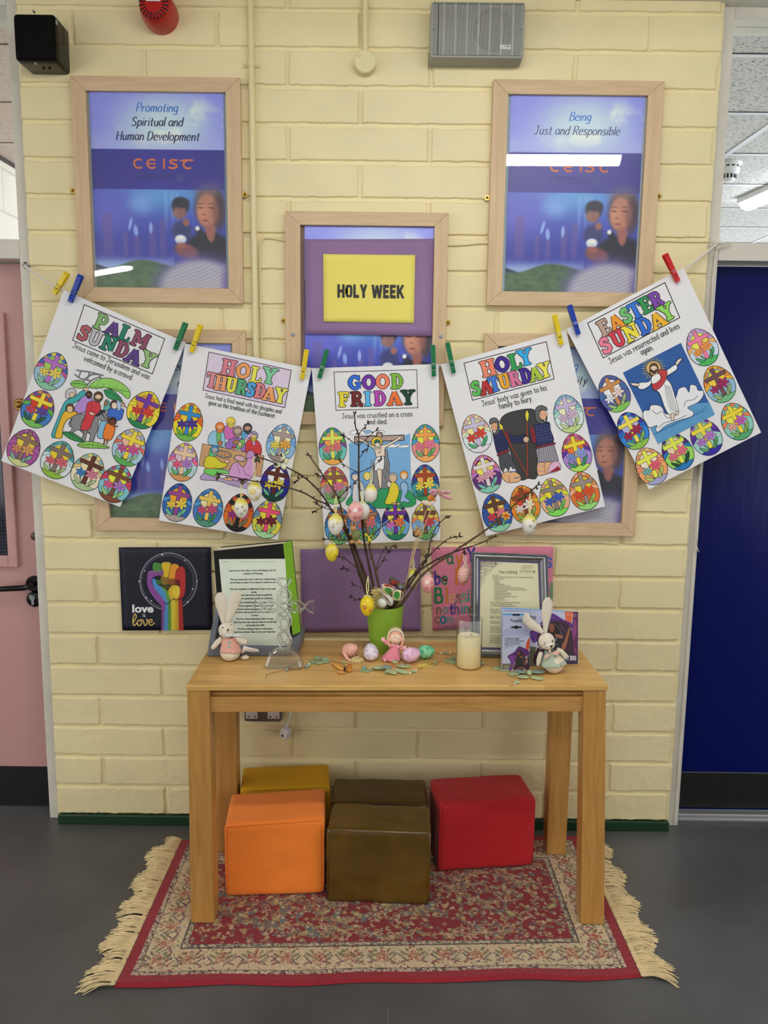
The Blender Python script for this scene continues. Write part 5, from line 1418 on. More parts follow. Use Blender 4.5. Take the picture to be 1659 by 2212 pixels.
def pic_risen(d, rot):
 L=4
 d.fill([(525, 958), (978, 725), (1242, 1285), (800, 1515)], '#2858a0')
 r2=random.Random(3)
 for i in range(90):
  s_, t_=r2 .random(), r2 .random()**1.4
  x, y=545+430*s_+225*t_, 955-220*s_+440*t_
  d.stroke([(x, y), (x+8*(r2 .random()-.5), y+24)], 3.2, r2 .choice(['#3c70bc', '#1c4890', '#20449c']))
 d.fill([(690, 1290), (740, 1390), (800, 1515), (1242, 1285), (1200, 1190), (1060, 1200), (900, 1340)], '#5898cc')
 for i in range(16):d.stroke([(760+i*26, 1440-i*12), (800+i*25, 1425-i*12), (840+i*22, 1400-i*12)], 3.5, '#28609c', sm=True)
 cl='#eeeef4'
 d.shape([(680, 1300), (690, 1255), (730, 1250), (740, 1215), (790, 1210), (830, 1230), (860, 1280), (940, 1260), (930, 1180), (945, 1130), (960, 1085), (1010, 1070), (1040, 1110), (1050, 1055), (1095, 1060), (1110, 1095), (1150, 1100), (1150, 1140), (1110, 1190), (1030, 1230), (1075, 1265), (1060, 1300), (960, 1330), (860, 1370), (800, 1420), (780, 1400), (790, 1370), (730, 1385), (700, 1340)], cl, line=L)
 for q in([(750, 1250), (790, 1280), (830, 1260), (870, 1310), (930, 1290)], [(1000, 1220), (1020, 1180), (1070, 1170), (1110, 1140)], [(800, 1390), (850, 1350), (940, 1325), (1020, 1290)]):d.stroke(q, L, INK, sm=True)
 for i in range(26):
  a=2*PI*i/26
  d.stroke([(763+60*math.cos(a), 925+58*math.sin(a)), (763+(84+8*(i%2))*math.cos(a), 925+(82+8*(i%2))*math.sin(a))], 5, '#b8b060')
 d.ell(763, 922, 57, 55, '#e8c070', line=L)
 wh='#f2f2f6'
 d.shape([(645, 1040), (720, 1030), (745, 1010), (740, 1050), (690, 1085), (648, 1082)], wh, line=L);d.shape([(582, 1045), (600, 1038), (645, 1045), (648, 1062), (610, 1060)], '#f0d8c4', line=L)
 d.shape([(840, 960), (880, 930), (935, 895), (945, 930), (890, 970), (858, 985)], wh, line=L);d.shape([(935, 885), (955, 855), (985, 845), (972, 870), (945, 900)], '#f0d8c4', line=L)
 d.shape([(745, 1000), (800, 960), (860, 950), (860, 1000), (900, 1050), (940, 1180), (960, 1265), (930, 1290), (880, 1280), (850, 1230), (810, 1120), (765, 1080)], wh, line=L)
 for k in range(5):d.stroke([(850+k*10, 1050+k*4), (865+k*12, 1150), (900+k*12, 1255+k*2)], 3, '#3c3c44', sm=True)
 d.shape([(800, 945), (855, 935), (870, 970), (850, 1030), (810, 1080), (770, 1095), (748, 1050), (780, 1040), (820, 1000)], '#c03840', line=L)
 d.stroke([(830, 960), (825, 1020), (780, 1070)], 3.5, '#701820', sm=True)
 d.shape([(900, 1280), (925, 1275), (922, 1320), (912, 1335), (900, 1320)], '#e4d4c0', line=L);d.shape([(935, 1260), (958, 1262), (955, 1285), (938, 1285)], '#e4d4c0', line=L)
 head(d, 765, 925, 32, '#ecd4b8', '#5c4030', '#4c3428', L=4);d.shape([(732, 905), (740, 960), (755, 975), (742, 985), (728, 960)], '#5c4030');d.shape([(795, 905), (790, 950), (800, 970), (808, 940)], '#5c4030')
make_sheet('white sheet headed PALM SUNDAY, tilted, first from the left on the cord', (0, 580), .2532, [(545, 185), (1585, 630), (1025, 2035), (10, 1640)], -0.047, [(720, 308), (1405, 600), (1300, 900), (620, 612)], None, [(138, 1.0, [('P', 862, 456, '#7fae6c'), ('A', 965, 515, '#5a3c88'), ('L', 1070, 553, '#1f7e66'), ('M', 1200, 610, '#8a4a66')]), (138, 1.0, [('S', 717, 552, '#b05860'), ('U', 815, 592, '#bcbcc0'), ('N', 932, 640, '#1f7e66'), ('D', 1042, 690, '#8a4a66'), ('A', 1142, 745, '#5a3c88'), ('Y', 1265, 778, '#90b878')])], [('Jesus came to Jerusalem and was', (615, 672), (1272, 948)), ('welcomed by a crowd.', (710, 782), (1130, 955))], 62, [E(440, 876, '9cc4e0 c9568f 3a62c0 e8d24a a5cf62 b46cc8 ecd65a ecd65a 8cc0a0 86c4a0'), E(325, 1198, '3d7cc8 5db04a 7a4a9c e08a4a d63a28 f0dc3c d0405c 5a3c9c 1f5c44 74bc58'), E(206, 1530, 'a8509c b060a8 a8509c b060a4 ead23c 8c6c5c d88c5c e09c5c 7fb0a0 d0d48c'), E(494, 1632, 'd8e4e8 c4dce4 4aa8a8 5cb4b0 ead028 7c6a62 d8606c d8606c a8c478 8cbc3c'), E(752, 1736, 'f0e6c8 e4c47c 8cc0b8 e8d880 f0e2b0 5a2c20 3c80c0 d87c94 b4cc94 a8c490'), E(988, 1836, '7cc4d4 cc4068 cc4068 6cb8c4 e4f03c 74482c e45c8c b078cc 98d078 7c4428'), E(1105, 1526, 'a8cce4 d86c5c a8b0d8 d8c45c eec0a0 f0d838 cc5090 cc5090 94c498 58a858'), E(1230, 1206, 'f0dc3c f0dc3c e8cc30 ecd434 e88c3c 6c34a0 d83c34 d83c34 9cc84c 1f7c50')], (138, 165), pic_palm)
make_sheet('white sheet headed HOLY THURSDAY, second from the left on the cord', (330, 690), .2215, [(315, 235), (1548, 480), (1220, 2150), (60, 1960)], -0.050, [(548, 318), (1352, 497), (1288, 860), (490, 688)], '#dccce4', [(158, 1.0, [('H', 740, 470, '#d87c8c'), ('O', 883, 502, '#ec9c5c'), ('L', 1008, 540, '#e8e454'), ('Y', 1140, 550, '#7ccc9c')]), (148, 0.86, [('T', 577, 592, '#dc8894'), ('H', 664, 620, '#ec9c6c'), ('U', 770, 640, '#e8e048'), ('R', 870, 662, '#54a878'), ('S', 957, 684, '#4ca0e0'), ('D', 1047, 697, '#dc7c84'), ('A', 1140, 722, '#ec9c64'), ('Y', 1247, 742, '#e8e454')])], [('Jesus had a final meal with his disciples and', (505, 762), (1255, 920)), ('gave us the tradition of the Eucharist.', (540, 828), (1196, 962))], 58, [E(347, 1003, 'f0d828 e86820 e87020 f0d020 f0c828 2c84c8 4c2c8c 4c2c8c 5cb03c 6cb44c'), E(297, 1392, 'b4d4e0 f06090 b478c4 e8d84c dcc0d8 ecc8a0 ec5c84 b078cc 5cb468 d8945c'), E(242, 1785, '2c64b4 4c94d4 1c48a0 2c64b4 f0a828 94448c f0d040 f0d040 6cc498 b09c98'), E(542, 1837, '3c78c0 5c9cd8 3c80c8 4c8cd0 f0e4a8 ecc85c cc4c74 cc4c74 3c8c54 4c8c78'), E(840, 1885, 'e87420 e86820 d84c1c 202020 f0c040 141414 9c2c84 d85cb4 8c8064 101010'), E(1118, 1950, 'e8dc48 7494b8 7494c0 e8dc48 f0dc40 f04c7c 6c1428 6c1428 a0d478 a8e0a4'), E(1255, 1207, '8cb8e4 6ca4dc 7cb0e0 a8ccec f0ecc0 a49490 ecd84c eca83c b8dcb0 94847c'), E(1195, 1590, '1c1c8c 24209c 4c2480 382088 f8f8f8 5c241c f0dc50 f0dc50 6cc494 0c3c34')], (142, 188), pic_supper)
make_sheet('white sheet headed GOOD FRIDAY, middle one on the cord, behind the twigs', (640, 730), .208, [(160, 315), (1478, 270), (1497, 2100), (300, 2150)], -0.053, [(392, 355), (1250, 330), (1262, 725), (412, 752)], None, [(160, 0.98, [('G', 608, 463, '#2c68d8'), ('O', 753, 460, '#6c2ca8'), ('O', 897, 453, '#f08060'), ('D', 1043, 450, '#7cb838')]), (155, 1.0, [('F', 490, 638, '#ecdc30'), ('R', 630, 634, '#6c2020'), ('I', 742, 632, '#58b4f0'), ('D', 866, 627, '#b440b4'), ('A', 1020, 622, '#f07030'), ('Y', 1160, 617, '#0c3c2c')])], [('Jesus was crucified on a cross', (472, 838), (1210, 813)), ('and died.', (735, 897), (950, 892))], 70, [E(378, 1126, '6cc8c0 7c48a4 5cb048 3c80b0 f0a058 e4ec60 e4787c e4787c 48a070 f0b050'), E(395, 1532, 'a8a8a8 ec8c50 cc4468 ec8c50 f0ec30 8c5c48 e48c9c e4789c 78b060 70b870'), E(440, 1950, '4c98d4 3870b0 3870b0 ec9850 ec9850 8c5c40 e87c84 e87c84 60b060 78b878'), E(735, 1915, '5ca0d4 3c70b0 3c70b0 4c80c0 f08840 a07860 e4747c e4747c 60b060 70b070'), E(1032, 1905, '70b0e4 281c80 281c60 e884a4 f0dc50 6c2ca0 e078d0 f07838 88cc50 208060'), E(1343, 1902, '84b8e8 f08c50 f0dc60 f0d040 f0d850 704c38 84b8e8 d03c4c 88c468 60a060'), E(1340, 1510, '389ca8 1c4c8c 3830a0 3870c0 f4b058 a44420 f0dc50 f0dc50 2c8060 2c8c50'), E(1343, 1092, 'e4908c 3c9cd4 50a868 3c9cd4 ecec50 f4a050 f07898 f07898 60b868 f4a860')], (143, 195), pic_cross)
make_sheet('white sheet headed HOLY SATURDAY, second from the right on the cord', (940, 640), .2441, [(50, 605), (1160, 302), (1503, 1860), (452, 2122)], -0.050, [(255, 592), (983, 402), (1052, 732), (330, 920)], None, [(145, 1.0, [('H', 467, 635, '#f08468'), ('O', 592, 602, '#3c1c8c'), ('L', 704, 578, '#2c9c50'), ('Y', 797, 540, '#2cacf0')]), (135, 0.88, [('S', 360, 815, '#58bc50'), ('A', 449, 803, '#b42c30'), ('T', 524, 777, '#3878e0'), ('U', 612, 752, '#f0a830'), ('R', 704, 728, '#d8709c'), ('D', 800, 702, '#3c1c90'), ('A', 884, 683, '#a4c438'), ('Y', 970, 652, '#f0e850')])], [("Jesus' body was given to his", (417, 975), (992, 828)), ('family to bury.', (567, 1000), (868, 923))], 66, [E(365, 1215, 'dcecf0 e0e8b8 f0b4b0 f0e0a0 f0e89c c8bce0 d84028 d84028 4cac74 e4e0ec'), E(450, 1572, '5c2c7c c078cc e07090 c878b8 f0e460 e8dce0 e8a0bc e8a0bc 74c4b4 88d0b4'), E(545, 1915, '2c58b4 2c58b4 2c58b4 3060c0 f0d058 5c3c28 dc3c4c e87884 5cac8c 94dcb4'), E(792, 1842, 'f08c28 f0b838 f08428 f09830 dc4020 7c4420 f0e4e4 f0e4e4 88b850 90b040'), E(1053, 1778, 'ecb48c dcf038 f0a888 dcf038 f0e030 8c8078 3c60c4 3c60c4 78cc60 80e858'), E(1318, 1722, 'e87430 f4b890 f09050 f4b890 f0d830 988c88 e85020 e85020 a0d060 98e078'), E(1250, 1385, 'b088d8 4c30a0 b83c70 d86088 e87828 f0d838 7c94dc 8ca4e4 389868 b0e458'), E(1177, 1040, 'd8ecec b0dcd0 88c8dc 8cb0e0 f0f0c8 c4b4dc d8b8d4 d8b8d4 c4d498 bcd88c')], (129, 172), pic_soldiers)
make_sheet('white sheet headed EASTER SUNDAY, tilted, last on the right of the cord', (1200, 540), .2767, [(85, 620), (1000, 140), (1605, 1425), (730, 1870)], -0.053, [(250, 572), (853, 255), (970, 528), (372, 843)], None, [(130, 0.92, [('E', 378, 605, '#b89888'), ('A', 472, 562, '#f09428'), ('S', 550, 512, '#68c068'), ('T', 622, 472, '#2870d8'), ('E', 702, 430, '#2c9050'), ('R', 787, 388, '#7840a8')]), (132, 0.98, [('S', 390, 745, '#f07c98'), ('U', 487, 692, '#d43848'), ('N', 590, 642, '#f0e040'), ('D', 690, 590, '#2868d4'), ('A', 793, 545, '#f0b428'), ('Y', 868, 485, '#88d858')])], [('Jesus was resurrected and lives', (427, 892), (974, 606)), ('again.', (672, 822), (768, 774))], 62, [E(455, 1120, '5058a0 3c6cac 5068ac 4c60a8 f0f0f0 c8884c e8f0f8 f0d8d8 a4c080 80c858'), E(600, 1410, '2c80d8 1c60c8 402c9c 2c80e0 b4b4e0 f0e050 a01c48 a01c48 84c060 90c848'), E(745, 1687, 'f8a868 f49070 f0a080 f4c890 f8e8d0 ecf050 78b8b0 f05c78 b8d468 a8a8d8'), E(950, 1573, '98dc58 1878c0 501c80 98dc58 f0d8b8 e4f050 f07088 f07088 0c4c34 1878c0'), E(1172, 1458, 'a0d4d0 4c28a0 6c30b0 f0b0b0 a8cc90 f0e048 b878d0 b878d0 58a060 2c24a0'), E(1412, 1337, '8cd0c4 f08450 7cc0c0 f08450 f0ec50 f0d838 f0b0a0 d05cc0 84b850 50a870'), E(1276, 1046, '8cbce0 f0b428 f08c38 f0b830 f0d040 6c4850 a0205c a0205c 94b870 70b888'), E(1142, 758, 'c8dcf0 f0b060 c49cd4 c8b0d8 f0e858 f07ca4 f49848 f49848 3ca060 48b860')], (118, 152), pic_risen)
# -- cord
M_cord=mat('white_cotton_cord', (222, 218, 208), rough=0.85, bmp=(900, 0.6, 0.001))
pts=[(52, 573), (100, 607), (138, 629), (270, 690), (398, 744), (540, 772), (673, 797), (810, 798), (950, 789), (1090, 752), (1225, 712), (1350, 648), (1477, 582), (1518, 551), (1541, 533), (1552, 526)]
P=[at(x, y, -0.0415 if 100<=x<1500 else-0.012 if x<100 else-0.026 if x<1530 else-0.012 if x<1545 else 0.006)for x, y in pts]
mb=MB();mb.tube(smooth3(P, 6), 0.0036, n=8)
cord=tag(mb.build('cord', M_cord, loc=tuple(P[0]), smooth=True), 'white cotton cord strung across the wall, holding up the five Holy Week sheets', 'cord')
k=at(1549, 528, 0.012)
mb=MB()
for i in range(3):
 mb.tube([k+Vector((0.010*math.cos(a), -0.006+0.002*i, (0.010+0.003*i)*math.sin(a)))for a in[2*PI*j/14 for j in range(14)]], 0.0032, n=7)
mb.tube(smooth3([k+Vector((-0.006, -0.006, 0.008)), k+Vector((0.012, -0.01, 0.002)), k+Vector((0.03, -0.008, 0.002)), k+Vector((0.042, 0.0, 0.006))]), 0.003, n=7)
mb.build('knot', M_cord, cord, smooth=True)
tl=[(1549, 534), (1540, 600), (1536, 680), (1530, 800), (1524, 900), (1514, 1000), (1508, 1100), (1505, 1178)]
P=[at(x, y, 0.012)for x, y in tl]
mb=MB();mb.tube(smooth3(P, 4), 0.0030, n=8);tail=mb.build('loose_end', M_cord, cord, smooth=True)
e=P[-1]
for i in range(9):
 mb=MB();a=rng.uniform(-0.8, 1.0)
 mb.tube(smooth3([e, e+Vector((0.004*a, -0.002, -0.008)), e+Vector((0.016*a+0.006, -0.004*rng.random(), -0.016-0.008*rng.random()))]), [0.0022]*6+[0.0014]*5, n=5);mb.build('frayed_strand', M_cord, tail, smooth=True)
n=at(58, 574, -0.004)
mb=MB();mb.lathe([(0.0035, 0.012), (0.0035, -0.012), (0.006, -0.012), (0.006, -0.014), (0.0001, -0.0145)], M=Matrix.Translation(n)@Matrix.Rotation(-PI/2, 4, 'X')@Matrix.Rotation(PI, 4, 'X'), n=12)
tag(mb.build('nail', M_steel, loc=tuple(n), smooth=True, angle=40), 'steel nail holding the left end of the white cord', 'nail')
d=Draw(lambda px, py:at(px, py, 0.0298), lift=0.0002)
for i in range(16):
 x=46+rng.random()*9;y=565+rng.random()*16
 d.stroke([(x, y), (x+4+3*rng.random(), y+5*(rng.random()-.4))], 1.1, '#3c3836', cap=False)
sm_=d.build('scuff_marks', M_ink, bpy.data.objects['trim_2'])
# -- pegs
PEGC={'yellow':(232, 204, 30), 'blue':(24, 62, 168), 'green':(16, 118, 72), 'red':(204, 24, 32)}
M_peg={k_:mat(k_+'_peg_plastic', c, rough=0.28)for k_, c in PEGC.items()}
def peg(colr, top, tip, label, Y=-0.056):
 a, b_=at(*top, Y), at(*tip, Y)
 ax=(b_-a);L=ax.length;ax.normalize()
 side=Vector((0, -1, 0)).cross(ax).normalized()
 fr=Vector((0, -1, 0))
 t=thing('clothes_peg', label, 'clothes peg', tuple((a+b_)/2), 'coloured clothes pegs along the cord')
 M=Matrix((side, fr, ax)).transposed().to_4x4();M.translation=a
 w_=0.0072
 def leg(s):
 # profile in (front, along): handle flares out, jaw meets the sheet
  c=0.0025
  prof=[(s*0.0095, 0), (s*0.0125, 0.006), (s*0.0085, L*.58), (s*0.0105, L*.66), (s*0.0085, L*.74), (s*0.0095, L*.84), (s*0.0060, L*.86), (s*0.0088, L*.89), (s*0.0065, L), (s*0.0018, L), (s*0.0012, L*.72), (s*0.0042, L*.60), (s*0.0062, 0.004)]
  mb=MB()
  tri=tessellate_polygon([[Vector((p[0], p[1], 0))for p in prof]])
  n=len(prof)
  ww=lambda v:w_*(0.82 if v<0.004 else 1.0 if v<L*.62 else 0.92)
  vs=[M@Vector((-ww(v), u+c, v))for u, v in prof]+[M@Vector((ww(v), u+c, v))for u, v in prof]
  mb.add(vs, [tuple(q)for q in tri]+[tuple(i+n for i in q[::-1])for q in tri]+[(i, (i+1)%n, (i+1)%n+n, i+n)for i in range(n)])
  o=mb.build('peg_arm', M_peg[colr], t, bevel=0.0009)
  return o
 f=leg(1);leg(-1)
 mb=MB();h=[(0.0018*math.cos(q), q)for q in(0, )]
 for x in(-w_*.98, w_*.98):
  mb.tube([M@Vector((x, -0.006+0.002, L*.58)), M@Vector((x, 0.013, L*.60)), M@Vector((x*.6, 0.0142, L*.62))], 0.0008, n=6)
 mb.tube([M@Vector((x, 0.0142, L*.62))for x in(-w_*.62, w_*.62)], 0.0008, n=6)
 mb.build('spring', M_steel, t, smooth=True)
 mb=MB()
 for i, v in enumerate((.70, .79)):
  mb.box((-w_*.62, 0.0119-0.0016*i, L*v-0.0028), (w_*.62, 0.0126-0.0016*i, L*v+0.0028), M=M)
 mb=MB();mb.box((-w_*.60, 0.0095, L*.745), (w_*.60, 0.0118, L*.775), M=M);mb.build('jaw_groove', M_dark, f)
 mb=MB();mb.tube([M@Vector((0, 0.0148, 0.007)), M@Vector((0, 0.0156, 0.007))], 0.0014, n=8);mb.build('handle_hole', M_dark, f)
peg('yellow', (147, 589), (118, 635), 'yellow peg on the bare cord at the far left, before the PALM SUNDAY sheet', -0.046)
peg('blue', (176, 594), (152, 653), 'blue peg on the left top corner of the PALM SUNDAY sheet')
peg('green', (402, 697), (379, 756), 'green peg on the right top corner of the PALM SUNDAY sheet')
peg('yellow', (434, 701), (414, 761), 'yellow peg on the left top corner of the HOLY THURSDAY sheet', -0.059)
peg('yellow', (663, 755), (653, 819), 'yellow peg on the right top corner of the HOLY THURSDAY sheet', -0.059)
peg('green', (707, 755), (690, 817), 'green peg on the left top corner of the GOOD FRIDAY sheet', -0.062)
peg('green', (935, 745), (937, 813), 'green peg on the right top corner of the GOOD FRIDAY sheet', -0.062)
peg('green', (966, 740), (980, 806), 'green peg on the left top corner of the HOLY SATURDAY sheet', -0.059)
peg('yellow', (1197, 680), (1212, 745), 'yellow peg on the right top corner of the HOLY SATURDAY sheet', -0.059)
peg('blue', (1229, 659), (1249, 723), 'blue peg on the left top corner of the EASTER SUNDAY sheet', -0.062)
peg('red', (1435, 549), (1464, 609), 'red peg on the right top corner of the EASTER SUNDAY sheet', -0.062)
# -- rug
def paint_rug(W=640, H=320, Lx=1.40, Ly=0.70):
 img=np.zeros((H, W, 3));r=np.random.RandomState(11)
 sx, sy=W/Lx, H/Ly
 X, Y=np.meshgrid(np.linspace(0, Lx, W), np.linspace(0, Ly, H))
 e=np.minimum(np.minimum(X, Lx-X), np.minimum(Y, Ly-Y))
 red, cream, dark=(124, 10, 24), (196, 176, 142), (62, 46, 50)
 def put(mask, c, j=0):img[mask]=c
 img[:]=(140, 18, 34)
 nz=vnoise(X*130, Y*130, 2);n2=vnoise(X*260, Y*260, 5)
 put(e>0.034, (172, 150, 128));m=(e>0.034)&(e<0.047);img[m&(nz>.52)]=(96, 66, 70);img[m&(n2>.66)]=(190, 176, 150)
 m=(e>0.0465)&(e<0.0485);img[m]=dark
 put(e>0.0485, cream)
 b0, b1=0.0485, 0.138
 put(e>b1, dark);put(e>b1+0.0025, (150, 136, 112));m=(e>b1+.0025)&(e<b1+.016);img[m&(nz>.5)]=(92, 88, 84);img[m&(n2>.68)]=(190, 176, 146)
 put(e>b1+0.016, dark);put(e>b1+0.018, (158, 26, 38));put(e>b1+0.0205, red)
 def stamp(x, y, rx, ry, rot, c, region=None, ring=None):
  R=max(rx, ry)*1.3
  i0, i1=max(0, int((x-R)*sx)), min(W, int((x+R)*sx)+2)
  j0, j1=max(0, int((y-R)*sy)), min(H, int((y+R)*sy)+2)
  if i1<=i0 or j1<=j0:return
  xx, yy=X[j0:j1, i0:i1]-x, Y[j0:j1, i0:i1]-y
  cs, sn=math.cos(rot), math.sin(rot)
  d=((xx*cs+yy*sn)/rx)**2+((-xx*sn+yy*cs)/ry)**2
  mk=d<1
  if ring:mk&=d>ring
  if region is not None:mk&=region[j0:j1, i0:i1]
  img[j0:j1, i0:i1][mk]=c
 field=e>b1+0.021
 border=(e>b0+0.001)&(e<b1-0.001)
 cols=[(172, 148, 112), (156, 138, 104), (108, 104, 82), (98, 100, 102), (156, 122, 70), (138, 112, 92), (186, 166, 140), (88, 86, 94)]
 def flower(x, y, s, c1, c2, region, n=6):
  for k in range(n):
   a=2*PI*k/n+r.rand()
   stamp(x+s*.62*math.cos(a), y+s*.62*math.sin(a), s*.46, s*.32, a, c1, region)
  stamp(x, y, s*.36, s*.36, 0, c2, region)
  # winding stems of the field
 for k in range(84):
  x, y, a=r.uniform(.16, 1.24), r.uniform(.16, .54), r.uniform(-.5, .5)+(PI if k%2 else 0)
  c=cols[r.randint(3)]
  for i in range(70):
   a+=0.16*math.sin(i*0.22+k)+r.uniform(-.12, .12)
   x+=0.0028*math.cos(a);y+=0.0028*math.sin(a)
   stamp(x, y, 0.0026, 0.0021, a, c, field)
   if i%9==4:
    for s in(-1, 1):
     stamp(x+.010*math.cos(a+s*1.1), y+.010*math.sin(a+s*1.1), .0075, .0032, a+s*.8, cols[r.randint(8)], field)
 for k in range(1150):
  x, y=r.uniform(.155, 1.245), r.uniform(.155, .545)
  t=r.rand()
  if t<.55:flower(x, y, r.uniform(.005, .009), cols[r.randint(8)], (120, 30, 40)if r.rand()<.6 else(184, 150, 80), field, 5)
  elif t<.75:stamp(x, y, .009, .0035, r.uniform(0, 3), cols[r.randint(8)], field);stamp(x, y+.004, .007, .003, r.uniform(0, 3), cols[r.randint(8)], field)
  else:stamp(x, y, .007, .007, 0, cols[r.randint(8)], field, ring=.45);stamp(x, y, .003, .003, 0, (196, 170, 120), field)
 for k in range(44):
  x, y=r.uniform(.17, 1.23), r.uniform(.16, .54)
  a=r.uniform(0, 3)
  stamp(x, y, .020, .010, a, (112, 108, 92), field);stamp(x, y, .016, .007, a, (170, 148, 92)if k%2 else(96, 102, 110), field);stamp(x+.008*math.cos(a), y+.008*math.sin(a), .006, .004, a, (186, 170, 130), field)
  # border: palmettes, sprigs, leaves
 def edge_pts():
  out=[]
  mid=(b0+b1)/2
  for i in range(15):
   x=0.085+i*(Lx-.17)/14
   out+=[(x, mid, 0), (x, Ly-mid, PI)]
  for i in range(1, 7):
   y=.085+i*(Ly-.17)/7
   out+=[(mid, y, PI/2), (Lx-mid, y, -PI/2)]
  return out
 for k, (x, y, a)in enumerate(edge_pts()):
  f=lambda u, v:(x+u*math.cos(a)-v*math.sin(a), y+u*math.sin(a)+v*math.cos(a))
  c=(150, 40, 46)if k%2 else(164, 96, 84)
  for du, dv, s in((0, 0, .010), (-.013, .006, .008), (.013, .006, .008), (0, .016, .009), (-.011, -.012, .007), (.011, -.012, .007)):
   px, py=f(du, dv);flower(px, py, s, c, (190, 160, 110), border, 5)
  for s in(-1, 1):
   for i in range(5):
    px, py=f(s*(.018+.005*i), -.016+.006*i);stamp(px, py, .0042, .0022, a+s*.8+i, (52, 50, 72), border)
   px, py=f(s*.026, .012);stamp(px, py, .013, .0048, a+s*.7, (128, 120, 86), border)
   px, py=f(s*.030, -.020);stamp(px, py, .010, .0042, a-s*.5, (140, 104, 96), border)
   px, py=f(s*.018, .026);stamp(px, py, .009, .004, a+s, (128, 120, 88), border)
 for k in range(1500):
  if r.rand()<.7:x, y=r.uniform(.05, Lx-.05), r.choice([r.uniform(b0, b1), Ly-r.uniform(b0, b1)])
  else:y, x=r.uniform(.05, Ly-.05), r.choice([r.uniform(b0, b1), Lx-r.uniform(b0, b1)])
  stamp(x, y, r.uniform(.002, .006), r.uniform(.0015, .003), r.uniform(0, 3), [(140, 60, 60), (120, 116, 84), (96, 86, 92), (170, 140, 110), (150, 44, 50)][r.randint(5)], border)
 img=img*(0.90+0.2*n2[..., None])
 return lin_arr(img)
RUG=paint_rug()
ZR=0.008
RC=[atz(245, 2130, ZR), atz(1390, 2110, ZR), atz(1250, 1803, ZR), atz(390, 1812, ZR)]
def rug_pt(u, v, z):
 p=RC[0]*(1-u)*(1-v)+RC[1]*u*(1-v)+RC[2]*u*v+RC[3]*(1-u)*v
 wav=0.004*math.sin(u*23)*max(0, 1-v*7)*(0.3+abs(math.sin(u*5)))
 return Vector((p.x, p.y-wav, z+max(0, 0.006*math.sin(u*9+1))*max(0, 1-v*9)))
def build_rug():
 H, W=RUG.shape[:2]
 t=thing('fringed_rug', 'red oriental rug with flowered field, cream border and fringed ends, under the table', 'rug', tuple((RC[0]+RC[2])/2-Vector((0, 0, ZR))))
 uu, vv=np.meshgrid(np.linspace(0, 1, W), np.linspace(0, 1, H))
 P=np.zeros((H, W, 3))
 c=[np.array(q)for q in RC]
 for i in range(3):
  P[..., i]=c[0][i]*(1-uu)*(1-vv)+c[1][i]*uu*(1-vv)+c[2][i]*uu*vv+c[3][i]*(1-uu)*vv
 P[..., 1]-=0.004*np.sin(uu*23)*np.clip(1-vv*7, 0, 1)*(0.3+np.abs(np.sin(uu*5)))
 P[..., 2]=ZR+np.clip(0.006*np.sin(uu*9+1), 0, 1)*np.clip(1-vv*9, 0, 1)+(vnoise(uu*600, vv*300, 3)-.5)*0.0012
 # roll the rim down to the floor
 ed=np.minimum(np.minimum(uu*1.4, (1-uu)*1.4), np.minimum(vv*.7, (1-vv)*.7))
 P[..., 2]*=sstep(-0.004, 0.010, ed)
 P[..., 2]+=0.0006
 grid_obj('pile', P, RUG[:, :, :], vc_mat('woven_wool', rough=0.9, bmp=(700, 0.5, 0.0015), sheen=0.2), t)
 M_fr=mat('cream_fringe_yarn', (226, 204, 158), rough=0.85, var=(30, 0.12))
 r=random.Random(5)
 for side, u0, sgn in(('left', 0.0, -1), ('right', 1.0, 1)):
  mb=MB()
  for i in range(640):
   v=r.uniform(-0.004, 1.0)
   p=rug_pt(u0, max(v, 0), 0.006)
   clump=math.sin(v*46+sgn)*0.35+math.sin(v*17)*.25
   L=(0.074+0.014*math.sin(v*31)+r.uniform(-.008, .012))*(0.72 if v>0.93 else 1)
   dx, dy=sgn*math.cos(clump*.5), -0.12*(0.5-v)+0.5*clump*0.28+r.uniform(-.10, .10)
   if v<0.05:dy-=0.45*r.random()
   pts=[p+Vector((-sgn*.004, 0, 0.001)), p+Vector((dx*L*.35, dy*L*.25, 0.004+0.006*r.random())), p+Vector((dx*L*.7, dy*L*.65+r.uniform(-.004, .004), 0.002+0.006*r.random())), p+Vector((dx*L, dy*L+r.uniform(-.010, .010), -0.0035))]
   mb.tube(smooth3(pts, 3), 0.0013, n=4, caps=False)
  o=mb.build('fringe', M_fr, t, smooth=True);o['kind']='stuff'
  mb=MB();mb.tube([rug_pt(u0, v/30, 0.0055)+Vector((sgn*0.005, 0, 0.0015))for v in range(31)], 0.0045, n=6)
  mb.build('fringe_heading', M_fr, t, smooth=True)
build_rug()
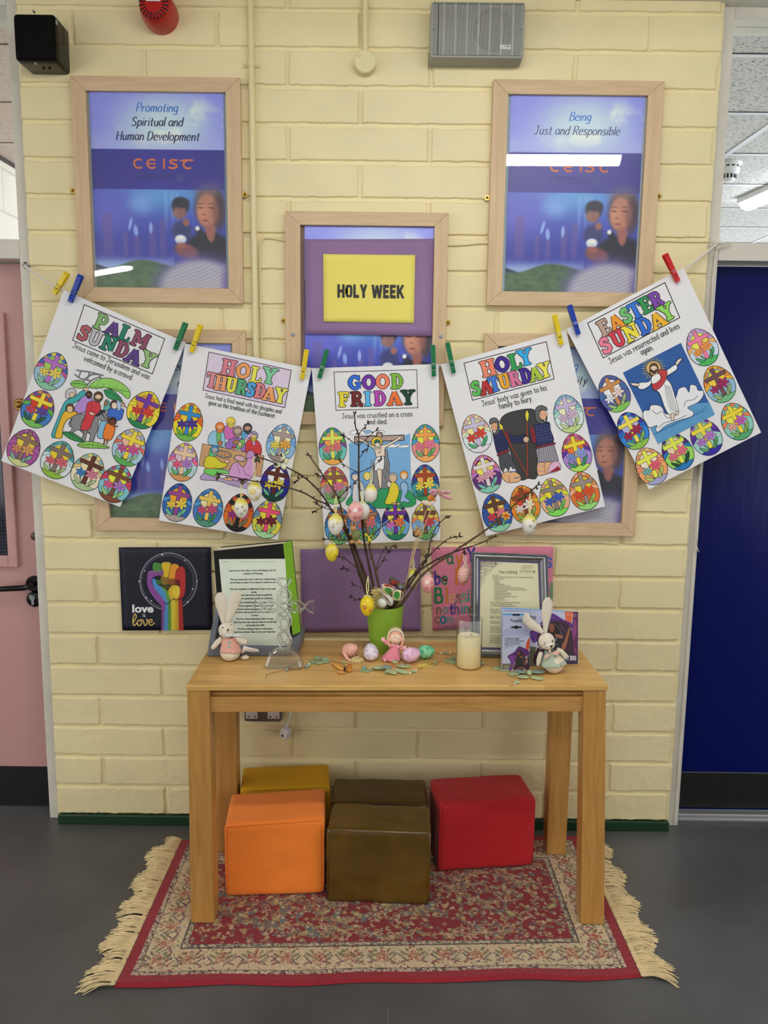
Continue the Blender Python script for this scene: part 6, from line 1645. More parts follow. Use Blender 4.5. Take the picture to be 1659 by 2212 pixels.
# -- table
ZT=0.73
M_top=wood_mat('honey_beech_top', (226, 184, 112), (190, 144, 78), 'x', 1.0, 0.28, staves=(0.42, 0.045))
M_legw=wood_mat('honey_beech_leg', (202, 154, 84), (162, 114, 54), 'z', 1.0, 0.36)
M_rail=wood_mat('honey_beech_rail', (206, 160, 94), (166, 118, 60), 'x', 1.0, 0.36)
FL, FR, BL, BR=Vector((-.5522, -.5444, 0)), Vector((.6419, -.5039, 0)), Vector((-.561, -.125, 0)), Vector((.6385, -.098, 0))
def quad_z(q, z):return[Vector((p.x, p.y, z))for p in q]
def build_table():
 t=thing('console_table', 'honey coloured wooden table on four square legs against the block wall', 'table', (0.04, -0.32, 0.009))
 mb=MB();q=[FL, FR, BR, BL];mb.hexa(quad_z(q, 0.7142), quad_z(q, ZT));mb.build('tabletop', M_top, t, bevel=0.0025)
 zb=0.0095
 legs=[((-.5505, -.540, -.4870, -.476), (-.5520, -.556, -.4840, -.490)), ((.5735, -.5005, .6375, -.437), (.590, -.540, .6590, -.474)), ((.5550, -.170, .6290, -.106), (.5590, -.182, .6240, -.117)), ((-.5540, -.188, -.4795, -.128), (-.5500, -.190, -.4815, -.125))]
 for(a, b_, c, d_), (e, f, g, h)in legs:
  mb=MB();mb.hexa([Vector(p)for p in((e, f, zb), (g, f, zb), (g, h, zb), (e, h, zb))], [Vector(p)for p in((a, b_, .7140), (c, b_, .7140), (c, d_, .7140), (a, d_, .7140))])
  mb.build('leg', M_legw, t, bevel=0.003)
  # front apron, set a little behind the legs, with a shadow gap below the top
 mb=MB();mb.hexa([Vector(p)for p in((-.487, -.531, .647), (.575, -.494, .647), (.575, -.474, .647), (-.487, -.510, .647))], [Vector(p)for p in((-.487, -.531, .692), (.575, -.494, .692), (.575, -.474, .692), (-.487, -.510, .692))])
 mb.hexa([Vector(p)for p in((-.487, -.520, .692), (.575, -.484, .692), (.575, -.474, .692), (-.487, -.510, .692))], [Vector(p)for p in((-.487, -.520, .703), (.575, -.484, .703), (.575, -.474, .703), (-.487, -.510, .703))])
 mb.build('front_apron', M_rail, t, bevel=0.0015)
 mb=MB();mb.box((-.48, -.160, .647), (.556, -.140, .703));mb.build('rear_apron', M_rail, t, bevel=0.0015)
 for x0, x1, y0, y1 in((-.535, -.515, -.477, -.187), (.600, .620, -.438, -.169)):
  mb=MB();mb.box((x0, y0, .647), (x1, y1, .703));mb.build('side_apron', M_rail, t, bevel=0.0015)
build_table()
# -- soft cubes below
def soft_block(name, label, corners, h, depth, m, seed, crumple=0.002, top_tilt=0.0, seam=True):
 """corners: front bottom left and right on the rug"""
 a, b_=corners
 ux=(b_-a);w_=ux.length;ux.normalize()
 uy=Vector((-ux.y, ux.x, 0));uz=Vector((0, 0, 1))
 t=thing(name, label, 'foam cube', tuple((a+b_)/2+uy*depth/2), None)
 n=22;r_=0.010
 def shp(P):
  x, y, z=P[..., 0]*w_, P[..., 1]*depth, P[..., 2]*h
  ix, iy, iz=np.clip(x, r_, w_-r_), np.clip(y, r_, depth-r_), np.clip(z, r_, h-r_)
  d=np.stack([x-ix, y-iy, z-iz], -1)
  L=np.linalg.norm(d, axis=-1, keepdims=True)
  q=np.stack([ix, iy, iz], -1)+np.where(L>1e-9, d/np.maximum(L, 1e-9)*r_, 0)
  nz=fbm(P[..., 0]*5+P[..., 1]*3+seed, P[..., 2]*5-P[..., 1]*4+9, seed, 4)-.5
  nrm=np.stack([(P[..., 0]-.5), (P[..., 1]-.5), (P[..., 2]-.5)], -1)
  nrm=nrm/np.maximum(np.linalg.norm(nrm, axis=-1, keepdims=True), 1e-6)
  q=q+nrm*(nz*crumple*2)[..., None]
  q[..., 2]+=np.where(P[..., 2]>.5, top_tilt*(P[..., 0]-.5)*w_, 0)
  return q
 s=np.linspace(0, 1, n);A, B=np.meshgrid(s, s)
 o=np.zeros_like(A);i=np.ones_like(A)
 mb=MB()
 for P in([A, o, B], [A, i, B], [o, A, B], [i, A, B], [A, B, i], [A, B, o]):
  Q=shp(np.stack(P, -1)).reshape(-1, 3)
  vs=[a+ux*q[0]+uy*q[1]+uz*max(q[2], 0.0)for q in Q]
  mb.add(vs, [(j*n+k, j*n+k+1, (j+1)*n+k+1, (j+1)*n+k)for j in range(n-1)for k in range(n-1)])
 ob=mb.build('cover', m, t, smooth=True)
 import bmesh
 bm=bmesh.new();bm.from_mesh(ob.data);bmesh.ops.remove_doubles(bm, verts=bm.verts, dist=0.0004);bmesh.ops.recalc_face_normals(bm, faces=bm.faces);bm.to_mesh(ob.data);bm.free()
 if seam:
  mb=MB()
  zt=h-0.004
  mb.tube([a+ux*(0.008+(w_-.016)*k/8)+uy*0.001+uz*(zt+top_tilt*(k/8-.5)*w_)for k in range(9)], 0.0022, n=6)
  mb.build('top_seam', m, t, smooth=True)
  for xx in(0.003, w_-0.003):
   mb=MB();mb.tube([a+ux*xx+uy*0.003+uz*(0.012+(h-0.024)*k/6)for k in range(7)], 0.0022, n=6);mb.build('corner_seam', m, t, smooth=True)
 return t
ZB=0.0105
M_or=mat('orange_canvas', (250, 134, 40), rough=0.8, bmp=(300, 0.25, 0.001), var=(4, 0.06), sheen=0.15)
M_mu=mat('mustard_canvas', (206, 156, 10), rough=0.8, bmp=(300, 0.25, 0.001), var=(4, 0.06))
M_rd=mat('red_canvas', (186, 12, 28), rough=0.75, bmp=(300, 0.2, 0.001), var=(4, 0.08), sheen=0.1)
M_bn=mat('brown_vinyl', (92, 68, 22), rough=0.24, bmp=(9, 0.55, 0.012), var=(7, 0.25))
M_bn2=mat('olive_brown_vinyl', (80, 60, 14), rough=0.38, bmp=(8, 0.3, 0.008), var=(6, 0.15))
soft_block('foam_cube', 'bright orange cloth covered foam cube standing front left under the table', (atz(487, 1938, ZB), atz(701, 1931, ZB)), 0.243, 0.195, M_or, 3, 0.0028, 0.045)
soft_block('foam_cube', 'shiny dark brown vinyl foam cube standing at the front, middle under the table', (atz(703, 1947, ZB)+Vector((0.003, 0, 0)), atz(928, 1956, ZB)), 0.236, 0.165, M_bn, 8, 0.0040)
soft_block('foam_cube', 'dark olive brown foam cube behind the shiny brown one', (Vector((-.163, -.262, ZB)), Vector((.150, -.262, ZB))), 0.222, 0.17, M_bn2, 12, 0.0020)
soft_block('foam_cube', 'mustard yellow cloth foam cube behind the orange one', (Vector((-.468, -.205, ZB)), Vector((-.172, -.172, ZB))), 0.232, 0.165, M_mu, 17, 0.0020)
soft_block('foam_cube', 'deep red cloth foam cube standing alone on the right under the table', (atz(946, 1884, ZB), atz(1152, 1871, ZB)), 0.238, 0.175, M_rd, 23, 0.0032)
# -- papers on the wall above the table
YW=-0.0105
M_flat=vc_mat('matt_print', rough=0.6)
# square rainbow fist print
def love_print():
 o, P=sheet_poly('rainbow_fist_print', 'square navy print of a raised rainbow fist reading love is love', 'poster', ((256.4, 1182.4), (455.4, 1181.8), (460, 1360.8), (264.4, 1362)), YW, mat('navy_card', (6, 8, 36), rough=0.55))
 d=Draw(lambda u, v:at(240+u*.26522, 1150+v*.26522, YW), lift=0.0005)
 r=random.Random(2)
 for q in((298, 176), (588, 153), (183, 186), (124, 316), (148, 525), (632, 338), (752, 222), (740, 643), (660, 697), (722, 570), (500, 160)):d.dot(*q, 3, '#8088a8', n=6)
 for R, w_ in((233, 4), (226, 3), (212, 3.4)):d.stroke(_arc(465+(R-225)*.3, 400, R, R, 0, 360, 60), w_, '#b8b4c0' if w_>3.5 else '#7c7c90')
 for q in((417, 181, 7), (604, 227, 5), (273, 312, 5), (229, 398, 6), (700, 399, 5), (665, 462, 6), (286, 533, 6), (328, 557, 5), (623, 566, 7)):d.dot(*q, '#f4f4f8', n=10)
 # forearm bands
 for x0, x1, t0, t1, c in((410, 430, 412, 436, '#7c4a90'), (430, 462, 436, 464, '#4c90cc'), (462, 490, 464, 488, '#5c9444'), (490, 522, 488, 526, '#dccc38'), (522, 552, 526, 548, '#d0a82c'), (552, 592, 548, 578, '#ac2c24')):
  d.fill([(x0, 798), (t0, 560), (t1, 540), (x1, 798)], c)
 d.shape([(300, 330), (320, 312), (420, 306), (433, 325), (420, 350), (372, 352), (330, 385), (345, 440), (400, 500), (440, 560), (436, 640), (412, 600), (360, 545), (310, 470), (294, 400)], '#8c4c9c')
 d.shape([(345, 250), (380, 248), (415, 262), (412, 320), (345, 312)], '#4c8c3c');d.shape([(410, 262), (440, 242), (488, 255), (480, 340), (436, 380), (415, 370), (430, 330)], '#e4c02c')
 d.shape([(415, 340), (430, 360), (468, 375), (462, 425), (420, 425), (405, 390)], '#8c7024');d.shape([(478, 300), (500, 258), (540, 262), (555, 290), (535, 350), (505, 385), (468, 375)], '#e8a030')
 d.shape([(468, 378), (520, 385), (522, 425), (480, 428), (466, 410)], '#8c5420');d.shape([(525, 320), (560, 280), (600, 300), (606, 440), (595, 510), (560, 545), (520, 540), (560, 470), (555, 420), (525, 410)], '#c0302c')
 d.shape([(522, 388), (560, 385), (562, 425), (525, 428)], '#701820');d.shape([(370, 385), (410, 395), (408, 420), (375, 420)], '#3c7030')
 d.shape([(335, 385), (360, 380), (375, 420), (420, 450), (465, 490), (488, 545), (465, 575), (440, 565), (400, 510), (350, 445)], '#4c98dc');d.shape([(405, 440), (455, 470), (488, 540), (465, 572), (450, 540), (440, 490)], '#68a040')
 d.shape([(375, 420), (400, 430), (455, 460), (470, 480), (480, 430), (420, 425)], '#4c4418');d.shape([(468, 470), (500, 432), (555, 440), (560, 500), (540, 545), (508, 540), (488, 560), (470, 500)], '#e0bc30')
 d.shape([(500, 470), (545, 440), (556, 500), (535, 530), (510, 515)], '#ecd040');d.stroke([(433, 572), (462, 580), (490, 545)], 7, '#14305c', sm=True);d.stroke([(510, 538), (535, 548), (562, 540)], 6, '#6c1c14', sm=True)
 for a, b_ in(((412, 262), (408, 320)), ((486, 262), (466, 372)), ((556, 288), (525, 330))):d.stroke([a, b_], 4, '#5c4018')
 d.stroke([(300, 330), (420, 308)], 3, '#b078bc')
 typed(d, 'love', 170, 650, 88, '#f4f4f8', bold=0.035, fit=176)
 typed(d, 'is', 268, 688, 44, '#e8e8ec', align='c')
 gd='#e4c468'
 k=[[(180, 735), (205, 690), (196, 664), (182, 690), (178, 740), (190, 758), (212, 735)], [(240, 712), (218, 722), (216, 748), (234, 758), (250, 738), (240, 712), (262, 716)], [(262, 716), (272, 750), (284, 756), (296, 726), (290, 708), (304, 716)], [(308, 738), (334, 724), (328, 708), (310, 720), (312, 748), (330, 756), (352, 736)]]
 for q in k:d.stroke(q, 8.5, gd, sm=True)
 d.build('print', M_flat, o)
love_print()
# purple sheet with faint pencilled outlines
o, P=sheet_poly('purple_paper', 'large purple sheet with faint pencil letters on the wall behind the green pot', 'paper', ((649, 1186), (908, 1185), (909, 1363), (652, 1366)), YW, M_purple, curl=0.004)
d=Draw(lambda px, py:at(px, py, YW), lift=0.0009)
pc='#7f6795'
for txt, x, y, s_ in(('N', 720, 1236, 36), ('Year', 738, 1300, 48), ('Har', 735, 1346, 52), ('Ye', 846, 1232, 30)):hand(d, txt, x, y, s_, pc, w_=1.7, n=5)
for q in([(660, 1232), (672, 1243), (690, 1240), (700, 1228)], [(668, 1250), (685, 1240), (692, 1225)], [(858, 1220), (866, 1236), (880, 1224), (872, 1240), (884, 1250)]):d.stroke(q, 0.7, '#a890b8', sm=True)
d.build('pencil_outline', M_flat, o)
# pink sheet with hand lettered wish
o, P=sheet_poly('pink_wish_sheet', 'pink paper with bubble hand lettering in many colours, behind the silver frame', 'paper', ((932, 1182), (1195, 1180), (1193, 1352), (935, 1361)), YW, mat('pink_sugar_paper', (222, 132, 160), rough=0.75, bmp=(30, 0.1, 0.002)), curl=0.003)
d=Draw(lambda px, py:at(px, py, YW), lift=0.0009)
G, O_, V, T_2, R_, Bn='#2c7c4c', '#d87c28', '#40389c', '#4c9c98', '#c04c50', '#8c6858'
for txt, x, y, s_, c, w_ in(('M', 952, 1218, 38, '#d88c78', 7), ('a', 973, 1218, 34, G, 13), ('y', 993, 1222, 44, O_, 12), ('Y', 1018, 1212, 36, V, 15), ('b', 945, 1262, 34, V, 13), ('e', 961, 1262, 34, G, 12), ('l', 987, 1262, 40, O_, 14), ('o', 1001, 1262, 34, O_, 12), ('B', 948, 1302, 40, G, 15), ('l', 966, 1302, 40, O_, 12), ('e', 977, 1301, 34, '#e0a878', 12), ('s', 991, 1301, 34, Bn, 13), ('s', 1003, 1300, 36, '#7ca088', 13), ('i', 1013, 1299, 34, T_2, 13), ('n', 948, 1326, 28, Bn, 16), ('o', 963, 1325, 26, '#7c8c8c', 16), ('t', 976, 1326, 28, V, 14), ('h', 987, 1325, 28, '#6c5890', 14), ('i', 998, 1324, 28, T_2, 14), ('n', 1008, 1324, 28, T_2, 14), ('g', 1019, 1324, 28, '#7c5c40', 14), ('c', 945, 1346, 28, '#98685c', 16), ('o', 958, 1346, 30, '#3c7c94', 18), ('m', 974, 1346, 26, '#7c90a0', 14), ('D', 952, 1359, 15, '#8c7c88', 14), ('o', 963, 1359, 15, '#8c7c88', 14), ('n', 973, 1359, 15, '#7c6c88', 14), ('t', 982, 1358, 15, '#7c6c88', 14), ('s', 1186, 1225, 40, '#5468b8', 14), ('d', 1187, 1292, 40, '#6c9c74', 14)):
 hand(d, txt, x, y, s_, c, w_=w_*.92, n=5, xs=.86)
d.build('lettering', M_flat, o)
# -- things standing on the table
M_vc=vc_mat('painted_surface', rough=0.45)
M_vcgl=vc_mat('glossy_paint', rough=0.25)
M_linen=mat('natural_linen', (226, 216, 198), rough=0.9, bmp=(700, 0.4, 0.0008), sheen=0.2)
M_blackeye=mat('black_bead', (10, 10, 10), rough=0.2)
M_glass=crystal_mat('cut_glass', 0.40, 0.24)
M_tuffet=mat('white_tulle', (232, 238, 236), rough=0.8, alpha=0.75)
def plane_T(p0, n):
 """photograph position -> point on a tilted plane"""
 n=Vector(n);cpos=Vector((0, -DIST, EYE))
 def T(px, py):
  r=ray(px, py)
  return cpos+r*((p0-cpos).dot(n)/r.dot(n))
 return T
 # -- grey stand, binder and printed page
def lean(a, b_, ang):
 u=(b_-a);n=Vector((u.y, -u.x, 0)).normalized()
 return a, (n*math.cos(ang)+Vector((0, 0, math.sin(ang)))).normalized()
def book_stand():
 y0=-0.296
 base=atz(452, 1421, ZT)
 t=thing('literature_stand', 'grey plastic sloping stand holding a binder at the left end of the table', 'stand', (-0.41, -0.25, ZT))
 M_gr=mat('grey_stand_plastic', (104, 110, 122), rough=0.45)
 g=lambda px, py, y=y0:at(px, py, y)
 # front lip
 a, b_=at(450, 1421, y0), at(640, 1406, y0+.012)
 zb=ZT+0.0006
 mb=MB()
 mb.hexa([Vector((a.x, y0, zb)), Vector((-.292, y0+.012, zb)), Vector((-.300, -.145, zb)), Vector((a.x, -.145, zb))], [Vector((a.x, y0, zb+.030)), Vector((-.283, y0+.012, zb+.030)), Vector((-.290, -.145, zb+.030)), Vector((a.x, -.145, zb+.030))])
 mb.build('base', M_gr, t, bevel=0.004)
 # left cheek with a curved top
 mb=MB()
 xs=a.x
 prof=[(y0, 0.0), (y0, .045), (y0+.010, .075), (y0+.030, .098), (y0+.050, .125), (y0+.058, .20), (y0+.062, .258), (y0+.085, .258), (y0+.125, .0)]
 n=len(prof)
 vs=[Vector((xs-0.003+0.03*(v/.26), y, zb+v))for y, v in prof]+[Vector((xs+0.018+0.022*(v/.26), y, zb+v))for y, v in prof]
 tri=tessellate_polygon([[Vector((y, v, 0))for y, v in prof]])
 mb.add(vs, [tuple(q)for q in tri]+[tuple(i+n for i in q[::-1])for q in tri]+[(i, (i+1)%n, (i+1)%n+n, i+n)for i in range(n)])
 mb.build('side_cheek', M_gr, t, bevel=0.003)
 mb=MB()
 vs=[Vector((-.288+0.004*0, y0+.012, zb)), Vector((-.266, y0+.03, zb)), Vector((-.262, -.15, zb)), Vector((-.29, -.15, zb))]
 vt=[Vector((-.290, y0+.012, zb+.052)), Vector((-.258, y0+.03, zb+.062)), Vector((-.254, -.15, zb+.062)), Vector((-.29, -.15, zb+.05))]
 mb.hexa(vs, vt);mb.build('side_cheek', M_gr, t, bevel=0.004)
 mb=MB();mb.hexa([Vector((xs+.01, -.168, zb)), Vector((-.29, -.168, zb)), Vector((-.29, -.155, zb)), Vector((xs+.01, -.155, zb))], [Vector((xs+.03, -.118, zb+.20)), Vector((-.345, -.118, zb+.20)), Vector((-.345, -.105, zb+.20)), Vector((xs+.03, -.105, zb+.20))]);mb.build('back_plate', M_gr, t, bevel=0.003)
 # binder
 p0=Vector((-.4, -.268, ZT+.035));n_=Vector((0, -math.cos(.17), math.sin(.17)*0.9)).normalized()
 T=plane_T(p0, n_)
 tb=thing('binder', 'black lever arch binder with a lime green spine leaning in the grey stand', 'binder', tuple(T(545, 1395)))
 c=[T(461, 1190), T(612, 1174), T(633, 1372), T(476, 1392)]
 bk=Vector((0.004, 0.052, 0.003))
 s_tr, s_br=at(631, 1167, T(612, 1174).y+.040), at(651, 1364, T(633, 1372).y+.040)
 b2=[at(477, 1181, c[0].y+.050), s_tr, s_br, c[3]+Vector((0.01, .045, 0.002))]
 M_cov=mat('black_binder_cover', (8, 8, 10), rough=0.4, spec=0.25)
 e=n_*0.002
 def slab(q, d, m, nm):
  mb=MB();mb.hexa([p+d for p in(q[3], q[2], q[1], q[0])], [q[3], q[2], q[1], q[0]]);return mb.build(nm, m, tb, bevel=0.0006)
 slab(c, -n_*0.003, M_cov, 'front_cover')
 slab(b2, n_*0.003, M_cov, 'back_cover')
 M_lime=mat('lime_card', (132, 190, 46), rough=0.4)
 slab([c[1], b2[1], b2[2], c[2]], Vector((-.002, 0, 0)), M_lime, 'spine')
 dpt=lambda p, q, k:p*(1-k)+q*k
 top=[dpt(c[0], b2[0], .10), dpt(c[1], b2[1], .08), dpt(c[1], b2[1], .90), dpt(c[0], b2[0], .9)]
 dn=Vector((-.0005, 0, -.0022));ins=(c[0]-c[1]).normalized()*.006
 top[1]=top[1]+ins;top[2]=top[2]+ins
 mb=MB();low=[dpt(c[3], b2[3], .22), dpt(c[2], b2[2], .16), dpt(c[2], b2[2], .86), dpt(c[3], b2[3], .9)]
 low[1]=low[1]+ins;low[2]=low[2]+ins;mb.hexa(low, [p+dn for p in top]);mb.build('page_block', mat('cream_page_edges', (232, 222, 196), rough=0.8, bmp=(600, 0.5, 0.001)), tb)
 # page
 pg=thing('prayer_page', 'pale printed page of prayer lines propped against the black binder', 'page', tuple(T(560, 1395)))
 Tp=plane_T(p0+n_*0.004, n_)
 q=[Tp(473, 1208), Tp(616, 1207), Tp(628, 1398), Tp(490, 1399)]
 mb=MB();mb.hexa([p-n_*0.0006 for p in(q[3], q[2], q[1], q[0])], [q[3], q[2], q[1], q[0]])
 sh=mb.build('paper', mat('pale_green_paper', (216, 226, 212), rough=0.5, var=(14, 0.04)), pg)
 d=Draw(lambda u, v:Tp(240+u*.26522, 1150+v*.26522), n_, lift=0.0005)
 tx='#23282a'
 L=[('Lent can be more than a time of Fasting; it can be', 958, 1343, 318), ('a Season of Feasting.', 1072, 1236, 342), ('We can choose this Lent, to fast from certain things', 972, 1340, 390), ('and to feast on others. It is a season in which we can:', 968, 1342, 415), ('Fast from emphasis on differences; Feast on the unity', 968, 1342, 468), ('of life', 1140, 1184, 494), ('Fast from discontent; Feast on gratitude', 1020, 1314, 517), ('Fast from pessimism; Feast on optimism', 1012, 1318, 545), ('Fast from complaining; Feast on appreciation', 1000, 1330, 577), ('Fast from negatives; Feast on affirmatives', 1008, 1325, 605), ('Fast from bitterness; Feast on forgiveness', 1006, 1330, 632), ('Fast from self-concern; Feast on compassion', 1000, 1334, 657), ('of others', 1140, 1200, 682), ('Fast from discouragements; Feast on hope', 1020, 1323, 711), ('Fast from facts that depress; Feast on words that', 1000, 1346, 738), ('encourage and uplift', 1098, 1250, 762), ('Fast from lethargy; Feast on enthusiasm', 1030, 1318, 792), ('Fast from sadness; Feast on Joy and Happiness', 1000, 1338, 818)]
 for txt, x0, x1, y in L:typed(d, txt, x0, y, 19, tx, bold=0.028, fit=x1-x0, rot=-0.01)
 typed(d, '25/02/2023', 903, 240, 9, '#5c6462', fit=54);typed(d, 'Lent can be more than a time of Fasting; it can be a Season of Feasting', 1050, 240, 9, '#5c6462', fit=278);typed(d, 'https://www.lent.page', 1140, 935, 9, '#5c6462', fit=86)
 d.build('printed_text', M_flat, sh)
book_stand()
# -- glass cross
def glass_cross():
 y=-0.375
 c=at(615, 1447, y)
 t=thing('glass_cross', 'clear cut glass celtic cross on a stepped foot, in front of the printed page', 'cross', (c.x, y, ZT))
 z0=ZT+0.0006
 P=lambda px, py:at(px, py, y)
 mb=MB()
 def step(w0, d0, za, w1, d1, zb_):
  mb.hexa([Vector((c.x+sx*w0, y+sy*d0, za))for sx, sy in((-1, -1), (1, -1), (1, 1), (-1, 1))], [Vector((c.x+sx*w1, y+sy*d1, zb_))for sx, sy in((-1, -1), (1, -1), (1, 1), (-1, 1))])
 prof=[(.054, .030, 0), (.0545, .0305, .008), (.051, .028, .022), (.045, .025, .036), (.036, .021, .046), (.026, .017, .051), (.023, .016, .0535)]
 rings=[[Vector((c.x+sx*w_, y+sy*d_, z0+zz))for sx, sy in((-1, -.86), (-.86, -1), (.86, -1), (1, -.86), (1, .86), (.86, 1), (-.86, 1), (-1, .86))]for w_, d_, zz in prof]
 mb.loft(rings);mb.build('foot', crystal_mat('cut_glass_foot', 0.18, 0.10), t)
 # shaft and arms: two crossing ribbons each, with cross bars
 def strand(f, n, r=0.0042, k=1.0):
  pts=[f(i/n)for i in range(n+1)]
  m=MB();m.tube([Vector((p[0], y+p[2], p[1]))for p in pts], r, n=8);return m
 zs, zt, zx=z0+.052, P(606, 1250).z, P(613, 1310).z
 cx=c.x
 k=0
 def wave(tt, ph, x0, amp, loops):return amp*math.sin(PI*loops*tt+ph)
 for s in(-1, 1):
  m=strand(lambda q:(cx+s*(0.0055+.0145*abs(math.sin(PI*2.0*q+.0))if q<1 else.0), zs+(zx-.012-zs)*q, s*0.004*math.cos(PI*4*q)), 40);m.build('shaft_strand', M_glass, t, smooth=True)
  m=strand(lambda q:(cx+s*.0155*math.cos(PI*3.0*q), zs+(zx-.015-zs)*q, -s*0.0035*math.sin(PI*3*q)), 40, 0.0034);m.build('shaft_strand', M_glass, t, smooth=True)
  m=strand(lambda q:(cx+s*(.001+.0175*abs(math.sin(PI*1.5*q))), zx+.008+(zt-zx-.010)*q, s*0.003), 30);m.build('head_strand', M_glass, t, smooth=True)
  # arms
  xe=P(551 if s<0 else 677, 1310).x
  for u in(-1, 1):
   m=strand(lambda q:(cx+s*.008+(xe-cx-s*.008)*q, zx+u*(.001+.0170*abs(math.sin(PI*1.5*q))), u*s*0.003), 30);m.build('arm_strand', M_glass, t, smooth=True)
   m=strand(lambda q:(cx+s*.030+s*.011*math.cos(2*PI*q), zx+.011*math.sin(2*PI*q), u*.0028), 20, 0.0026);m.build('knot_ring', M_glass, t, smooth=True)
  mb=MB();mb.box((xe-.0022, y-.0055, zx-.0190), (xe+.0022, y+.0055, zx+.0190));mb.build('arm_end', M_glass, t, bevel=0.0008)
  m=strand(lambda q:(cx+s*.004+s*.014*math.cos(2*PI*q), zx-.024+.006*math.sin(2*PI*q), 0), 16, 0.0026);m.build('knot_ring', M_glass, t, smooth=True)
 for zz in(0.30, .62):
  m=strand(lambda q:(cx+.010*math.cos(2*PI*q), zs+(zx-zs)*zz+.012*math.sin(2*PI*q), 0.002), 20, 0.003);m.build('knot_ring', M_glass, t, smooth=True)
 m=strand(lambda q:(cx+.009*math.cos(2*PI*q), zx+(zt-zx)*.42+.010*math.sin(2*PI*q), 0.002), 20, 0.003);m.build('knot_ring', M_glass, t, smooth=True)
 mb=MB();mb.box((cx-.019, y-.0055, zt-.0022), (cx+.019, y+.0055, zt+.0022));mb.build('top_bar', M_glass, t, bevel=0.0008)
 mb=MB();mb.ball((cx, y, zx), (.011, .009, .011), n=10, m=6);mb.build('centre_boss', M_glass, t)
 M_glint=crystal_mat('foot_glint_glass', .1, .5)  # extra reflective tubes laid on the foot to give its edges bright highlights
 for i in(1, 3, 5):
  mb=MB();mb.tube(rings[i]+[rings[i][0]], .0011, n=6);mb.build('foot_glint', M_glint, t)
 for j in(0, 1, 2, 3):
  mb=MB();mb.tube([rg[j]for rg in rings], .0010, n=6);mb.build('foot_glint', M_glint, t)
glass_cross()
# -- eggs
def egg_prof(h, r, n=14):
 out=[]
 for i in range(n+1):
  a=PI*i/n
  z=-math.cos(a)
  out.append((max(1e-4, r*math.sin(a)*(1-0.14*z)), z*h))
 return out
def egg_at(c, h, r, M, colfun, mat_, parent, name='shell', n=24, m=18):
 mb=MB();pr=egg_prof(h, r, m)
 L=Matrix.Translation(c)@M.to_4x4()
 rings=[[L@Vector((q*math.cos(2*PI*i/n), q*math.sin(2*PI*i/n), z))for i in range(n)]for q, z in pr]
 for a in range(len(rings)-1):
  for i in range(n):
   mb.add([rings[a][i], rings[a][(i+1)%n], rings[a+1][(i+1)%n], rings[a+1][i]], [(0, 1, 2, 3)], col=colfun(pr[a][1]/h, i/n, a))
 o=mb.build(name, mat_, parent, smooth=True)
 import bmesh
 bm=bmesh.new();bm.from_mesh(o.data);bmesh.ops.remove_doubles(bm, verts=bm.verts, dist=1e-6);bmesh.ops.recalc_face_normals(bm, faces=bm.faces);bm.to_mesh(o.data);bm.free()
 return o
def on_egg(c, h, r, M, lon, z):
 """point and outward direction on an egg's shell: lon 0 faces the front"""
 a=lon-PI/2
 q=r*math.sqrt(max(0, 1-z*z))*(1-0.14*z)
 p=Vector((q*math.cos(a), q*math.sin(a), z*h));nrm=Vector((q*math.cos(a)/r/r, q*math.sin(a)/r/r, z/h)).normalized()
 return c+M@p, (M@nrm).normalized()
def flower_on(mb, c, h, r, M, lon, z, size, colp, colc, petals=6, dots=False):
 p, nr=on_egg(c, h, r, M, lon, z)
 t1=nr.cross(Vector((0, 0, 1))).normalized();t2=nr.cross(t1)
 B=Matrix((t1, t2, nr)).transposed().to_4x4()
 for i in range(petals):
  a=2*PI*i/petals
  B.translation=p+(t1*math.cos(a)+t2*math.sin(a))*size*.62+nr*0.0001
  q=Matrix.Rotation(a, 4, 'Z')
  mb.ball((0, 0, 0), 1.0, n=7, m=4, M=None)if False else mb.lathe([(1e-4, -.0004), (1, 0), (1e-4, .0006)], M=B@q@Matrix.Diagonal((size*(.22 if dots else.36), size*(.22 if dots else.15), 1, 1)), n=8, col=lin(colp))
 if colc:
  B.translation=p+nr*0.0002
  mb.lathe([(1e-4, -.0004), (size*.26, 0), (1e-4, .0007)], M=B, n=10, col=lin(colc))
def marble(c1, c2):
 a, b_=np.array(lin(c1)), np.array(lin(c2))
 def f(z, l, k):
  n=float(fbm(np.array(math.cos(2*PI*l)*2+7+z*2.2), np.array(math.sin(2*PI*l)*2+9+z*3.1), 6, 4));q=min(1, max(0, (n-.36)*4))
  return tuple(a*(1-q)+b_*q)
 return f
ZE=ZT+0.0008
def table_egg(px, py, r, h, rot, colf, label, y=None):
 y=-0.31 if y is None else y
 c=at(px, py, y)
 ax=(rot@Vector((0, 0, 1)))
 zh=math.sqrt((h*ax.z)**2+r*r*(1-ax.z**2))
 c=Vector((c.x, y, ZE+zh*1.02))
 t=thing('decorated_egg', label, 'egg', (c.x, c.y, ZT), 'Easter eggs lying on the table')
 egg_at(c, h, r, rot, colf, M_vcgl, t, m=56, n=72)
 return t, c
Ry=lambda a:Matrix.Rotation(math.radians(a), 3, 'Y')
Rx=lambda a:Matrix.Rotation(math.radians(a), 3, 'X')
Rz=lambda a:Matrix.Rotation(math.radians(a), 3, 'Z')
t, c=table_egg(757, 1410, .0215, .0275, Ry(70)@Rx(10), lambda z, l, k:lin('#e8a898'), 'salmon pink striped egg with a ribbon, furthest left of the eggs on the table', -.285)
mb=MB()
for k in range(5):
 z=-.75+.36*k
 mb.tube([on_egg(c, .0275, .0215, Ry(70)@Rx(10), 2*PI*i/24, z+.15*i/24)[0]for i in range(25)], 0.0007, n=5)
mb.build('spiral_stripe', mat('pale_pink_line', (244, 222, 216), rough=0.4), t, smooth=True)
mb=MB()
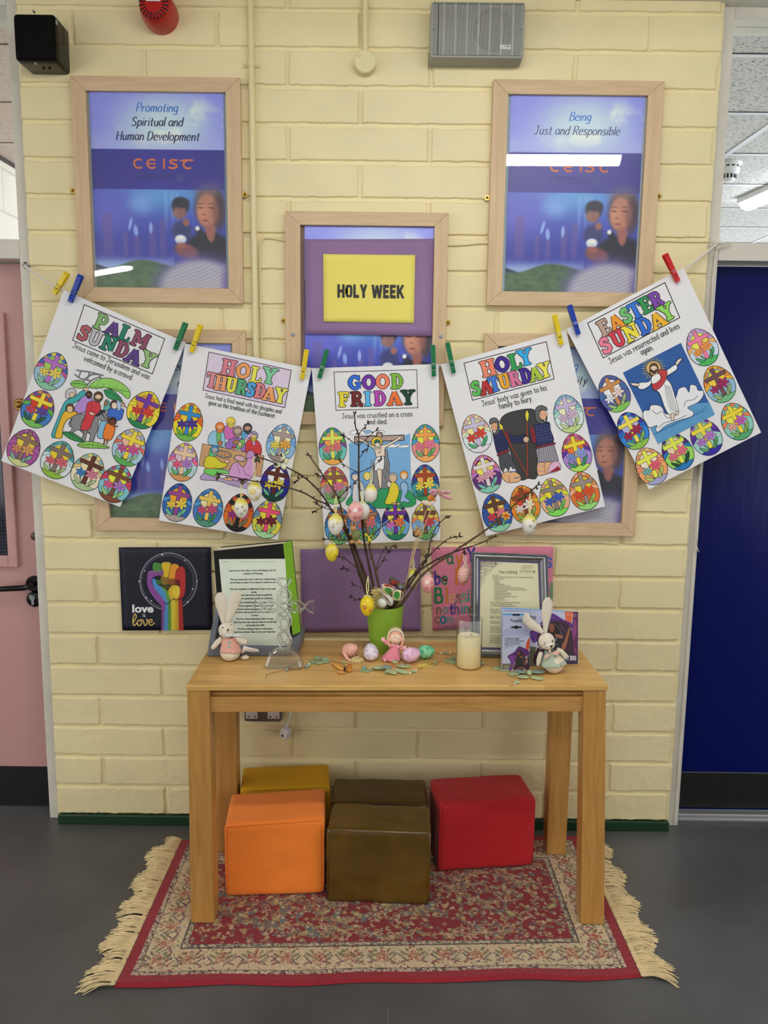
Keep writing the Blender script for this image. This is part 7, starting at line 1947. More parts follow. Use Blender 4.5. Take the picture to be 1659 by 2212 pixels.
b0=[at(744, 1404, -.312), at(740, 1412, -.312), at(748, 1424, -.315), at(762, 1440, -.335), at(768, 1446, -.345)]
b1=[p+Vector((0.007, 0, 0.0045))for p in b0]
for p in b0+b1:p.z=max(p.z, ZT+.002)
mb.add(b0+b1, [(i, i+1, i+6, i+5)for i in range(4)]);mb.build('ribbon', mat('pink_organza', (240, 176, 166), rough=0.5), t, smooth=True)
table_egg(801, 1427, .0228, .0270, Ry(-12)@Rx(-20), marble('#c8bcd6', '#e6e0ee'), 'lilac marbled egg, left of the doll on the table', -.315)
table_egg(888, 1432, .0232, .0282, Ry(75)@Rz(10), marble('#dca4cc', '#ecc8e0'), 'pink marbled egg, right of the doll on the table', -.325)
table_egg(920, 1413, .0212, .0278, Ry(80), marble('#44b484', '#8cdcae'), 'mint green marbled egg, furthest right of the eggs on the table', -.29)
# -- green pot with shredded straw
def lime_pot():
 y=-.212
 c=at(832, 1306, y)
 t=thing('flower_pot', 'tall lime green tapered pot full of twigs, centre of the table', 'pot', (c.x, y, ZT))
 M=Matrix.Translation((c.x, y, ZT+0.0006))
 H=c.z-ZT-0.0006
 R1=0.0600
 R0=0.0450
 mb=MB()
 pr=[(R0-.003, 0), (R0, .003), (R0+(R1-R0)*.28, H*.283), (R0+(R1-R0)*.29+.0012, H*.287), (R0+(R1-R0)*.33+.0012, H*.31), (R1-.0004, H*.985), (R1, H), (R1-.004, H), (R1-.005, H*.97), (R0-.002, .012), (1e-4, .011)]
 mb.lathe(pr, M=M, n=48);mb.build('body', mat('lime_glaze', (136, 176, 58), rough=0.3, var=(12, 0.05)), t, smooth=True, angle=40)
 mb=MB();mb.lathe([(R1-.006, H*.86), (R1*.6, H*.92), (1e-4, H*.95)], M=M, n=24);mb.build('soil', mat('dark_soil', (52, 44, 34), rough=0.95, bmp=(120, 0.8, 0.006)), t)
 return t, Vector((c.x, y, ZT+H))
POT, POTC=lime_pot()
def shreds(c, rad, n, seed, label, colr=(252, 238, 176), hgt=None):
 r=random.Random(seed);mb=MB()
 for i in range(n):
  a, q=r.uniform(0, 2*PI), rad*math.sqrt(r.random())
  p=c+Vector((q*math.cos(a), q*math.sin(a)*.7, (hgt or 0.003)*(1-q/rad if(hgt or 0)<.03 else 1)*r.random()+.0012))
  d_=Vector((r.uniform(-1, 1), r.uniform(-1, 1), r.uniform(-.35, .5))).normalized()*0.009
  m2=Vector((r.uniform(-1, 1), r.uniform(-1, 1), r.uniform(0, 1)))*0.003
  pts=[p-d_, p+m2, p+d_]
  for k in pts:k.z=max(k.z, c.z+.0009)if hgt is None or hgt<.02 else k.z
  mb.tube(smooth3(pts, 3), 0.00075, n=4)
 o=mb.build('straw_shreds', mat('straw_%d'%seed, colr, rough=0.8), loc=tuple(c), smooth=True)
 return tag(o, label, 'straw', kind='stuff')
shreds(atz(770, 1428, ZT), .020, 90, 1, 'small heap of cream paper straw between the two left eggs on the table', hgt=.016)
shreds(atz(915, 1441, ZT), .022, 46, 2, 'yellow paper straw scattered before the mint green egg', (240, 220, 120), hgt=.006)
shreds(atz(808, 1405, ZT), .10, 26, 3, 'loose straw crumbs scattered on the table around the pot', (240, 226, 170))
shreds(POTC+Vector((-.022, -.030, -.008)), .021, 420, 4, 'cream wood wool bundle stuffed in the left of the pot rim', (240, 222, 150), hgt=.066)
# glass globe and painted paper butterflies in the rim of the pot
Yp=-.262
q=at(826, 1302, Yp)
mb=MB();mb.ball(q, .0155, n=20, m=12);tag(mb.build('white_bauble', mat('frosted_bauble', (228, 236, 230), rough=0.25), loc=tuple(q), smooth=True), 'small frosted white bauble lying at the front of the pot rim', 'bauble')
def butterfly(name, label, T, body, wings, colours, fold=0.5, lift=0.012, antennae=True):
 """wings: list of outlines; T maps a drawing position to a point and bends it out of the plane"""
 c=T(*body[0])
 t=thing(name, label, 'butterfly', tuple(c))
 for pts, marks, colr in wings:
  q=smooth_pts(pts, True, 4)
  cen=(sum(p[0]for p in q)/len(q), sum(p[1]for p in q)/len(q))
  hub=min(q, key=lambda p:(p[0]-body[0][0])**2+(p[1]-body[0][1])**2)
  span=max(math.hypot(p[0]-hub[0], p[1]-hub[1])for p in q)
  W=lambda x, y:T(x, y)+Vector((0, -lift, lift*.35))*((math.hypot(x-hub[0], y-hub[1])/span)**1.4)
  mb=MB();mb.add([W(*cen)]+[W(*p)for p in q], [(0, i+1, (i+1)%len(q)+1)for i in range(len(q))], col=lin(colr))
  o=mb.build('wing', M_vc, t, smooth=True)
  md=o.modifiers.new('thickness', 'SOLIDIFY');md.thickness=0.0008;md.offset=0
  for mq, mc in marks:
   mm=smooth_pts(mq, True, 4)if len(mq)>2 else mq
   d=Draw(lambda x, y:W(x, y), lift=0.0009)
   if len(mq)>2:
    cc=(sum(p[0]for p in mm)/len(mm), sum(p[1]for p in mm)/len(mm))
    d.mb.add([d._p(cc)]+[d._p(p)for p in mm], [(0, i+1, (i+1)%len(mm)+1)for i in range(len(mm))], col=lin(mc))
   else:d.stroke(mm, 1.2, mc)
   d.build('wing_marking', M_vc, o)
 mb=MB();mb.tube([T(*b_)+Vector((0, -.003, .001))for b_ in body], [.0016]+[.0024]*(len(body)-2)+[.0012], n=8, col=lin(colours));mb.build('body', M_vc, t, smooth=True)
 return t
Tb=lambda u, v:at(680+u*.1929, 1220+v*.1929, -.268)
butterfly('paper_butterfly', 'large green and rust paper butterfly stuck in the pot rim', Tb, [(862, 360), (850, 320), (845, 290)], [([(860, 345), (790, 330), (750, 240), (770, 218), (850, 230), (895, 275)], [([(785, 300), (790, 260), (850, 265), (870, 310), (835, 330)], '#4c8c3c'), ([(770, 225), (840, 222), (890, 268), (850, 250), (790, 245)], '#b0503c')], '#e8dcc0'), ([(865, 350), (900, 290), (960, 290), (990, 350), (950, 400), (890, 395)], [([(880, 350), (905, 300), (945, 310), (950, 360), (915, 390)], '#3c8c3c'), ([(965, 300), (985, 345), (955, 385), (968, 345)], '#201c18')], '#ecdcb0'), ([(860, 355), (880, 400), (860, 460), (800, 420), (715, 265), (780, 330)], [([(730, 290), (800, 390), (860, 450), (820, 380), (770, 330)], '#7c5444')], '#d8dcd4')], '#5c4030', lift=.010)
butterfly('paper_butterfly', 'dark brown and red paper butterfly behind the green one in the pot', lambda u, v:at(680+u*.1929, 1220+v*.1929, -.235), [(905, 240), (900, 215), (895, 190)], [([(905, 235), (840, 210), (835, 150), (860, 130), (920, 165), (945, 190)], [([(850, 195), (870, 175), (920, 185), (930, 215), (890, 225)], '#b8402c')], '#54443c'), ([(905, 235), (945, 195), (990, 210), (1015, 270), (985, 290), (930, 270)], [([(930, 240), (960, 220), (990, 250), (960, 270)], '#7c8c94')], '#5c4c44')], '#2c2420', lift=.006)
# -- doll
def doll():
 y=-.318
 B=lambda u, v, dy=0:at(680+u*.1929, 1220+v*.1929, y+dy)
 s=.1929*0.00137
 t=thing('fairy_doll', 'little pink felt doll with a lace hood waving in front of the pot', 'doll', (B(850, 1080).x, y, ZT))
 M_sk=mat('doll_skin', (246, 214, 190), rough=0.8);M_pk=mat('pink_felt', (232, 140, 160), rough=0.95, bmp=(500, 0.5, 0.001), sheen=0.3);M_lp=mat('pale_pink_felt', (244, 196, 196), rough=0.95)
 hc=B(905, 822)
 mb=MB();mb.ball(hc, (72*s, 62*s, 66*s), n=24, m=16);hd=mb.build('head', M_sk, t, smooth=True)
 mb=MB();mb.ball(hc+Vector((0, .006, .003)), (86*s, 66*s, 80*s), n=20, m=12)
 for sx in(-1, 1):mb.tube(smooth3([hc+Vector((sx*70*s, -.002, .002)), hc+Vector((sx*82*s, -.006, -40*s)), hc+Vector((sx*62*s, -.008, -95*s))]), [.0045]*5+[.0035]*6, n=8)
 mb.build('hair', mat('strawberry_hair', (236, 178, 150), rough=0.8, bmp=(300, 0.8, 0.001)), hd, smooth=True)
 mb=MB();mb.ball(hc+Vector((0, .010, .007)), (92*s, 60*s, 92*s), n=26, m=14);mb.build('lace_hood', mat('lace', (226, 196, 168), rough=0.8, bmp=(260, 1, 0.002)), hd, smooth=True)
 mb=MB();R=92*s
 for i in range(22):
  a=PI*(i/21)*1.25-.4
  mb.ball(hc+Vector((R*math.cos(a), -.004, R*math.sin(a)+.003)), .0024, n=7, m=5)
 mb.build('lace_trim', mat('lace_trim', (246, 238, 228), rough=0.8), hd, smooth=True)
 for u, v in((901, 795), (937, 812)):
  e=B(u, v);e=Vector((e.x, hc.y-61*s, e.z));mb=MB();mb.ball(e, (.0011, .0008, .0021), n=8, m=6);mb.build('eye', M_blackeye, hd, smooth=True)
 mb=MB();mb.tube(smooth3([Vector((B(880, 838).x, hc.y-59*s, B(880, 838).z)), Vector((B(900, 848).x, hc.y-61*s, B(900, 848).z)), Vector((B(918, 846).x, hc.y-60*s, B(918, 846).z))]), .0004, n=5);mb.build('mouth', mat('mouth_thread', (200, 90, 90)), hd)
 # dress: flared skirt
 prof_l=[(880, 880), (840, 930), (790, 980), (738, 1000), (760, 1030), (800, 1060), (850, 1078), (930, 1082), (962, 1070), (955, 1000), (945, 940), (940, 890)]
 top, bot=B(908, 885), B(852, 1062)
 rings=[]
 for k in range(9):
  q=k/8
  c=top*(1-q)+bot*q
  rx, ry=(34+78*q**1.2)*s, (30+36*q)*s
  rings.append([c+Vector((rx*math.cos(a)*(1+.06*q*math.sin(7*a)), ry*math.sin(a), 10*s*q*math.sin(5*a)))for a in[2*PI*i/28 for i in range(28)]])
 mb=MB();mb.loft(rings);dr=mb.build('dress', M_pk, t, smooth=True)
 for u, v in((880, 900), (930, 915)):
  e=B(u, v, -34*s);mb=MB();mb.ball(e, (.0042, .002, .0042), n=10, m=6);mb.build('collar_petal', M_lp, dr, smooth=True)
 for pts, hx in(([(870, 905), (815, 880), (775, 845)], (762, 835)), ([(940, 915), (965, 930), (985, 938)], (1000, 930))):
  mb=MB();mb.tube(smooth3([B(u, v, -.004)for u, v in pts]), [.0050]*5+[.0058]*6, n=10);ar=mb.build('sleeve', M_pk, t, smooth=True)
  hp=B(*hx, -.004)
  mb=MB()
  mb.ball(hp, (.0062, .0035, .0068), n=12, m=8)
  mb.ball(hp+Vector((.004, -.001, .0045)), (.0026, .0022, .0036), n=8, m=6)
  mb.build('hand', M_lp, ar, smooth=True)
 for u, v in((788, 1065), (930, 1082)):
  e=B(u, v, -.008);e.z=ZT+.0062
  mb=MB();mb.ball(e, (.0055, .0075, .0056), n=12, m=8);mb.build('foot', M_lp, t, smooth=True)
doll()
# -- candle
def candle():
 y=-.360
 a, b_, tp=at(985, 1440, y), at(1039, 1440, y), at(1010, 1336, y)
 R=(b_.x-a.x)/2;cx=(a.x+b_.x)/2;H=tp.z-ZT
 t=thing('pillar_candle', 'cream candle in a tall fluted glass, right of the pot', 'candle', (cx, y, ZT))
 M=Matrix.Translation((cx, y, ZT+.0006));n=72
 hw=at(1010, 1380, y-R).z-ZT
 hw=min(hw, H*.86)
 mb=MB();mb.lathe([(R-.0045, .003), (R-.0022, .005), (R-.0022, hw-.004), (R-.005, hw-.001), (R*.5, hw-.003), (1e-4, hw-.004)], M=M, n=48)
 M_wax=mat('cream_wax', (240, 226, 178), rough=0.5, sss=0.25);mb.build('wax', M_wax, t, smooth=True, angle=50)
 mb=MB()
 rings=[]
 def flute(r, z):return[M@Vector(((r+.0009*math.cos(36*2*PI*i/144))*math.cos(2*PI*i/144), (r+.0009*math.cos(36*2*PI*i/144))*math.sin(2*PI*i/144), z))for i in range(144)]
 for r, z in((R-.003, 0), (R, .003), (R, H*.5), (R, H-.001), (R-.0006, H), (R-.0014, H-.001)):rings.append(flute(r, z))
 mb.loft(rings, caps=False);mb.build('glass', glass_pane_mat('fluted_glass', (0.95, 0.96, 0.95), rough=0.10, extra=0.13), t, smooth=True)
 mb=MB();mb.tube([M@Vector((R*math.cos(a), R*math.sin(a), H))for a in[2*PI*i/48 for i in range(49)]], .0010, n=6, caps=False);mb.build('glass_rim', glass_pane_mat('rim_glass', (0.9, 0.92, 0.92), rough=0.05, extra=.25), t, smooth=True)
 mb=MB();mb.tube([M@Vector((0.004, 0, hw-.004)), M@Vector((0.006, -.001, hw+.004))], .0009, n=6);mb.build('wick', M_blackeye, t)
candle()
# -- silver frame with prayer
def silver_frame():
 p0, n_=lean(atz(1016, 1418, ZT), atz(1189, 1423, ZT), .16)
 T=plane_T(p0, n_)
 t=thing('silver_photo_frame', 'silver ridged frame holding a cream prayer sheet, standing behind the candle', 'photo frame', tuple(T(1100, 1421)))
 O=[T(1018, 1192), T(1182, 1198), T(1189, 1422), T(1016, 1417)]
 zmin=min(O[2].z, O[3].z)
 def inset(q, k):
  u=(q[1]-q[0]).normalized();v=(q[3]-q[0]).normalized()
  return[q[0]+(u+v)*k, q[1]+(-u+v)*k, q[2]+(-u-v)*k, q[3]+(u-v)*k]
 M_sv=mat('antique_silver', (148, 150, 156), rough=0.26, metal=0.85, bmp=(40, 0.1, 0.001));M_sd=mat('dark_silver', (84, 86, 94), rough=0.3, metal=0.8)
 prof=[(0, 0), (0, .008), (.003, .012), (.006, .009), (.008, .012), (.012, .013), (.018, .007), (.021, .006), (.023, .003)]
 for k in range(4):
  mb=MB();rg=[]
  for ins, hgt in prof:
   q=inset(O, ins);rg.append([q[k]+n_*hgt, q[(k+1)%4]+n_*hgt])
  vs=[p for r_ in rg for p in r_]
  back=[O[k]-n_*.006, O[(k+1)%4]-n_*.006];inn=inset(O, .023);bi=[inn[k]-n_*.006, inn[(k+1)%4]-n_*.006]
  m=len(prof)
  vs+=back+bi
  fs=[(2*i, 2*i+1, 2*i+3, 2*i+2)for i in range(m-1)]+[(2*m, 2*m+1, 1, 0), (2*m-2, 2*m-1, 2*m+3, 2*m+2), (2*m, 2*m+1, 2*m+3, 2*m+2)]
  mb.add(vs, fs);rl=mb.build('frame_rail', M_sv, t, smooth=True, angle=25)
  q=inset(O, .0065);mb=MB();a, b_=q[k], q[(k+1)%4]
  L=(b_-a).length;m2=int(L/.006)
  for i in range(m2):
   p=a+(b_-a)*((i+.5)/m2)+n_*.0095
   mb.ball(p, .0024, n=6, m=4)
  o=mb.build('beading', M_sd, rl, smooth=True);o['kind']='stuff'
 I=inset(O, .0225)
 mb=MB();mb.hexa([p-n_*.002 for p in(I[3], I[2], I[1], I[0])], [p for p in(I[3], I[2], I[1], I[0])]);mb.build('purple_mount', mat('purple_mount', (84, 74, 120), rough=0.6), t)
 Q=inset(I, .0065)
 mb=MB();mb.hexa([p for p in(Q[3], Q[2], Q[1], Q[0])], [p+n_*.0006 for p in(Q[3], Q[2], Q[1], Q[0])]);pg=mb.build('prayer_sheet', mat('cream_paper', (228, 224, 186), rough=0.55), t)
 Tp=plane_T(p0+n_*.0006, n_)
 d=Draw(lambda u, v:Tp(900+u*.22905, 1160+v*.22905), n_, lift=.0004)
 tx='#4a4a40'
 r=random.Random(4)
 for i in range(300):
  a=r.random();x=600+165*r.random()**1.6;y=228+(1-(x-600)/190)*200*r.random()**1.3
  d.ell(x, y, r.uniform(2.5, 6), r.uniform(1.5, 3), r.choice(['#7c7868', '#8c8474', '#6c6860', '#a09880', '#8c8098']), rot=r.uniform(-.4, 1.4), n=7)
 for x, y, l in((740, 250, 60), (610, 420, 50), (640, 400, 40)):d.stroke([(x, y), (x+l*.5, y+4), (x+l, y)]if l>50 else[(x, y), (x-6, y+l)], 3, '#6c685c', sm=True)
 hand(d, 'The Calling', 860, 342, 34, tx, w_=9, n=4)
 hand(d, 'CEIST', 1044, 298, 36, '#7c7450', w_=7, gap=10, xs=1.0)
 typed(d, 'Catholic Education', 972, 320, 13, tx, fit=112);typed(d, 'An Irish Schools Trust', 972, 334, 13, tx, fit=114);d.ell(1106, 326, 9, 9, None, line=4, lcol=tx)
 def para(y, lines, x, sz=12.5, dy=17):
  for i, (l, wd)in enumerate(lines):typed(d, l, x, y+i*dy, sz, tx, bold=.02, fit=wd, rot=.012)
 para(364, [('God of Love,', 62)], 716);para(380, [('We thank You for the gift entrusted to us by our Founding Congregations', 376)], 716);para(397, [('We heed Your calling', 106)], 716)
 para(415, [('To Serve', 46), ('To Be Just', 54), ('To Be Responsible', 96), ('To seek Excellence in all we do', 158), ('To be Partners, Compassionate, Consulting, Courageous', 284), ('To build Community in an atmosphere of Care, Love and Joy', 310), ('To Respect the Spiritual', 122), ('To Honour and value the Person', 160), ('To Protect and value the World', 156), ('To include all, celebrate all and embrace all', 220), ('To inspire Respect', 92), ('All to give glory to You.', 116)], 730, dy=16.4)
 para(618, [('May our CEIST schools be places and spaces of Hope', 282), ('of Creativity, of Welcome and Discovery', 204), ('as we give witness to Your unending love for us', 246)], 696);para(684, [('May our CEIST schools be places of Truth', 230), ('Gratitude and Faithfulness', 180), ('to You who calls us', 200)], 696)
 para(748, [('May our World grow in Your Love', 190), ('May our Humanity be healed', 180)], 694);para(798, [('May Christ be seen in us', 180), ('Today forever, and for all', 170)], 694);para(848, [('God of Peace.  Hear us', 170), ('God of Wisdom.  Hear us', 178), ('God of Justice.  Hear us', 176), ('God of Love.  Hear us', 160)], 692)
 para(928, [('St Vincent de Paul', 100), ('St Louise de Marillac', 140), ('Ven. Catherine', 120), ('Nano Nagle', 110), ('Bl. Anthony', 130)], 690, 11)
 d.build('printed_text', M_flat, pg)
 mb=MB();G_=inset(O, .021);mb.hexa([p+n_*.0028 for p in(G_[3], G_[2], G_[1], G_[0])], [p+n_*.0034 for p in(G_[3], G_[2], G_[1], G_[0])]);mb.build('glass_pane', M_acryl, t)
 mb=MB();a, b_=(O[0]+O[1])/2*.5+(O[2]+O[3])/2*.5, None
 u=(O[1]-O[0]).normalized();top=a+Vector((0, .006, .02));ft=Vector((a.x, a.y+.085, ZT+.001))
 mb.hexa([ft-u*.02, ft+u*.02, ft+u*.02+Vector((0, .004, 0)), ft-u*.02+Vector((0, .004, 0))], [top-u*.015, top+u*.015, top+u*.015+Vector((0, .004, 0)), top-u*.015+Vector((0, .004, 0))]);mb.build('easel_back', M_sd, t)
silver_frame()
# -- charity box and magazine in a clear holder
def veiled_figure(d, sc, ox, oy):
 """printed photo: standing woman in a dark top lifting a purple veil"""
 q=lambda pts:[(ox+x*sc, oy+y*sc)for x, y in pts]
 d.shape(q([(300, 1080), (420, 1000), (480, 920), (520, 895), (600, 930), (680, 980), (690, 1040), (640, 1080), (560, 1040), (470, 1060), (430, 1120), (440, 1180), (380, 1170)]), '#5c2478')
 d.shape(q([(330, 1070), (430, 1090), (440, 1170), (400, 1240), (370, 1330), (320, 1330), (360, 1240)]), '#7c3c98')
 d.shape(q([(440, 1110), (500, 1010), (560, 1000), (610, 1060), (640, 1160), (660, 1330), (420, 1330), (440, 1220)]), '#4c2440')
 d.shape(q([(460, 1120), (500, 1080), (560, 1090), (590, 1130), (570, 1200), (600, 1250), (470, 1250), (450, 1180)]), '#26262e')
 d.shape(q([(478, 1010), (520, 970), (560, 1000), (555, 1060), (530, 1085), (490, 1060)]), '#2a1c1c');d.ell(ox+505*sc, oy+1022*sc, 22*sc, 32*sc, '#8c5038');d.shape(q([(520, 1070), (590, 1095), (560, 1110), (530, 1100)]), '#a06048')
 d.shape(q([(600, 1180), (640, 1120), (655, 1050), (665, 1090), (640, 1200), (610, 1240)]), '#94583c')
 d.stroke(q([(430, 1010), (500, 930), (560, 930)]), 8*sc, '#7c4498', sm=True);d.stroke(q([(350, 1090), (410, 1180), (380, 1290)]), 7*sc, '#9058a8', sm=True)
def holder():
 T0=lambda u, v, y:at(1060+u*.12056, 1290+v*.12056, y)
 # magazine
 p0, n_=lean(atz(1083, 1442, ZT+.001), atz(1249, 1433, ZT+.001), .10)
 T=plane_T(p0, n_)
 Q=[T(1082, 1312), T(1249, 1321), T(1249, 1433), T(1083, 1442)]
 t=thing('magazine', 'landscape magazine showing a purple veil and 2023, standing at the right end of the table', 'magazine', tuple((Q[2]+Q[3])/2))
 mb=MB();mb.hexa([p-n_*.004 for p in(Q[3], Q[2], Q[1], Q[0])], [Q[3], Q[2], Q[1], Q[0]]);cv=mb.build('pages', mat('cover_stock', (196, 200, 226), rough=0.35), t)
 d=Draw(lambda u, v:T(1060+u*.12056, 1290+v*.12056), n_, lift=.0004)
 d.fill([(185, 185), (1565, 258), (1560, 1205), (190, 1300)], '#c4c8e4')
 d.fill([(185, 185), (900, 222), (1565, 258), (1565, 272), (185, 205)], '#6cb0ec')
 d.fill([(700, 880), (1565, 1000), (1560, 1205), (690, 1240)], '#6c6c58')
 d.fill([(1325, 255), (1490, 262), (1440, 470), (1340, 420)], '#e06a44');d.fill([(1480, 262), (1565, 262), (1560, 1200), (1420, 1200), (1440, 700)], '#5c2454')
 d.shape([(1500, 380), (1540, 560), (1490, 800), (1540, 1000), (1480, 900), (1460, 640)], '#8c4480')
 d.shape([(880, 480), (980, 380), (1100, 290), (1300, 400), (1470, 480), (1440, 560), (1320, 500), (1180, 470), (1000, 480)], '#5c2c84');d.shape([(700, 610), (820, 590), (870, 640), (830, 780), (760, 820), (700, 700)], '#6c3494')
 d.shape([(900, 500), (1150, 420), (1430, 540), (1440, 1180), (790, 1200), (840, 900), (830, 760)], '#3c2438');d.shape([(1040, 900), (1150, 700), (1280, 700), (1330, 860), (1300, 1100), (1080, 1100)], '#24242c')
 d.shape([(1040, 520), (1130, 450), (1230, 500), (1230, 640), (1150, 720), (1060, 640)], '#241818');d.ell(1095, 545, 52, 80, '#8c5040');d.dot(1080, 535, 10, '#c07858', n=8)
 d.shape([(1150, 660), (1290, 690), (1260, 740), (1170, 700)], '#a86850');d.shape([(1270, 880), (1330, 760), (1380, 600), (1420, 510), (1415, 600), (1380, 760), (1340, 900), (1290, 960)], '#a06444')
 for q in([(900, 490), (1020, 400), (1150, 350)], [(760, 640), (800, 720), (780, 800)], [(1160, 480), (1250, 600), (1290, 740)], [(1230, 480), (1330, 620)]):d.stroke(q, 12, '#8454a8' if q[0][0]<1000 else '#6c5c70', sm=True)
 d.fill([(1300, 1030), (1562, 1048), (1560, 1192), (1300, 1180)], '#2c2444');d.fill([(1345, 1040), (1530, 1050), (1530, 1055), (1345, 1045)], '#8094d0');d.fill([(1345, 1128), (1530, 1140), (1530, 1145), (1345, 1133)], '#8094d0')
 typed(d, 'LENT 2023', 1528, 1122, 92, '#f4f4f8', align='r', bold=.03, xs=.62, rot=.03)
 typed(d, 'WANTING', 812, 400, 92, '#22242c', align='r', bold=.03, xs=.6, rot=.03)
 for i, (a, b_)in enumerate(((1345, 1535), (1360, 1535), (1428, 1535))):d.fill([(a, 300+i*22), (b_, 306+i*22), (b_, 311+i*22), (a, 305+i*22)], '#e0b8b8')
 d.stroke([(250, 240), (810, 270)], 5, '#4c5470')
 d.build('cover_print', M_flat, cv)
 # collection box
 yb=-.394
 A=[T0(222, 290, yb), T0(700, 290, yb), T0(690, 1312, yb), T0(208, 1300, yb)]
 t=thing('charity_box', 'slim cardboard charity collection box with a hanging slot, beside the green caped rabbit', 'box', ((A[2].x+A[3].x)/2, yb, ZT))
 for i in(2, 3):A[i].z=ZT+.0008
 D=Vector((0, .014, 0))
 mb=MB();mb.hexa([A[3], A[2], A[2]+D, A[3]+D], [A[0], A[1], A[1]+D, A[0]+D]);bx=mb.build('carton', mat('white_carton', (214, 216, 232), rough=0.35), t, bevel=.0006)
 d=Draw(lambda u, v:T0(u, v, yb), lift=.0004)
 d.fill([(222, 290), (700, 290), (690, 1290), (208, 1290)], '#c8cce4');d.shape([(230, 600), (330, 540), (480, 530), (600, 560), (690, 620), (690, 700), (500, 690), (300, 690), (225, 700)], '#b4b8d8')
 d.fill([(222, 290), (700, 292), (700, 326), (222, 322)], '#5ca8e8');d.fill([(385, 298), (530, 298), (520, 334), (395, 334)], '#22304c')
 d.fill([(365, 522), (550, 522), (550, 552), (365, 552)], '#101014');d.ell(458, 538, 44, 31, '#101014')
 typed(d, 'BOSCA', 500, 398, 26, '#23283c', bold=.03, fit=70);typed(d, 'Trocaire', 345, 442, 64, '#23283c', bold=.035, fit=212);d.fill([(400, 460), (545, 460), (545, 463), (400, 463)], '#5c6480')
 d.fill([(250, 718), (602, 716), (602, 721), (250, 723)], '#3c4050')
 for i, (l, wd)in enumerate((("NASTEHA'S FAMILY", 275), ('HAVE LOST EVERYTHING', 348), ("AND IT'S NOT JUST", 278))):
  vs, fs, w_=type_tris(l, .03);y0=755+i*41+5;mx, my=max(v[0]for v in vs), 0.74
  d.lay+=6e-6;d.mb.add([d._p((250+wd*v[0]/mx, y0-30*v[1]/my))for v in vs], [f[::-1]for f in fs], col=lin('#16181e'))
 d.fill([(250, 850), (596, 856), (596, 860), (250, 854)], '#3c4050')
 for i, w_ in enumerate((150, 168, 75)):d.fill([(248, 862+i*19), (248+w_, 864+i*19), (248+w_, 870+i*19), (248, 868+i*19)], '#4c5060')
 d.fill([(208, 1190), (690, 1180), (690, 1292), (208, 1292)], '#7c745c');d.shape([(625, 900), (650, 790), (695, 730), (692, 900), (650, 960)], '#d8502c')
 veiled_figure(d, 1, 0, -20);d.fill([(690, 1000), (690, 1292), (655, 1292), (660, 1100)], '#2c1c38')
 for i in range(3):d.fill([(240, 1232+i*16), (320, 1232+i*16), (320, 1240+i*16), (240, 1240+i*16)], '#b8b4a8')
 d.build('carton_print', M_flat, bx)
 # clear holder
 mb=MB();yh=yb-.0030
 a, b_=T0(178, 190, yh), T0(190, 1300, yh)
 M_clear=glass_pane_mat('clear_acrylic', (0.97, 0.98, 0.99), rough=.02)
 t=thing('clear_leaflet_holder', 'clear acrylic leaflet holder around the charity box', 'holder', (A[3].x, yh, ZT))
 x0, x1=A[3].x-.006, A[2].x+.003
 zt=T0(440, 300, yh).z
 for nm, lo, hi in(('front_pane', (x0, yh, ZT+.0006), (x1, yh+.0018, zt)), ('side_pane', (x0-.002, yh, ZT+.0006), (x0, yh+.020, zt+.010)), ('back_pane', (x0, yh+.0185, ZT+.0006), (x1, yh+.0200, zt+.016))):
  mb=MB();mb.box(lo, hi);mb.build(nm, M_clear, t, bevel=.0004)
holder()
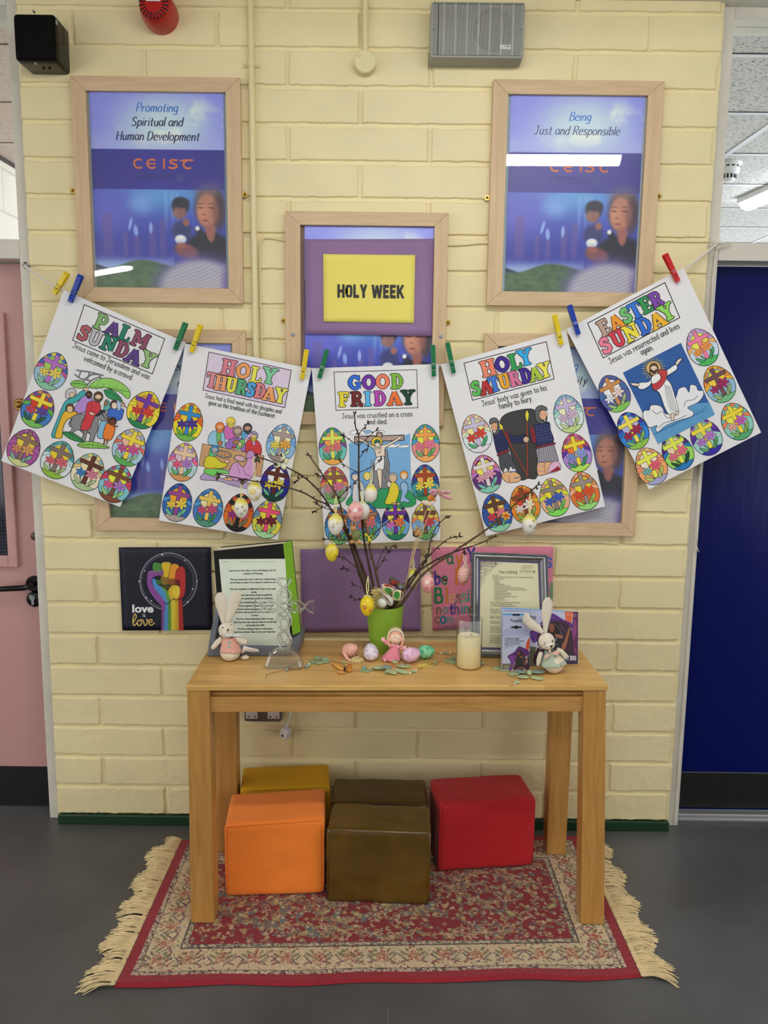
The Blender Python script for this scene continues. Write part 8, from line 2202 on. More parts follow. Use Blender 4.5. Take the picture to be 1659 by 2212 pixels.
# -- two linen rabbits
def ear(path, widths, thick, t, M=None):
 pts=smooth3(path, 5);n=len(pts);N=16
 ws=[np.interp(i/(n-1), np.linspace(0, 1, len(widths)), widths)for i in range(n)]
 rings=[]
 for i, p in enumerate(pts):
  tg=(pts[min(i+1, n-1)]-pts[max(i-1, 0)]).normalized()
  fr=Vector((0, -1, 0));sd=tg.cross(fr).normalized();fr=sd.cross(tg).normalized()
  rings.append([p+sd*ws[i]*math.cos(2*PI*k/N)+fr*(thick*math.sin(2*PI*k/N)-thick*.9*(abs(math.cos(2*PI*k/N))**2-.5))for k in range(N)])
 mb=MB();mb.loft(rings);return mb.build('ear', M_linen, t, smooth=True)
def rabbit_pink():
 y=-.330;s=.0844*.001365
 B=lambda u, v, dy=0:at(440+u*.0844, 1270+v*.0844, y+dy)
 t=thing('toy_rabbit', 'linen toy rabbit in a pink buttoned dress, sitting before the grey stand', 'toy rabbit', (B(680, 1900).x, y, ZT))
 bc=B(680, 1690);bc.z=ZT+.0006+215*s
 mb=MB();mb.ball(bc, (262*s, 250*s, 215*s), n=28, m=18);bd=mb.build('body', M_linen, t, smooth=True)
 mb=MB();mb.tube(smooth3([Vector((bc.x+250*s*math.cos(a), bc.y-252*s*math.sin(a)*.92, bc.z-60*s+40*s*math.sin(a)))for a in[PI*(.08+.84*i/8)for i in range(9)]], 3), .0005, n=5);mb.build('seam', mat('pale_thread', (240, 234, 218), rough=.8), bd, smooth=True)
 hc=B(585, 1080, -.002)
 rings=[]
 mb=MB();mb.ball(hc, (215*s, 190*s, 212*s), n=26, m=18);mb.ball(hc+Vector((35*s, -60*s, -50*s)), (165*s, 170*s, 140*s), n=22, m=14)
 hd=mb.build('head', M_linen, t, smooth=True)
 ear([B(500, 900), B(475, 720), B(440, 450), B(425, 250), B(420, 118)], [50*s, 85*s, 145*s, 150*s, 60*s], .0028, t)
 ear([B(590, 880, -.002), B(670, 700, -.002), B(760, 420, -.002), B(825, 220, -.002), B(850, 85, -.002)], [50*s, 95*s, 150*s, 160*s, 70*s], .0028, t)
 for u, v, r in((520, 972, .0021), (714, 928, .0017)):
  e=B(u, v);dx, dz=(e.x-hc.x)/(215*s), (e.z-hc.z)/(212*s);yy=hc.y-190*s*math.sqrt(max(.05, 1-dx*dx-dz*dz))-.0004
  mb=MB();mb.ball((e.x, yy, e.z), (r, .0012, r), n=12, m=8);mb.build('eye', M_blackeye, hd, smooth=True)
 e=B(668, 1010);mb=MB();yy=hc.y-232*s
 mb.prism([(e.x, e.z-.0042), (e.x+.0033, e.z+.0018), (e.x, e.z+.0024), (e.x-.0033, e.z+.0018)], yy-.0014, yy+.004);mb.build('nose', M_blackeye, hd, bevel=.0006)
 mb=MB();q=Vector((e.x, yy-.0006, e.z-.004));mb.tube([q, q+Vector((.0004, 0, -.0045)), q+Vector((.003, .0004, -.0065))], .0003, n=5);mb.build('mouth', M_blackeye, hd)
 M_th=mat('white_whisker', (244, 240, 234), rough=.6)
 for pts in([(640, 1100), (500, 1140), (400, 1220), (385, 1300)], [(620, 1110), (520, 1180), (470, 1240)], [(700, 1100), (760, 1080), (805, 1050)], [(640, 1120), (560, 1140), (420, 1170)]):
  mb=MB();mb.tube(smooth3([B(u, v, -250*s)for u, v in pts]), .00035, n=5);mb.build('whisker', M_th, hd, smooth=True)
  # dress
 M_dp=mat('pink_felt_dress', (228, 170, 156), rough=.95, bmp=(500, .5, .001), sheen=.3)
 tp, bt=B(655, 1240), B(695, 1590)
 rings=[]
 for k in range(10):
  q=k/9;c=tp*(1-q)+bt*q
  rx, ry=(165+125*q**.9)*s, (165+105*q)*s
  rings.append([c+Vector((rx*math.cos(a), ry*math.sin(a), (-.5*(1-math.cos(2*a))*0+(26*s*math.cos(a)**2*-1.6*q))))for a in[2*PI*i/30 for i in range(30)]])
 mb=MB();mb.loft(rings, caps=False);dr=mb.build('dress', M_dp, t, smooth=True);md=dr.modifiers.new('thickness', 'SOLIDIFY');md.thickness=.0012
 for v in(1335, 1442):
  e=B(697, v);q=(v-1240)/350;yy=y-(165+105*q)*s-.0010
  mb=MB();mb.lathe([(.0040, 0), (.0040, .0008), (.0030, .0012), (.0026, .0008), (1e-4, .0008)], M=Matrix.Translation((e.x, yy, e.z))@Matrix.Rotation(PI/2, 4, 'X'), n=20);bt_=mb.build('button', mat('pale_blue_button', (160, 206, 204), rough=.4), dr, smooth=True, angle=40)
  mb=MB();mb.box((-.0011, -.0016, -.0011), (.0011, -.0006, .0011), M=Matrix.Translation((e.x, yy, e.z))@Matrix.Rotation(PI/4, 4, 'Y'));mb.build('button_thread', mat('teal_thread', (48, 140, 128), rough=.6), bt_)
 for pts, rr in(([(470, 1290), (380, 1370), (290, 1470), (225, 1550)], (62, 78, 72, 52)), ([(830, 1290), (930, 1340), (1040, 1375), (1110, 1385)], (62, 74, 72, 52))):
  mb=MB();p=smooth3([B(u, v, -.004)for u, v in pts]);mb.tube(p, [np.interp(i/(len(p)-1), [0, .33, .66, 1], rr)*s for i in range(len(p))], n=14);ar=mb.build('arm', M_linen, t, smooth=True)
  mb=MB();e=p[-4];mb.tube([e+Vector((.0055*math.cos(a), -.0062*math.sin(a), .002*math.cos(a)))for a in[PI*i/8 for i in range(9)]], .0004, n=5);mb.build('paw_stitch', M_blackeye, ar)
 mb=MB()
 for dx, an in((-95, .5), (130, -.35), (20, 0.0), (200, -.2)):
  c=B(690+dx, 1205+abs(dx)*.1, -225*s);mb.ball(c, (.0095, .0035, .0050), M=Matrix.Rotation(an, 3, 'Y'), n=12, m=8)
 mb.build('tulle_bow', M_tuffet, t, smooth=True)
 mb=MB();P=[B(u, v, -.006+.002*i)for i, (u, v)in enumerate(((1020, 1480), (1150, 1520), (1280, 1550), (1390, 1570)))];P2=[B(u, v, -.006+.002*i)for i, (u, v)in enumerate(((960, 1690), (1080, 1620), (1230, 1640), (1425, 1640)))]
 mb.add(P+P2, [(i, i+1, i+5, i+4)for i in range(3)]);lb=mb.build('care_label', mat('white_ribbon_label', (244, 238, 236), rough=.6), t, smooth=True);md=lb.modifiers.new('thickness', 'SOLIDIFY');md.thickness=.0005
 d=Draw(lambda u, v:B(u, v, -.008))
 for i in range(3):d.stroke([(1030+i*6, 1525+i*42), (1150, 1556+i*24), (1330+i*20, 1590+i*16)], 7, '#9c8c90')
 d.build('label_print', M_flat, lb)
 f=B(1060, 1740, .010);f.z=ZT+.0075;mb=MB();mb.ball(f, (110*s, .011, .0068), n=16, m=10);mb.build('leg', M_linen, t, smooth=True)
rabbit_pink()
def rabbit_green():
 y=-.405;s=.12056*.001325
 B=lambda u, v, dy=0:at(1060+u*.12056, 1290+v*.12056, y+dy)
 t=thing('toy_rabbit', 'linen toy rabbit in a pale green cape with one floppy ear', 'toy rabbit', (B(1130, 1380).x, y, ZT))
 bc=B(1130, 1210);bc.z=ZT+.0006+190*s
 mb=MB();mb.ball(bc, (188*s, 180*s, 190*s), n=28, m=18);bd=mb.build('body', mat('cream_linen', (228, 212, 190), rough=.9, bmp=(700, .4, .0008)), t, smooth=True)
 mb=MB();mb.tube([Vector((bc.x+183*s*math.cos(a), bc.y-160*s*math.sin(a), bc.z-95*s))for a in[PI*i/14 for i in range(15)]], .0005, n=5);mb.build('seam', M_tuffet, bd)
 hc=B(1000, 785, -.002)
 mb=MB();mb.ball(hc, (150*s, 135*s, 155*s), n=26, m=18);mb.ball(hc+Vector((30*s, -45*s, -50*s)), (112*s, 118*s, 95*s), n=22, m=14);hd=mb.build('head', M_linen, t, smooth=True)
 ear([B(975, 640), B(990, 460), B(1010, 250), B(1020, 110), B(1020, 5)], [34*s, 62*s, 98*s, 98*s, 38*s], .0026, t)
 ear([B(930, 640, -.004), B(850, 570, -.006), B(740, 500, -.010), B(655, 400, -.012), B(645, 290, -.013)], [34*s, 66*s, 82*s, 80*s, 40*s], .0026, t)
 for u, v in((937, 788), (1083, 753)):
  e=B(u, v);dx, dz=(e.x-hc.x)/(150*s), (e.z-hc.z)/(155*s);yy=hc.y-135*s*math.sqrt(max(.05, 1-dx*dx-dz*dz))-.0004
  mb=MB();mb.ball((e.x, yy, e.z), (.0026, .0014, .0028), n=12, m=8);mb.build('eye', M_blackeye, hd, smooth=True)
 e=B(1050, 828);yy=hc.y-165*s;mb=MB()
 mb.prism([(e.x+.001, e.z-.0045), (e.x+.0042, e.z+.0028), (e.x, e.z+.0026), (e.x-.0044, e.z+.0016)], yy-.0012, yy+.004);mb.build('nose', M_blackeye, hd, bevel=.0006)
 mb=MB();q=Vector((e.x+.001, yy, e.z-.004));mb.tube([q, q+Vector((.001, 0, -.0075))], .0004, n=5);mb.tube(smooth3([q+Vector((-.008, .006, -.0085)), q+Vector((.001, .001, -.0095)), q+Vector((.0085, .006, -.007))]), .0003, n=5);mb.build('mouth', M_blackeye, hd)
 M_th=mat('white_whisker_thread', (248, 246, 240), rough=.6)
 for pts in([(1000, 850), (900, 850), (830, 900), (810, 950)], [(990, 870), (880, 900), (830, 840)], [(980, 880), (900, 930), (850, 890)], [(1110, 830), (1160, 780), (1185, 700)], [(1110, 840), (1170, 840), (1195, 850)], [(1000, 840), (900, 820), (800, 815)]):
  mb=MB();mb.tube(smooth3([B(u, v, -160*s)for u, v in pts]), .0004, n=5);mb.build('whisker', M_th, hd, smooth=True)
 M_cp=mat('sage_wool_cape', (174, 188, 172), rough=.95, bmp=(600, .6, .001), sheen=.3)
 for a0, a1 in((-PI/2+.52, PI*.5), (PI*.5, PI*1.5+.44)):
  tp=B(1060, 955);c2=B(1125, 1200)
  rings=[]
  for k in range(9):
   q=k/8;c=tp*(1-q)+c2*q
   rx, ry=(92+150*q)*s, (85+125*q)*s
   rings.append([c+Vector((rx*math.cos(a), ry*math.sin(a), (30*math.cos(a)*q)*s+(10*s*math.sin(6*a)*q)))for a in[a0+(a1-a0)*i/22 for i in range(23)]])
  mb=MB();mb.loft(rings, caps=False, closed=False);o=mb.build('cape_panel', M_cp, t, smooth=True);md=o.modifiers.new('thickness', 'SOLIDIFY');md.thickness=.0014
 for pts in([(905, 985), (880, 1060), (860, 1140), (845, 1225)], [(1190, 930), (1260, 975), (1320, 1030), (1370, 1062)]):
  mb=MB();p=smooth3([B(u, v, -.010)for u, v in pts]);mb.tube(p, [np.interp(i/(len(p)-1), [0, .3, .7, 1], (36, 46, 44, 26))*s for i in range(len(p))], n=12);mb.build('arm', M_linen, t, smooth=True)
 M_bw=mat('pink_spotted_bow', (236, 190, 172), rough=.7, bmp=(300, .3, .001))
 for q in([(1060, 965), (940, 990), (930, 1050), (960, 1055)], [(1060, 965), (1150, 900), (1200, 920), (1190, 975), (1120, 985)]):
  mb=MB();P=[(B(u, v).x, B(u, v).z)for u, v in q]
  if sum((P[i][0]-P[i-1][0])*(P[i][1]+P[i-1][1])for i in range(len(P)))>0:P=P[::-1]
  mb.prism(P, y-150*s-.003, y-150*s);mb.build('bow_loop', M_bw, t, bevel=.001)
 mb=MB();c=B(1060, 966, -155*s);mb.ball(c, (.0042, .003, .0042), n=10, m=8);mb.build('bow_knot', M_bw, t, smooth=True)
rabbit_green()
# -- beaded wooden garlands
M_gw=mat('sage_painted_wood', (150, 172, 132), rough=.6, var=(40, .1));M_gl=mat('pale_sage_wood', (172, 190, 146), rough=.6, var=(40, .1));M_gb=mat('dusty_blue_wood', (134, 160, 154), rough=.6, var=(40, .1));M_wb=mat('white_wood_bead', (236, 228, 206), rough=.5);M_tw=mat('brown_twine', (150, 116, 72), rough=.9)
def disc_leaf(t, c, r, ang, m, th=.004, tilt=0.0, el=1.0, nm='wooden_petal'):
 M=Matrix.Translation(c)@Matrix.Rotation(ang, 4, 'Z')@Matrix.Rotation(tilt, 4, 'Y')
 mb=MB();q=[(1e-4, 0), (r*.94, 0), (r, th*.3), (r, th*.7), (r*.94, th), (1e-4, th)]
 mb.lathe(q, M=M@Matrix.Diagonal((el, 1, 1, 1)), n=26);return mb.build(nm, m, t, smooth=True, angle=40)
def beads(t, pts, sizes):
 for(px, py), (r, m, el)in zip(pts, sizes):
  c=atz(px, py, ZT+r);mb=MB();mb.ball((c.x, c.y, ZT+r+.0006), (r*el, r, r), n=14, m=10);mb.build('bead', m, t, smooth=True)
def twine(t, pts, z=.0022):
 mb=MB();P=[atz(px, py, ZT+z)for px, py in pts];mb.tube(smooth3(P), .0007, n=5);mb.build('twine', M_tw, t, smooth=True)
c=atz(690, 1431, ZT)
t=thing('wooden_garland', 'sage green wooden flower garland with beads, right of the glass cross', 'garland', tuple(c), 'beaded wooden garlands on the table')
for px, py, an in((676, 1432, .3), (690, 1434, 1.2), (686, 1424, 2.2), (703, 1431, .1), (700, 1425, 2.8)):disc_leaf(t, atz(px, py, ZT)+Vector((0, 0, .001+.0005*(an>1))), .0115, an, M_gw, el=1.15)
beads(t, [(667, 1436), (662, 1440), (620, 1447), (743, 1431)], [(.0062, M_gl, 1), (.0058, M_gb, 1), (.0050, M_gb, 1), (.0050, M_gw, 1)])
twine(t, [(574, 1466), (576, 1458), (590, 1452), (615, 1448), (640, 1444), (660, 1440), (672, 1431), (690, 1428), (715, 1428), (742, 1431), (756, 1436)])
for px, py, an in((628, 1447, .6), (622, 1444, -.5)):
 p=atz(px, py, ZT+.002);mb=MB();mb.tube([p+Vector((-.013*math.cos(an), -.013*math.sin(an), 0)), p+Vector((.013*math.cos(an), .013*math.sin(an), .001))], [.0004, .0012, ][:2], n=6);mb.build('twig_bow', M_tw, t)
c=atz(848, 1447, ZT)
t=thing('wooden_garland', 'sage leaf garland with a wooden dragonfly, in front of the doll', 'garland', tuple(c), 'beaded wooden garlands on the table')
for px, py, an, r, el, m, h in((822, 1446, .4, .013, 1.9, M_gl, .004), (836, 1449, -.3, .010, 1.5, M_gb, .010), (845, 1456, -.5, .011, 1.7, M_gl, .005), (868, 1454, -.35, .012, 1.8, M_gl, .003), (872, 1442, .25, .012, 1.9, M_gl, .003), (852, 1440, 1.9, .008, 1.9, M_gl, .014), (813, 1446, .1, .009, 1.6, M_gw, .001)):disc_leaf(t, atz(px, py, ZT)+Vector((0, 0, h)), r, an, m, el=el, tilt=.12)
for px, py in((783, 1450), (792, 1452), (799, 1449), (788, 1447)):disc_leaf(t, atz(px, py, ZT)+Vector((0, 0, .001)), .0070, .2, M_gw, el=1.3, th=.003)
beads(t, [(787, 1442), (893, 1451), (886, 1454), (899, 1449), (833, 1453), (941, 1432), (862, 1424)], [(.0058, M_gb, 1), (.0046, M_gw, 1.7), (.0034, M_wb, 1), (.0034, M_wb, 1), (.004, M_gw, 1), (.0050, M_gw, 1), (.0052, M_gw, 1)])
twine(t, [(780, 1438), (800, 1446), (830, 1450), (870, 1452), (893, 1450), (915, 1442), (940, 1431), (960, 1428), (975, 1432)])
mb=MB();q0=atz(852, 1440, ZT)
for k in range(2):mb.tube(smooth3([q0+Vector((0, 0, .014)), q0+Vector((.010+.012*k, -.004, .022)), q0+Vector((.018+.018*k, -.010, .006))]), .0006, n=5)
mb.build('feeler', M_blackeye, t, smooth=True)
c=atz(970, 1425, ZT)
t=thing('wooden_garland', 'garland of green beads and wooden petals just left of the candle', 'garland', tuple(c), 'beaded wooden garlands on the table')
beads(t, [(953, 1411), (963, 1411), (972, 1410)], [(.0034, M_wb, 1), (.0048, M_gw, 1.7), (.0034, M_wb, 1)])
twine(t, [(940, 1412), (953, 1411), (972, 1410), (985, 1412)]);twine(t, [(962, 1424), (968, 1416), (980, 1416)], .006)
for px, py, an in((968, 1430, .1), (978, 1424, .5), (980, 1433, .2)):disc_leaf(t, atz(px, py, ZT)+Vector((0, 0, .001)), .0105, an, M_gw, el=1.2)
c=atz(1130, 1455, ZT)
t=thing('wooden_garland', 'pale green wooden butterfly garland lying at the right front of the table', 'garland', tuple(c), 'beaded wooden garlands on the table')
for px, py, an, r, el, m, h in((1110, 1458, .55, .011, 1.9, M_gl, .002), (1124, 1456, -.25, .010, 1.8, M_gb, .006), (1130, 1466, .05, .010, 1.75, M_gl, .004), (1162, 1456, .25, .0115, 1.9, M_gb, .005), (1160, 1468, -.35, .010, 1.8, M_gl, .003)):disc_leaf(t, atz(px, py, ZT)+Vector((0, 0, h)), r, an, m, el=el, tilt=.05)
p=atz(1143, 1460, ZT);mb=MB();mb.ball((p.x, p.y, ZT+.0095), (.0072, .0125, .0080), n=14, m=10);mb.build('wooden_body', M_gl, t, smooth=True)
for px, py, an in((1072, 1446, .2), (1084, 1449, 2.4), (1080, 1444, -.5), (1094, 1449, 0)):disc_leaf(t, atz(px, py, ZT)+Vector((0, 0, .001)), .0080, an, M_gl, el=1.4, th=.003)
beads(t, [(1042, 1434), (1120, 1450), (1132, 1450), (1117, 1474), (1112, 1478)], [(.0055, M_gb, 1), (.0045, M_gb, 1), (.0050, M_gl, 1), (.0048, M_gl, 1.6), (.0030, M_wb, 1)])
twine(t, [(1030, 1430), (1042, 1433), (1058, 1438), (1075, 1446), (1095, 1448), (1110, 1448)]);twine(t, [(1123, 1468), (1116, 1475), (1108, 1480), (1100, 1481)])
mb=MB();mb.tube(smooth3([atz(1112, 1456, ZT+.004), atz(1118, 1446, ZT+.018), atz(1130, 1443, ZT+.022), atz(1142, 1452, ZT+.012)]), .0009, n=6);mb.build('wire_loop', mat('copper_wire', (190, 140, 110), rough=.4, metal=.6), t, smooth=True)
# orange butterfly resting on the table
Tm=lambda u, v:atz(640+u*.22303, 1380+v*.22303, ZT+.004)
butterfly('feather_butterfly', 'orange and black feather butterfly lying left of the lilac egg', Tm, [(470, 318), (468, 290), (472, 262)], [([(465, 300), (400, 285), (350, 240), (348, 222), (400, 230), (460, 262)], [([(380, 250), (430, 262), (452, 285), (420, 282)], '#b86418')], '#e8a850'), ([(475, 300), (500, 250), (535, 245), (545, 290), (520, 318)], [([(490, 290), (510, 262), (530, 280), (512, 305)], '#1c1410')], '#d88c30'), ([(466, 305), (420, 300), (400, 318), (440, 335), (480, 325)], [([(425, 308), (450, 312), (455, 325), (430, 322)], '#241810')], '#e0a058')], '#1c1410', lift=.010)
# -- twigs in the pot and what hangs on them
M_bark=mat('brown_bark', (66, 47, 36), rough=0.85, bmp=(160, 0.6, 0.002), var=(40, 0.25))
M_bark2=mat('olive_bark', (86, 69, 46), rough=0.85, bmp=(160, 0.6, 0.002), var=(40, 0.25))
M_bud=mat('dry_buds', (54, 38, 34), rough=0.9);M_leaf=mat('withered_leaf', (82, 84, 58), rough=0.9, var=(60, .2));M_straw=mat('pale_cane', (206, 176, 128), rough=0.6)
rt=random.Random(21)
def path3(pts, y0, y1):
 n=len(pts)-1
 L=[0]
 for i in range(n):L.append(L[-1]+math.hypot(pts[i+1][0]-pts[i][0], pts[i+1][1]-pts[i][1]))
 return[at(x, y, y0+(y1-y0)*L[i]/L[-1])for i, (x, y)in enumerate(pts)]
def twig(label, main, y0, y1, r0, r1, sides=(), m=M_bark, buds=8, leaves=()):
 P=smooth3(path3(main, y0, y1), 4)
 n=len(P)
 rs=[1.2*(r0+(r1-r0)*i/(n-1))*(1+.12*math.sin(i*1.9))for i in range(n)]
 mb=MB();mb.tube(P, rs, n=8)
 o=mb.build('twig', m, loc=tuple(P[0]), smooth=True)
 tag(o, label, 'twig', 'bare twigs in the lime green pot')
 allp=[(P, rs)]
 for sp, dy in sides:
  q0=min(P, key=lambda p:(p-at(sp[0][0], sp[0][1], p.y)).length)
  S=smooth3([q0]+[at(x, y, q0 .y+dy*(i+1)/len(sp[1:]))for i, (x, y)in enumerate(sp[1:])], 4)
  rr=[max(.0007, r1*.95-(r1*.45)*i/len(S))for i in range(len(S))]
  mb=MB();mb.tube(S, rr, n=6);mb.build('side_shoot', m, o, smooth=True);allp.append((S, rr))
 for S, rr in allp:
  for k in range(buds*2 if S is P else 5):
   i=rt.randint(len(S)//3, len(S)-1)
   a=rt.uniform(0, 2*PI);d_=Vector((math.cos(a), -abs(math.sin(a))*.6, math.sin(a))).normalized()
   p=S[i];ln=rt.uniform(.006, .012)
   mb=MB();mb.tube([p, p+d_*ln*.6, p+d_*ln], [.0012, .0021, .0005], n=5)
   mb.build('bud', M_bud, o, smooth=True)
  for k in range(3):
   p=S[-1];d_=(S[-1]-S[-3]).normalized()+Vector((rt.uniform(-.9, .9), rt.uniform(-.6, .2), rt.uniform(-.9, .9)))
   mb=MB();mb.tube([p, p+d_.normalized()*.007, p+d_.normalized()*.014], [.0012, .0021, .0004], n=5);mb.build('bud', M_bud, o, smooth=True)
 for(x, y)in leaves:
  p=min(P, key=lambda p:(p-at(x, y, p.y)).length)
  for k in range(3):
   a=rt.uniform(-.7, .7);d_=Vector((math.sin(a), -.25, -math.cos(a)));L=rt.uniform(.014, .026)
   mb=MB();w_=Vector((math.cos(a), .3, math.sin(a)))*L*.22
   q=[p, p+d_*L*.4+w_, p+d_*L, p+d_*L*.45-w_, p+d_*L*.5+Vector((0, -.004, 0))]
   mb.add(q, [(0, 1, 4), (1, 2, 4), (2, 3, 4), (3, 0, 4)]);l_=mb.build('withered_leaf', M_leaf, o, smooth=True);l_.modifiers.new('thickness', 'SOLIDIFY').thickness=.0006
 return P
YB=POTC.y
W1=twig('long dark twig arching out to the top left, furthest up of the left pair', [(803, 1318), (777, 1242), (756, 1173), (742, 1140), (716, 1102), (701, 1077), (678, 1049), (642, 1021), (597, 1001), (556, 986)], YB-.01, -.135, .0036, .0015, [([(716, 1102), (690, 1093), (684, 1086)], -.01), ([(642, 1021), (646, 1032), (640, 1040)], -.005), ([(742, 1140), (724, 1150), (716, 1160)], -.01)], leaves=((556, 986), ))
W2=twig('dark twig arching left below the longest one, over the supper drawing', [(806, 1320), (782, 1250), (757, 1172), (735, 1128), (708, 1092), (683, 1080), (650, 1062), (592, 1046), (541, 1038), (473, 1024)], YB-.02, -.160, .0032, .0013, [([(708, 1092), (690, 1100), (680, 1104)], -.008), ([(541, 1038), (530, 1034), (523, 1036)], -.004)], leaves=((473, 1024), (525, 1036)))
W3=twig('straight olive twig leaning up to the left with a forked tip', [(812, 1318), (789, 1254), (769, 1191), (744, 1133), (731, 1077), (700, 1030), (668, 984)], YB-.005, -.17, .0034, .0017, [([(700, 1030), (692, 1028), (688, 1026)], 0), ([(731, 1071), (752, 1055), (764, 1046)], -.01)], m=M_bark2, buds=5, leaves=((752, 1055), ))
W4=twig('tallest upright twig with forked tips reaching the GOOD FRIDAY caption', [(818, 1318), (800, 1235), (788, 1177), (782, 1125), (777, 1073), (775, 1021), (775, 963), (774, 938), (768, 922), (766, 896)], YB+.005, -.15, .0036, .0014, [([(775, 938), (785, 926), (794, 915)], -.01), ([(775, 963), (757, 952), (744, 942)], -.01), ([(775, 963), (795, 945), (812, 930)], -.012), ([(777, 985), (787, 975), (795, 967)], -.008), ([(776, 1025), (800, 1010), (823, 994)], -.014), ([(775, 1024), (752, 1010), (735, 997)], -.01)], buds=9)
W5=twig('brown twig right of the tallest one, ending beside the yellow bow', [(828, 1318), (815, 1250), (800, 1190), (792, 1150), (786, 1128), (782, 1112)], YB+.01, -.19, .0036, .0020, [([(797, 1165), (826, 1136), (855, 1116)], -.02), ([(812, 1240), (829, 1187), (851, 1180)], -.01), ([(815, 1236), (826, 1215), (837, 1193)], -.012)], m=M_bark2, buds=5)
W6=twig('short brown twig low at the left of the pot with small forks', [(804, 1318), (790, 1270), (777, 1235), (765, 1222), (744, 1206), (734, 1203)], YB-.03, -.26, .0026, .0010, [([(790, 1270), (775, 1268), (764, 1263)], -.01), ([(777, 1240), (756, 1232), (742, 1227)], -.008), ([(797, 1296), (772, 1296), (760, 1290)], -.012)], buds=4)
W7=twig('thick brown twig in the middle of the bunch behind the yellow eggs', [(810, 1318), (797, 1262), (777, 1210), (764, 1172), (752, 1150)], YB+.0, -.2, .0040, .0024, [([(768, 1180), (754, 1168), (704, 1165)], -.02)], buds=4)
R1=twig('long thick twig leaning far to the right, up to the HOLY SATURDAY sheet', [(845, 1320), (872, 1299), (901, 1256), (925, 1231), (993, 1183), (1053, 1142), (1101, 1099), (1142, 1065), (1162, 1048)], YB, -.15, .0038, .0018, [([(925, 1231), (942, 1242), (959, 1251)], -.012), ([(925, 1231), (920, 1215), (919, 1204)], -.01)], m=M_bark2, buds=8)
R2=twig('thinner twig just above the long right one, ending at a bent tip', [(840, 1320), (862, 1275), (908, 1231), (957, 1202), (1000, 1186), (1034, 1175), (1066, 1160)], YB+.01, -.16, .0030, .0012, [([(1000, 1186), (1004, 1190), (1004, 1193)], -.004)], buds=5)
R3=twig('thin curved twig on the right rising steeply beside the GOOD FRIDAY sheet', [(842, 1320), (880, 1270), (906, 1232), (923, 1205), (930, 1169), (945, 1135), (966, 1116)], YB+.015, -.13, .0026, .0012, buds=4)
R4=twig('thin budded twig on the right pointing at the pink wish sheet', [(838, 1320), (872, 1274), (900, 1232), (925, 1203), (950, 1178), (969, 1164), (992, 1158)], YB-.01, -.17, .0026, .0012, buds=9)
def cane(label, pts, y0, y1, r=.0012):
 P=path3(pts, y0, y1);mb=MB();mb.tube(P, r, n=6)
 return tag(mb.build('cane_pick', M_straw, loc=tuple(P[0]), smooth=True), label, 'stick', 'pale canes in the pot'), P
cane('pale cane carrying the little orange duck', [(862, 1318), (890, 1210), (921, 1100)], YB-.005, -.2)
cane('pale cane carrying the pink dragonfly', [(858, 1318), (900, 1180), (944, 1068)], YB-.02, -.225)
cane('pale cane ending at the dried flower head', [(868, 1318), (889, 1200), (903, 1150)], YB+.01, -.2, .0016)
# wooden bunny on a branch, duck, dried flower head, dragonfly, spring flowers
def lump(name, label, cat, parts, y, nm='body'):
 c=at(parts[0][1], parts[0][2], y)
 t=thing(name, label, cat, tuple(c))
 for pn, px, py, rx, ry, m, rot in parts:
  mb=MB();k=(y+DIST)/F_PX;mb.ball(at(px, py, y), (rx*k, min(rx, ry)*k*.8, ry*k), M=Matrix.Rotation(rot, 3, 'Y'), n=14, m=10);mb.build(pn, m, t, smooth=True)
 return t
M_tan=mat('tan_resin', (196, 146, 92), rough=.5, var=(60, .15));M_ogr=mat('olive_resin', (112, 120, 66), rough=.5, var=(60, .15));M_orr=mat('orange_resin', (232, 138, 40), rough=.45);M_crm=mat('cream_resin', (232, 214, 188), rough=.5)
lump('bunny_pick', 'small brown bunny figure in a green coat clinging to the middle twigs', 'figurine', [('body', 768, 1157, 9, 13, M_ogr, -.2), ('head', 763, 1141, 7.5, 7.5, M_tan, 0), ('ear', 759, 1133, 2.4, 6, M_tan, -.3), ('ear', 768, 1132, 2.4, 6, M_tan, .3), ('arm', 772, 1150, 5.5, 3.4, M_tan, .8), ('arm', 758, 1153, 4.5, 3, M_tan, -.6), ('foot', 774, 1171, 7.5, 4.5, M_tan, .3), ('foot', 761, 1170, 7, 4.5, M_tan, -.2)], -.235)
lump('duck_pick', 'little orange and cream duck on the tip of a pale cane', 'figurine', [('head', 931, 1075, 8, 6.5, M_orr, 0), ('bill', 938, 1081, 4.5, 2.2, M_orr, .2), ('body', 923, 1087, 11, 6.5, M_crm, .25), ('tail', 914, 1084, 4, 3, M_crm, -.4), ('wing', 922, 1085, 6, 3.2, M_tan, .25)], -.205)
t=lump('dried_flower', 'dried brown flower head tied to a pale cane', 'dried flower', [('seed_head', 902, 1150, 8, 9, M_tan, .3), ('seed_head', 897, 1153, 6, 8, M_bud, 0)], -.205)
c=at(905, 1148, -.208)
for i in range(26):
 a=rt.uniform(0, 2*PI);d_=Vector((math.cos(a), rt.uniform(-.7, .3), math.sin(a)));mb=MB();mb.tube([c, c+d_*.012, c+d_*rt.uniform(.016, .024)+Vector((0, 0, .003))], [.0012, .0010, .0005], n=4);mb.build('dry_petal', M_straw if i%2 else M_tan, t, smooth=True)
TD=lambda u, v:at(800+u*.2411, 1000+v*.2411, -.226)
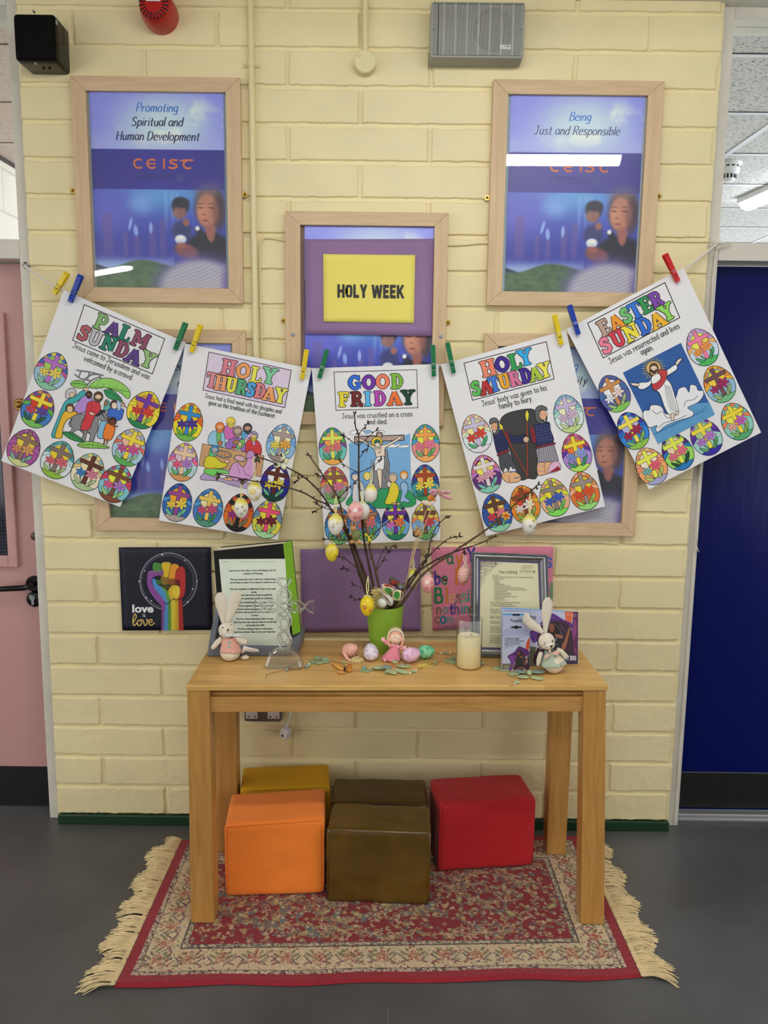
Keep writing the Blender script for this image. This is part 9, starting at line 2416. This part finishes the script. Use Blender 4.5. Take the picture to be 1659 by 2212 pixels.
butterfly('dragonfly_pick', 'dusty pink fabric dragonfly on the tip of a pale cane', TD, [(620, 300), (615, 255), (600, 215), (590, 190)], [([(610, 250), (560, 235), (525, 265), (535, 285), (585, 280)], [([(540, 262), (570, 255), (590, 270)], '#a86870')], '#d8a0a8'), ([(615, 250), (690, 250), (720, 268), (700, 285), (640, 275)], [([(650, 262), (690, 262), (680, 274)], '#a86870')], '#dca8b0'), ([(615, 262), (660, 285), (730, 320), (725, 335), (670, 325), (630, 295)], [([(650, 290), (700, 315), (670, 312)], '#b87c84')], '#d89ca8'), ([(605, 262), (590, 290), (560, 300), (545, 285)], [([(560, 285), (585, 280), (580, 290)], '#a86870')], '#c8909c')], '#d4a860', lift=.012)
TB=lambda u, v:at(440+u*.25316, 900+v*.25316, -.150)
butterfly('paper_butterfly', 'small cream and black butterfly clipped to the longest left twig', TB, [(655, 400), (675, 385), (690, 370)], [([(665, 395), (655, 345), (650, 318), (670, 315), (700, 350), (690, 385)], [([(655, 322), (668, 320), (672, 345), (660, 345)], '#1c1c18')], '#e4e4c0'), ([(670, 395), (700, 365), (728, 368), (728, 400), (700, 405)], [([(712, 375), (725, 378), (722, 392)], '#d8d888')], '#ece8c4'), ([(655, 400), (610, 395), (600, 420), (620, 440), (655, 425)], [([(600, 400), (625, 398), (635, 415), (610, 425)], '#20201c')], '#dcdcb8'), ([(665, 405), (700, 415), (700, 450), (680, 455), (660, 430)], [], '#e8e4bc')], '#4c4838', lift=.008)
def petal_flower(name, label, px, py, y, r, n, c1, c2, tube=True):
 c=at(px, py, y);t=thing(name, label, 'flower', tuple(c))
 for i in range(n):
  a=2*PI*i/n+.3;d_=Vector((math.cos(a), -.25, math.sin(a)));s_=Vector((-math.sin(a), 0, math.cos(a)))
  mb=MB();q=[c, c+d_*r*.5+s_*r*.34, c+d_*r, c+d_*r*.5-s_*r*.34, c+d_*r*.55+Vector((0, -.002, 0))]
  mb.add(q, [(0, 1, 4), (1, 2, 4), (2, 3, 4), (3, 0, 4)], col=lin(c1));o=mb.build('petal', M_vc, t, smooth=True);o.modifiers.new('thickness', 'SOLIDIFY').thickness=.0008
 mb=MB();M=Matrix.Translation(c)@Matrix.Rotation(PI/2, 4, 'X');mb.lathe([(r*.14, -.001), (r*.22, .005), (r*.38, .012), (r*.34, .012), (r*.15, .004), (1e-4, .003)], M=M, n=14, col=lin(c2));mb.build('trumpet', M_vc, t, smooth=True)
 return t
petal_flower('daffodil', 'orange and yellow fabric daffodil on the long right twig', 1093, 1114, -.175, .0165, 6, '#f0b84c', '#e8842c')
def bow(name, label, px, py, y, c):
 p=at(px, py, y);t=thing(name, label, 'ribbon', tuple(p));m=mat(name+'_satin', c, rough=.35)
 for s_, dx, dz in((-1, -.011, .010), (1, .012, .004), (-1, -.002, -.022), (1, .008, -.016)):
  mb=MB();w_=Vector((.003, -.003, .004));q=p+Vector((dx, -.003, dz));mb.add([p+w_*.4, q+w_, q-w_, p-w_*.4, (p+q)/2+Vector((0, -.005, .001))], [(0, 1, 4), (1, 2, 4), (2, 3, 4), (3, 0, 4)]);o=mb.build('loop' if dz>0 else 'tail', m, t, smooth=True);o.modifiers.new('thickness', 'SOLIDIFY').thickness=.0006
 mb=MB();mb.ball(p, .0032, n=10, m=6);mb.build('knot', m, t, smooth=True)
bow('yellow_bow', 'yellow satin bow tied to the middle twig beside the tallest one', 796, 1160, -.232, (236, 214, 50))
# -- hanging eggs
def hung_egg(label, px, py, hw, hh, ytop, y, top, bot, marks, ribbon, tilt=0.0, stripes=None):
 k=(y+DIST)/F_PX;h, r=hh*k, hw*k
 c=at(px, py, y)
 t=thing('hanging_egg', label, 'egg', tuple(c+Vector((0, 0, h))), 'painted eggs hanging on the twigs')
 R=Matrix.Rotation(tilt, 3, 'Y')
 a, b_=np.array(lin(top)), np.array(lin(bot))
 R2=R@Matrix.Rotation(PI, 3, 'X')
 def cf(z, l, i):z=-z;q=float(sstep(.30, .92, np.array(z+.10*math.sin(l*17))));q2=float(sstep(.8, 1.0, np.array(-z)))*.7;q=max(q, q2);return tuple(b_*(1-q)+a*q)
 sh=egg_at(c, h, r, R2, cf, M_vcgl, t)
 mb=MB()
 for lon, z, s_, kind in marks:
  z=-z
  if kind=='y':flower_on(mb, c, h, r, R2, PI-lon, z, s_*k, '#e4c43c', '#f0e8a0', 8)
  elif kind=='k':flower_on(mb, c, h, r, R2, PI-lon, z, s_*k, '#6c6838', '#b8a848', 6, dots=True)
  elif kind=='r':flower_on(mb, c, h, r, R2, PI-lon, z, s_*k, '#c83440', '#f4d0cc', 8)
  elif kind=='h':
   for s2 in(-1, 1):
    p, nr=on_egg(c, h, r, R2, PI-lon+s2*.09, z-.05);mb.ball(p, (s_*k*.42, .0008, s_*k*.5), M=Matrix.Rotation(s2*-.5, 3, 'Y'), n=9, m=6, col=lin('#fdf2f0'))
  elif kind=='s':
   p, nr=on_egg(c, h, r, R2, PI-lon, z);mb.tube([p, p+Vector((0, -.0006, s_*k))], .0004, n=4, col=lin('#6c6838'))
   for s2 in(-1, 1):mb.tube([p+Vector((0, -.0004, s_*k*.4)), p+Vector((s2*s_*k*.45, -.0002, s_*k*.75))], .0006, n=4, col=lin('#8c8440'))
 if mb.v:mb.build('painted_flowers', M_vc, sh, recalc=True)
 if stripes:
  mb=MB()
  for z0 in stripes:mb.tube([on_egg(c, h, r, R2, 2*PI*i/24, z0+.22*math.cos(2*PI*i/24+1))[0]for i in range(25)], .0007, n=5)
  mb.build('white_stripe', mat('white_paint_line', (248, 232, 226), rough=.4), sh, smooth=True)
 tp=c+R@Vector((0, 0, h));up=at(ribbon[0], ribbon[1], ytop)
 m=mat('sheer_ribbon', top if top[1]!='e' else top, rough=.5)
 m=M_rib_y if ribbon[2]=='y' else M_rib_p
 for sx in(-1, 1):
  mb=MB();wv=Vector((.0016, -.0008, 0));mid=(tp+up)/2+Vector((sx*.0035, -.001, 0))
  pts=smooth3([tp, mid, up], 5);mb.add([p+wv for p in pts]+[p-wv for p in pts], [(i, i+1, i+1+len(pts), i+len(pts))for i in range(len(pts)-1)]);mb.build('ribbon', m, t, smooth=True)
 mb=MB()
 for sx in(-1, 1):mb.ball(tp+Vector((sx*.006, -.003, .001)), (.0065, .003, .0030), M=Matrix.Rotation(sx*.4, 3, 'Y'), n=10, m=6)
 mb.build('ribbon_bow', m, t, smooth=True)
M_rib_y=mat('pale_yellow_organza', (236, 228, 160), rough=.5, alpha=.85);M_rib_p=mat('pale_pink_organza', (240, 210, 206), rough=.5, alpha=.8)
WH, YE, PK, PS='#f2f0e8', '#ece05a', '#f0b8b4', '#eebcb0'
hung_egg('white egg with one big yellow flower, on the longest left twig', 550, 1062, 16.5, 21.5, -.137, -.150, YE, WH, [(-.1, .1, 8, 'y'), (.5, -.55, 5, 'y')], (548, 986, 'y'))
hung_egg('white egg with small dark flowers and yellow top, lowest on the left twigs', 521, 1099, 15.5, 21, -.160, -.175, YE, WH, [(-.35, .1, 4, 'k'), (.35, .3, 4, 'k'), (.2, -.45, 4, 'k'), (.7, -.1, 4, 'k')], (522, 1038, 'y'))
hung_egg('white egg with stalked flowers and yellow top, left of the pink heart egg', 725, 1134, 17, 23, -.20, -.235, YE, WH, [(-.2, .2, 3.5, 'y'), (.3, .3, 3.5, 'y'), (-.35, -.2, 6, 's'), (.3, -.35, 7, 's'), (-.2, -.1, 3, 'k')], (726, 1071, 'y'))
hung_egg('pink egg with a white heart, hanging left of centre before the GOOD FRIDAY sheet', 768, 1107, 17.5, 22.5, -.19, -.245, PK, '#f0b4b2', [(0, .25, 8, 'h'), (-.7, .2, 4.5, 'r'), (.6, .4, 4.5, 'r'), (.0, -.4, 5, 'r'), (.65, -.4, 4.5, 'r')], (766, 1040, 'p'))
hung_egg('plain white egg half hidden behind the pink heart egg', 783, 1104, 15.5, 19, -.155, -.195, '#dfe6dc', WH, [], (778, 1040, 'y'))
hung_egg('white egg with yellow top right of the tallest twig', 801, 1067, 14, 19, -.155, -.185, YE, WH, [], (803, 1014, 'y'))
hung_egg('small yellow egg with stalked flowers below the yellow topped egg, above the purple sheet', 717, 1194, 14.5, 20, -.2, -.24, '#e8d438', '#ecd83c', [(-.3, -.2, 6, 's'), (.3, -.3, 6, 's'), (-.1, .25, 3.5, 'y')], (714, 1160, 'y'), stripes=(-.35, -.5))
hung_egg('bright yellow egg with red flowers hanging over the pot rim', 793, 1309, 15.5, 22.5, -.245, -.30, '#ecd020', '#f0d424', [(-.35, .05, 6, 'r'), (.6, -.3, 5, 'r')], (795, 1245, 'y'))
hung_egg('pale yellow egg behind the canes right of the pot', 893, 1250, 13, 21, -.15, -.150, '#ece43c', '#f0f0c0', [], (892, 1206, 'y'))
hung_egg('pink egg with a white heart hanging right of the pot', 924, 1262, 14.5, 20.5, -.185, -.215, PK, '#eeb2b0', [(-.15, .3, 6, 'h'), (.6, .3, 4, 'r'), (-.25, -.35, 5, 'r'), (.7, -.2, 3.5, 'r')], (924, 1232, 'p'))
hung_egg('salmon pink striped egg hanging before the pink wish sheet', 1002, 1242, 14.5, 20, -.165, -.195, PS, '#ecb0a8', [], (1003, 1188, 'p'), tilt=.15, stripes=(-.5, -.15, .2, .55))
hung_egg('white egg with yellow top at the far right before the HOLY SATURDAY sheet', 1143, 1134, 16, 21.5, -.16, -.175, YE, WH, [(0, .0, 4, 'k'), (.5, .5, 3.5, 'k'), (.75, -.2, 4, 'k')], (1145, 1066, 'y'))
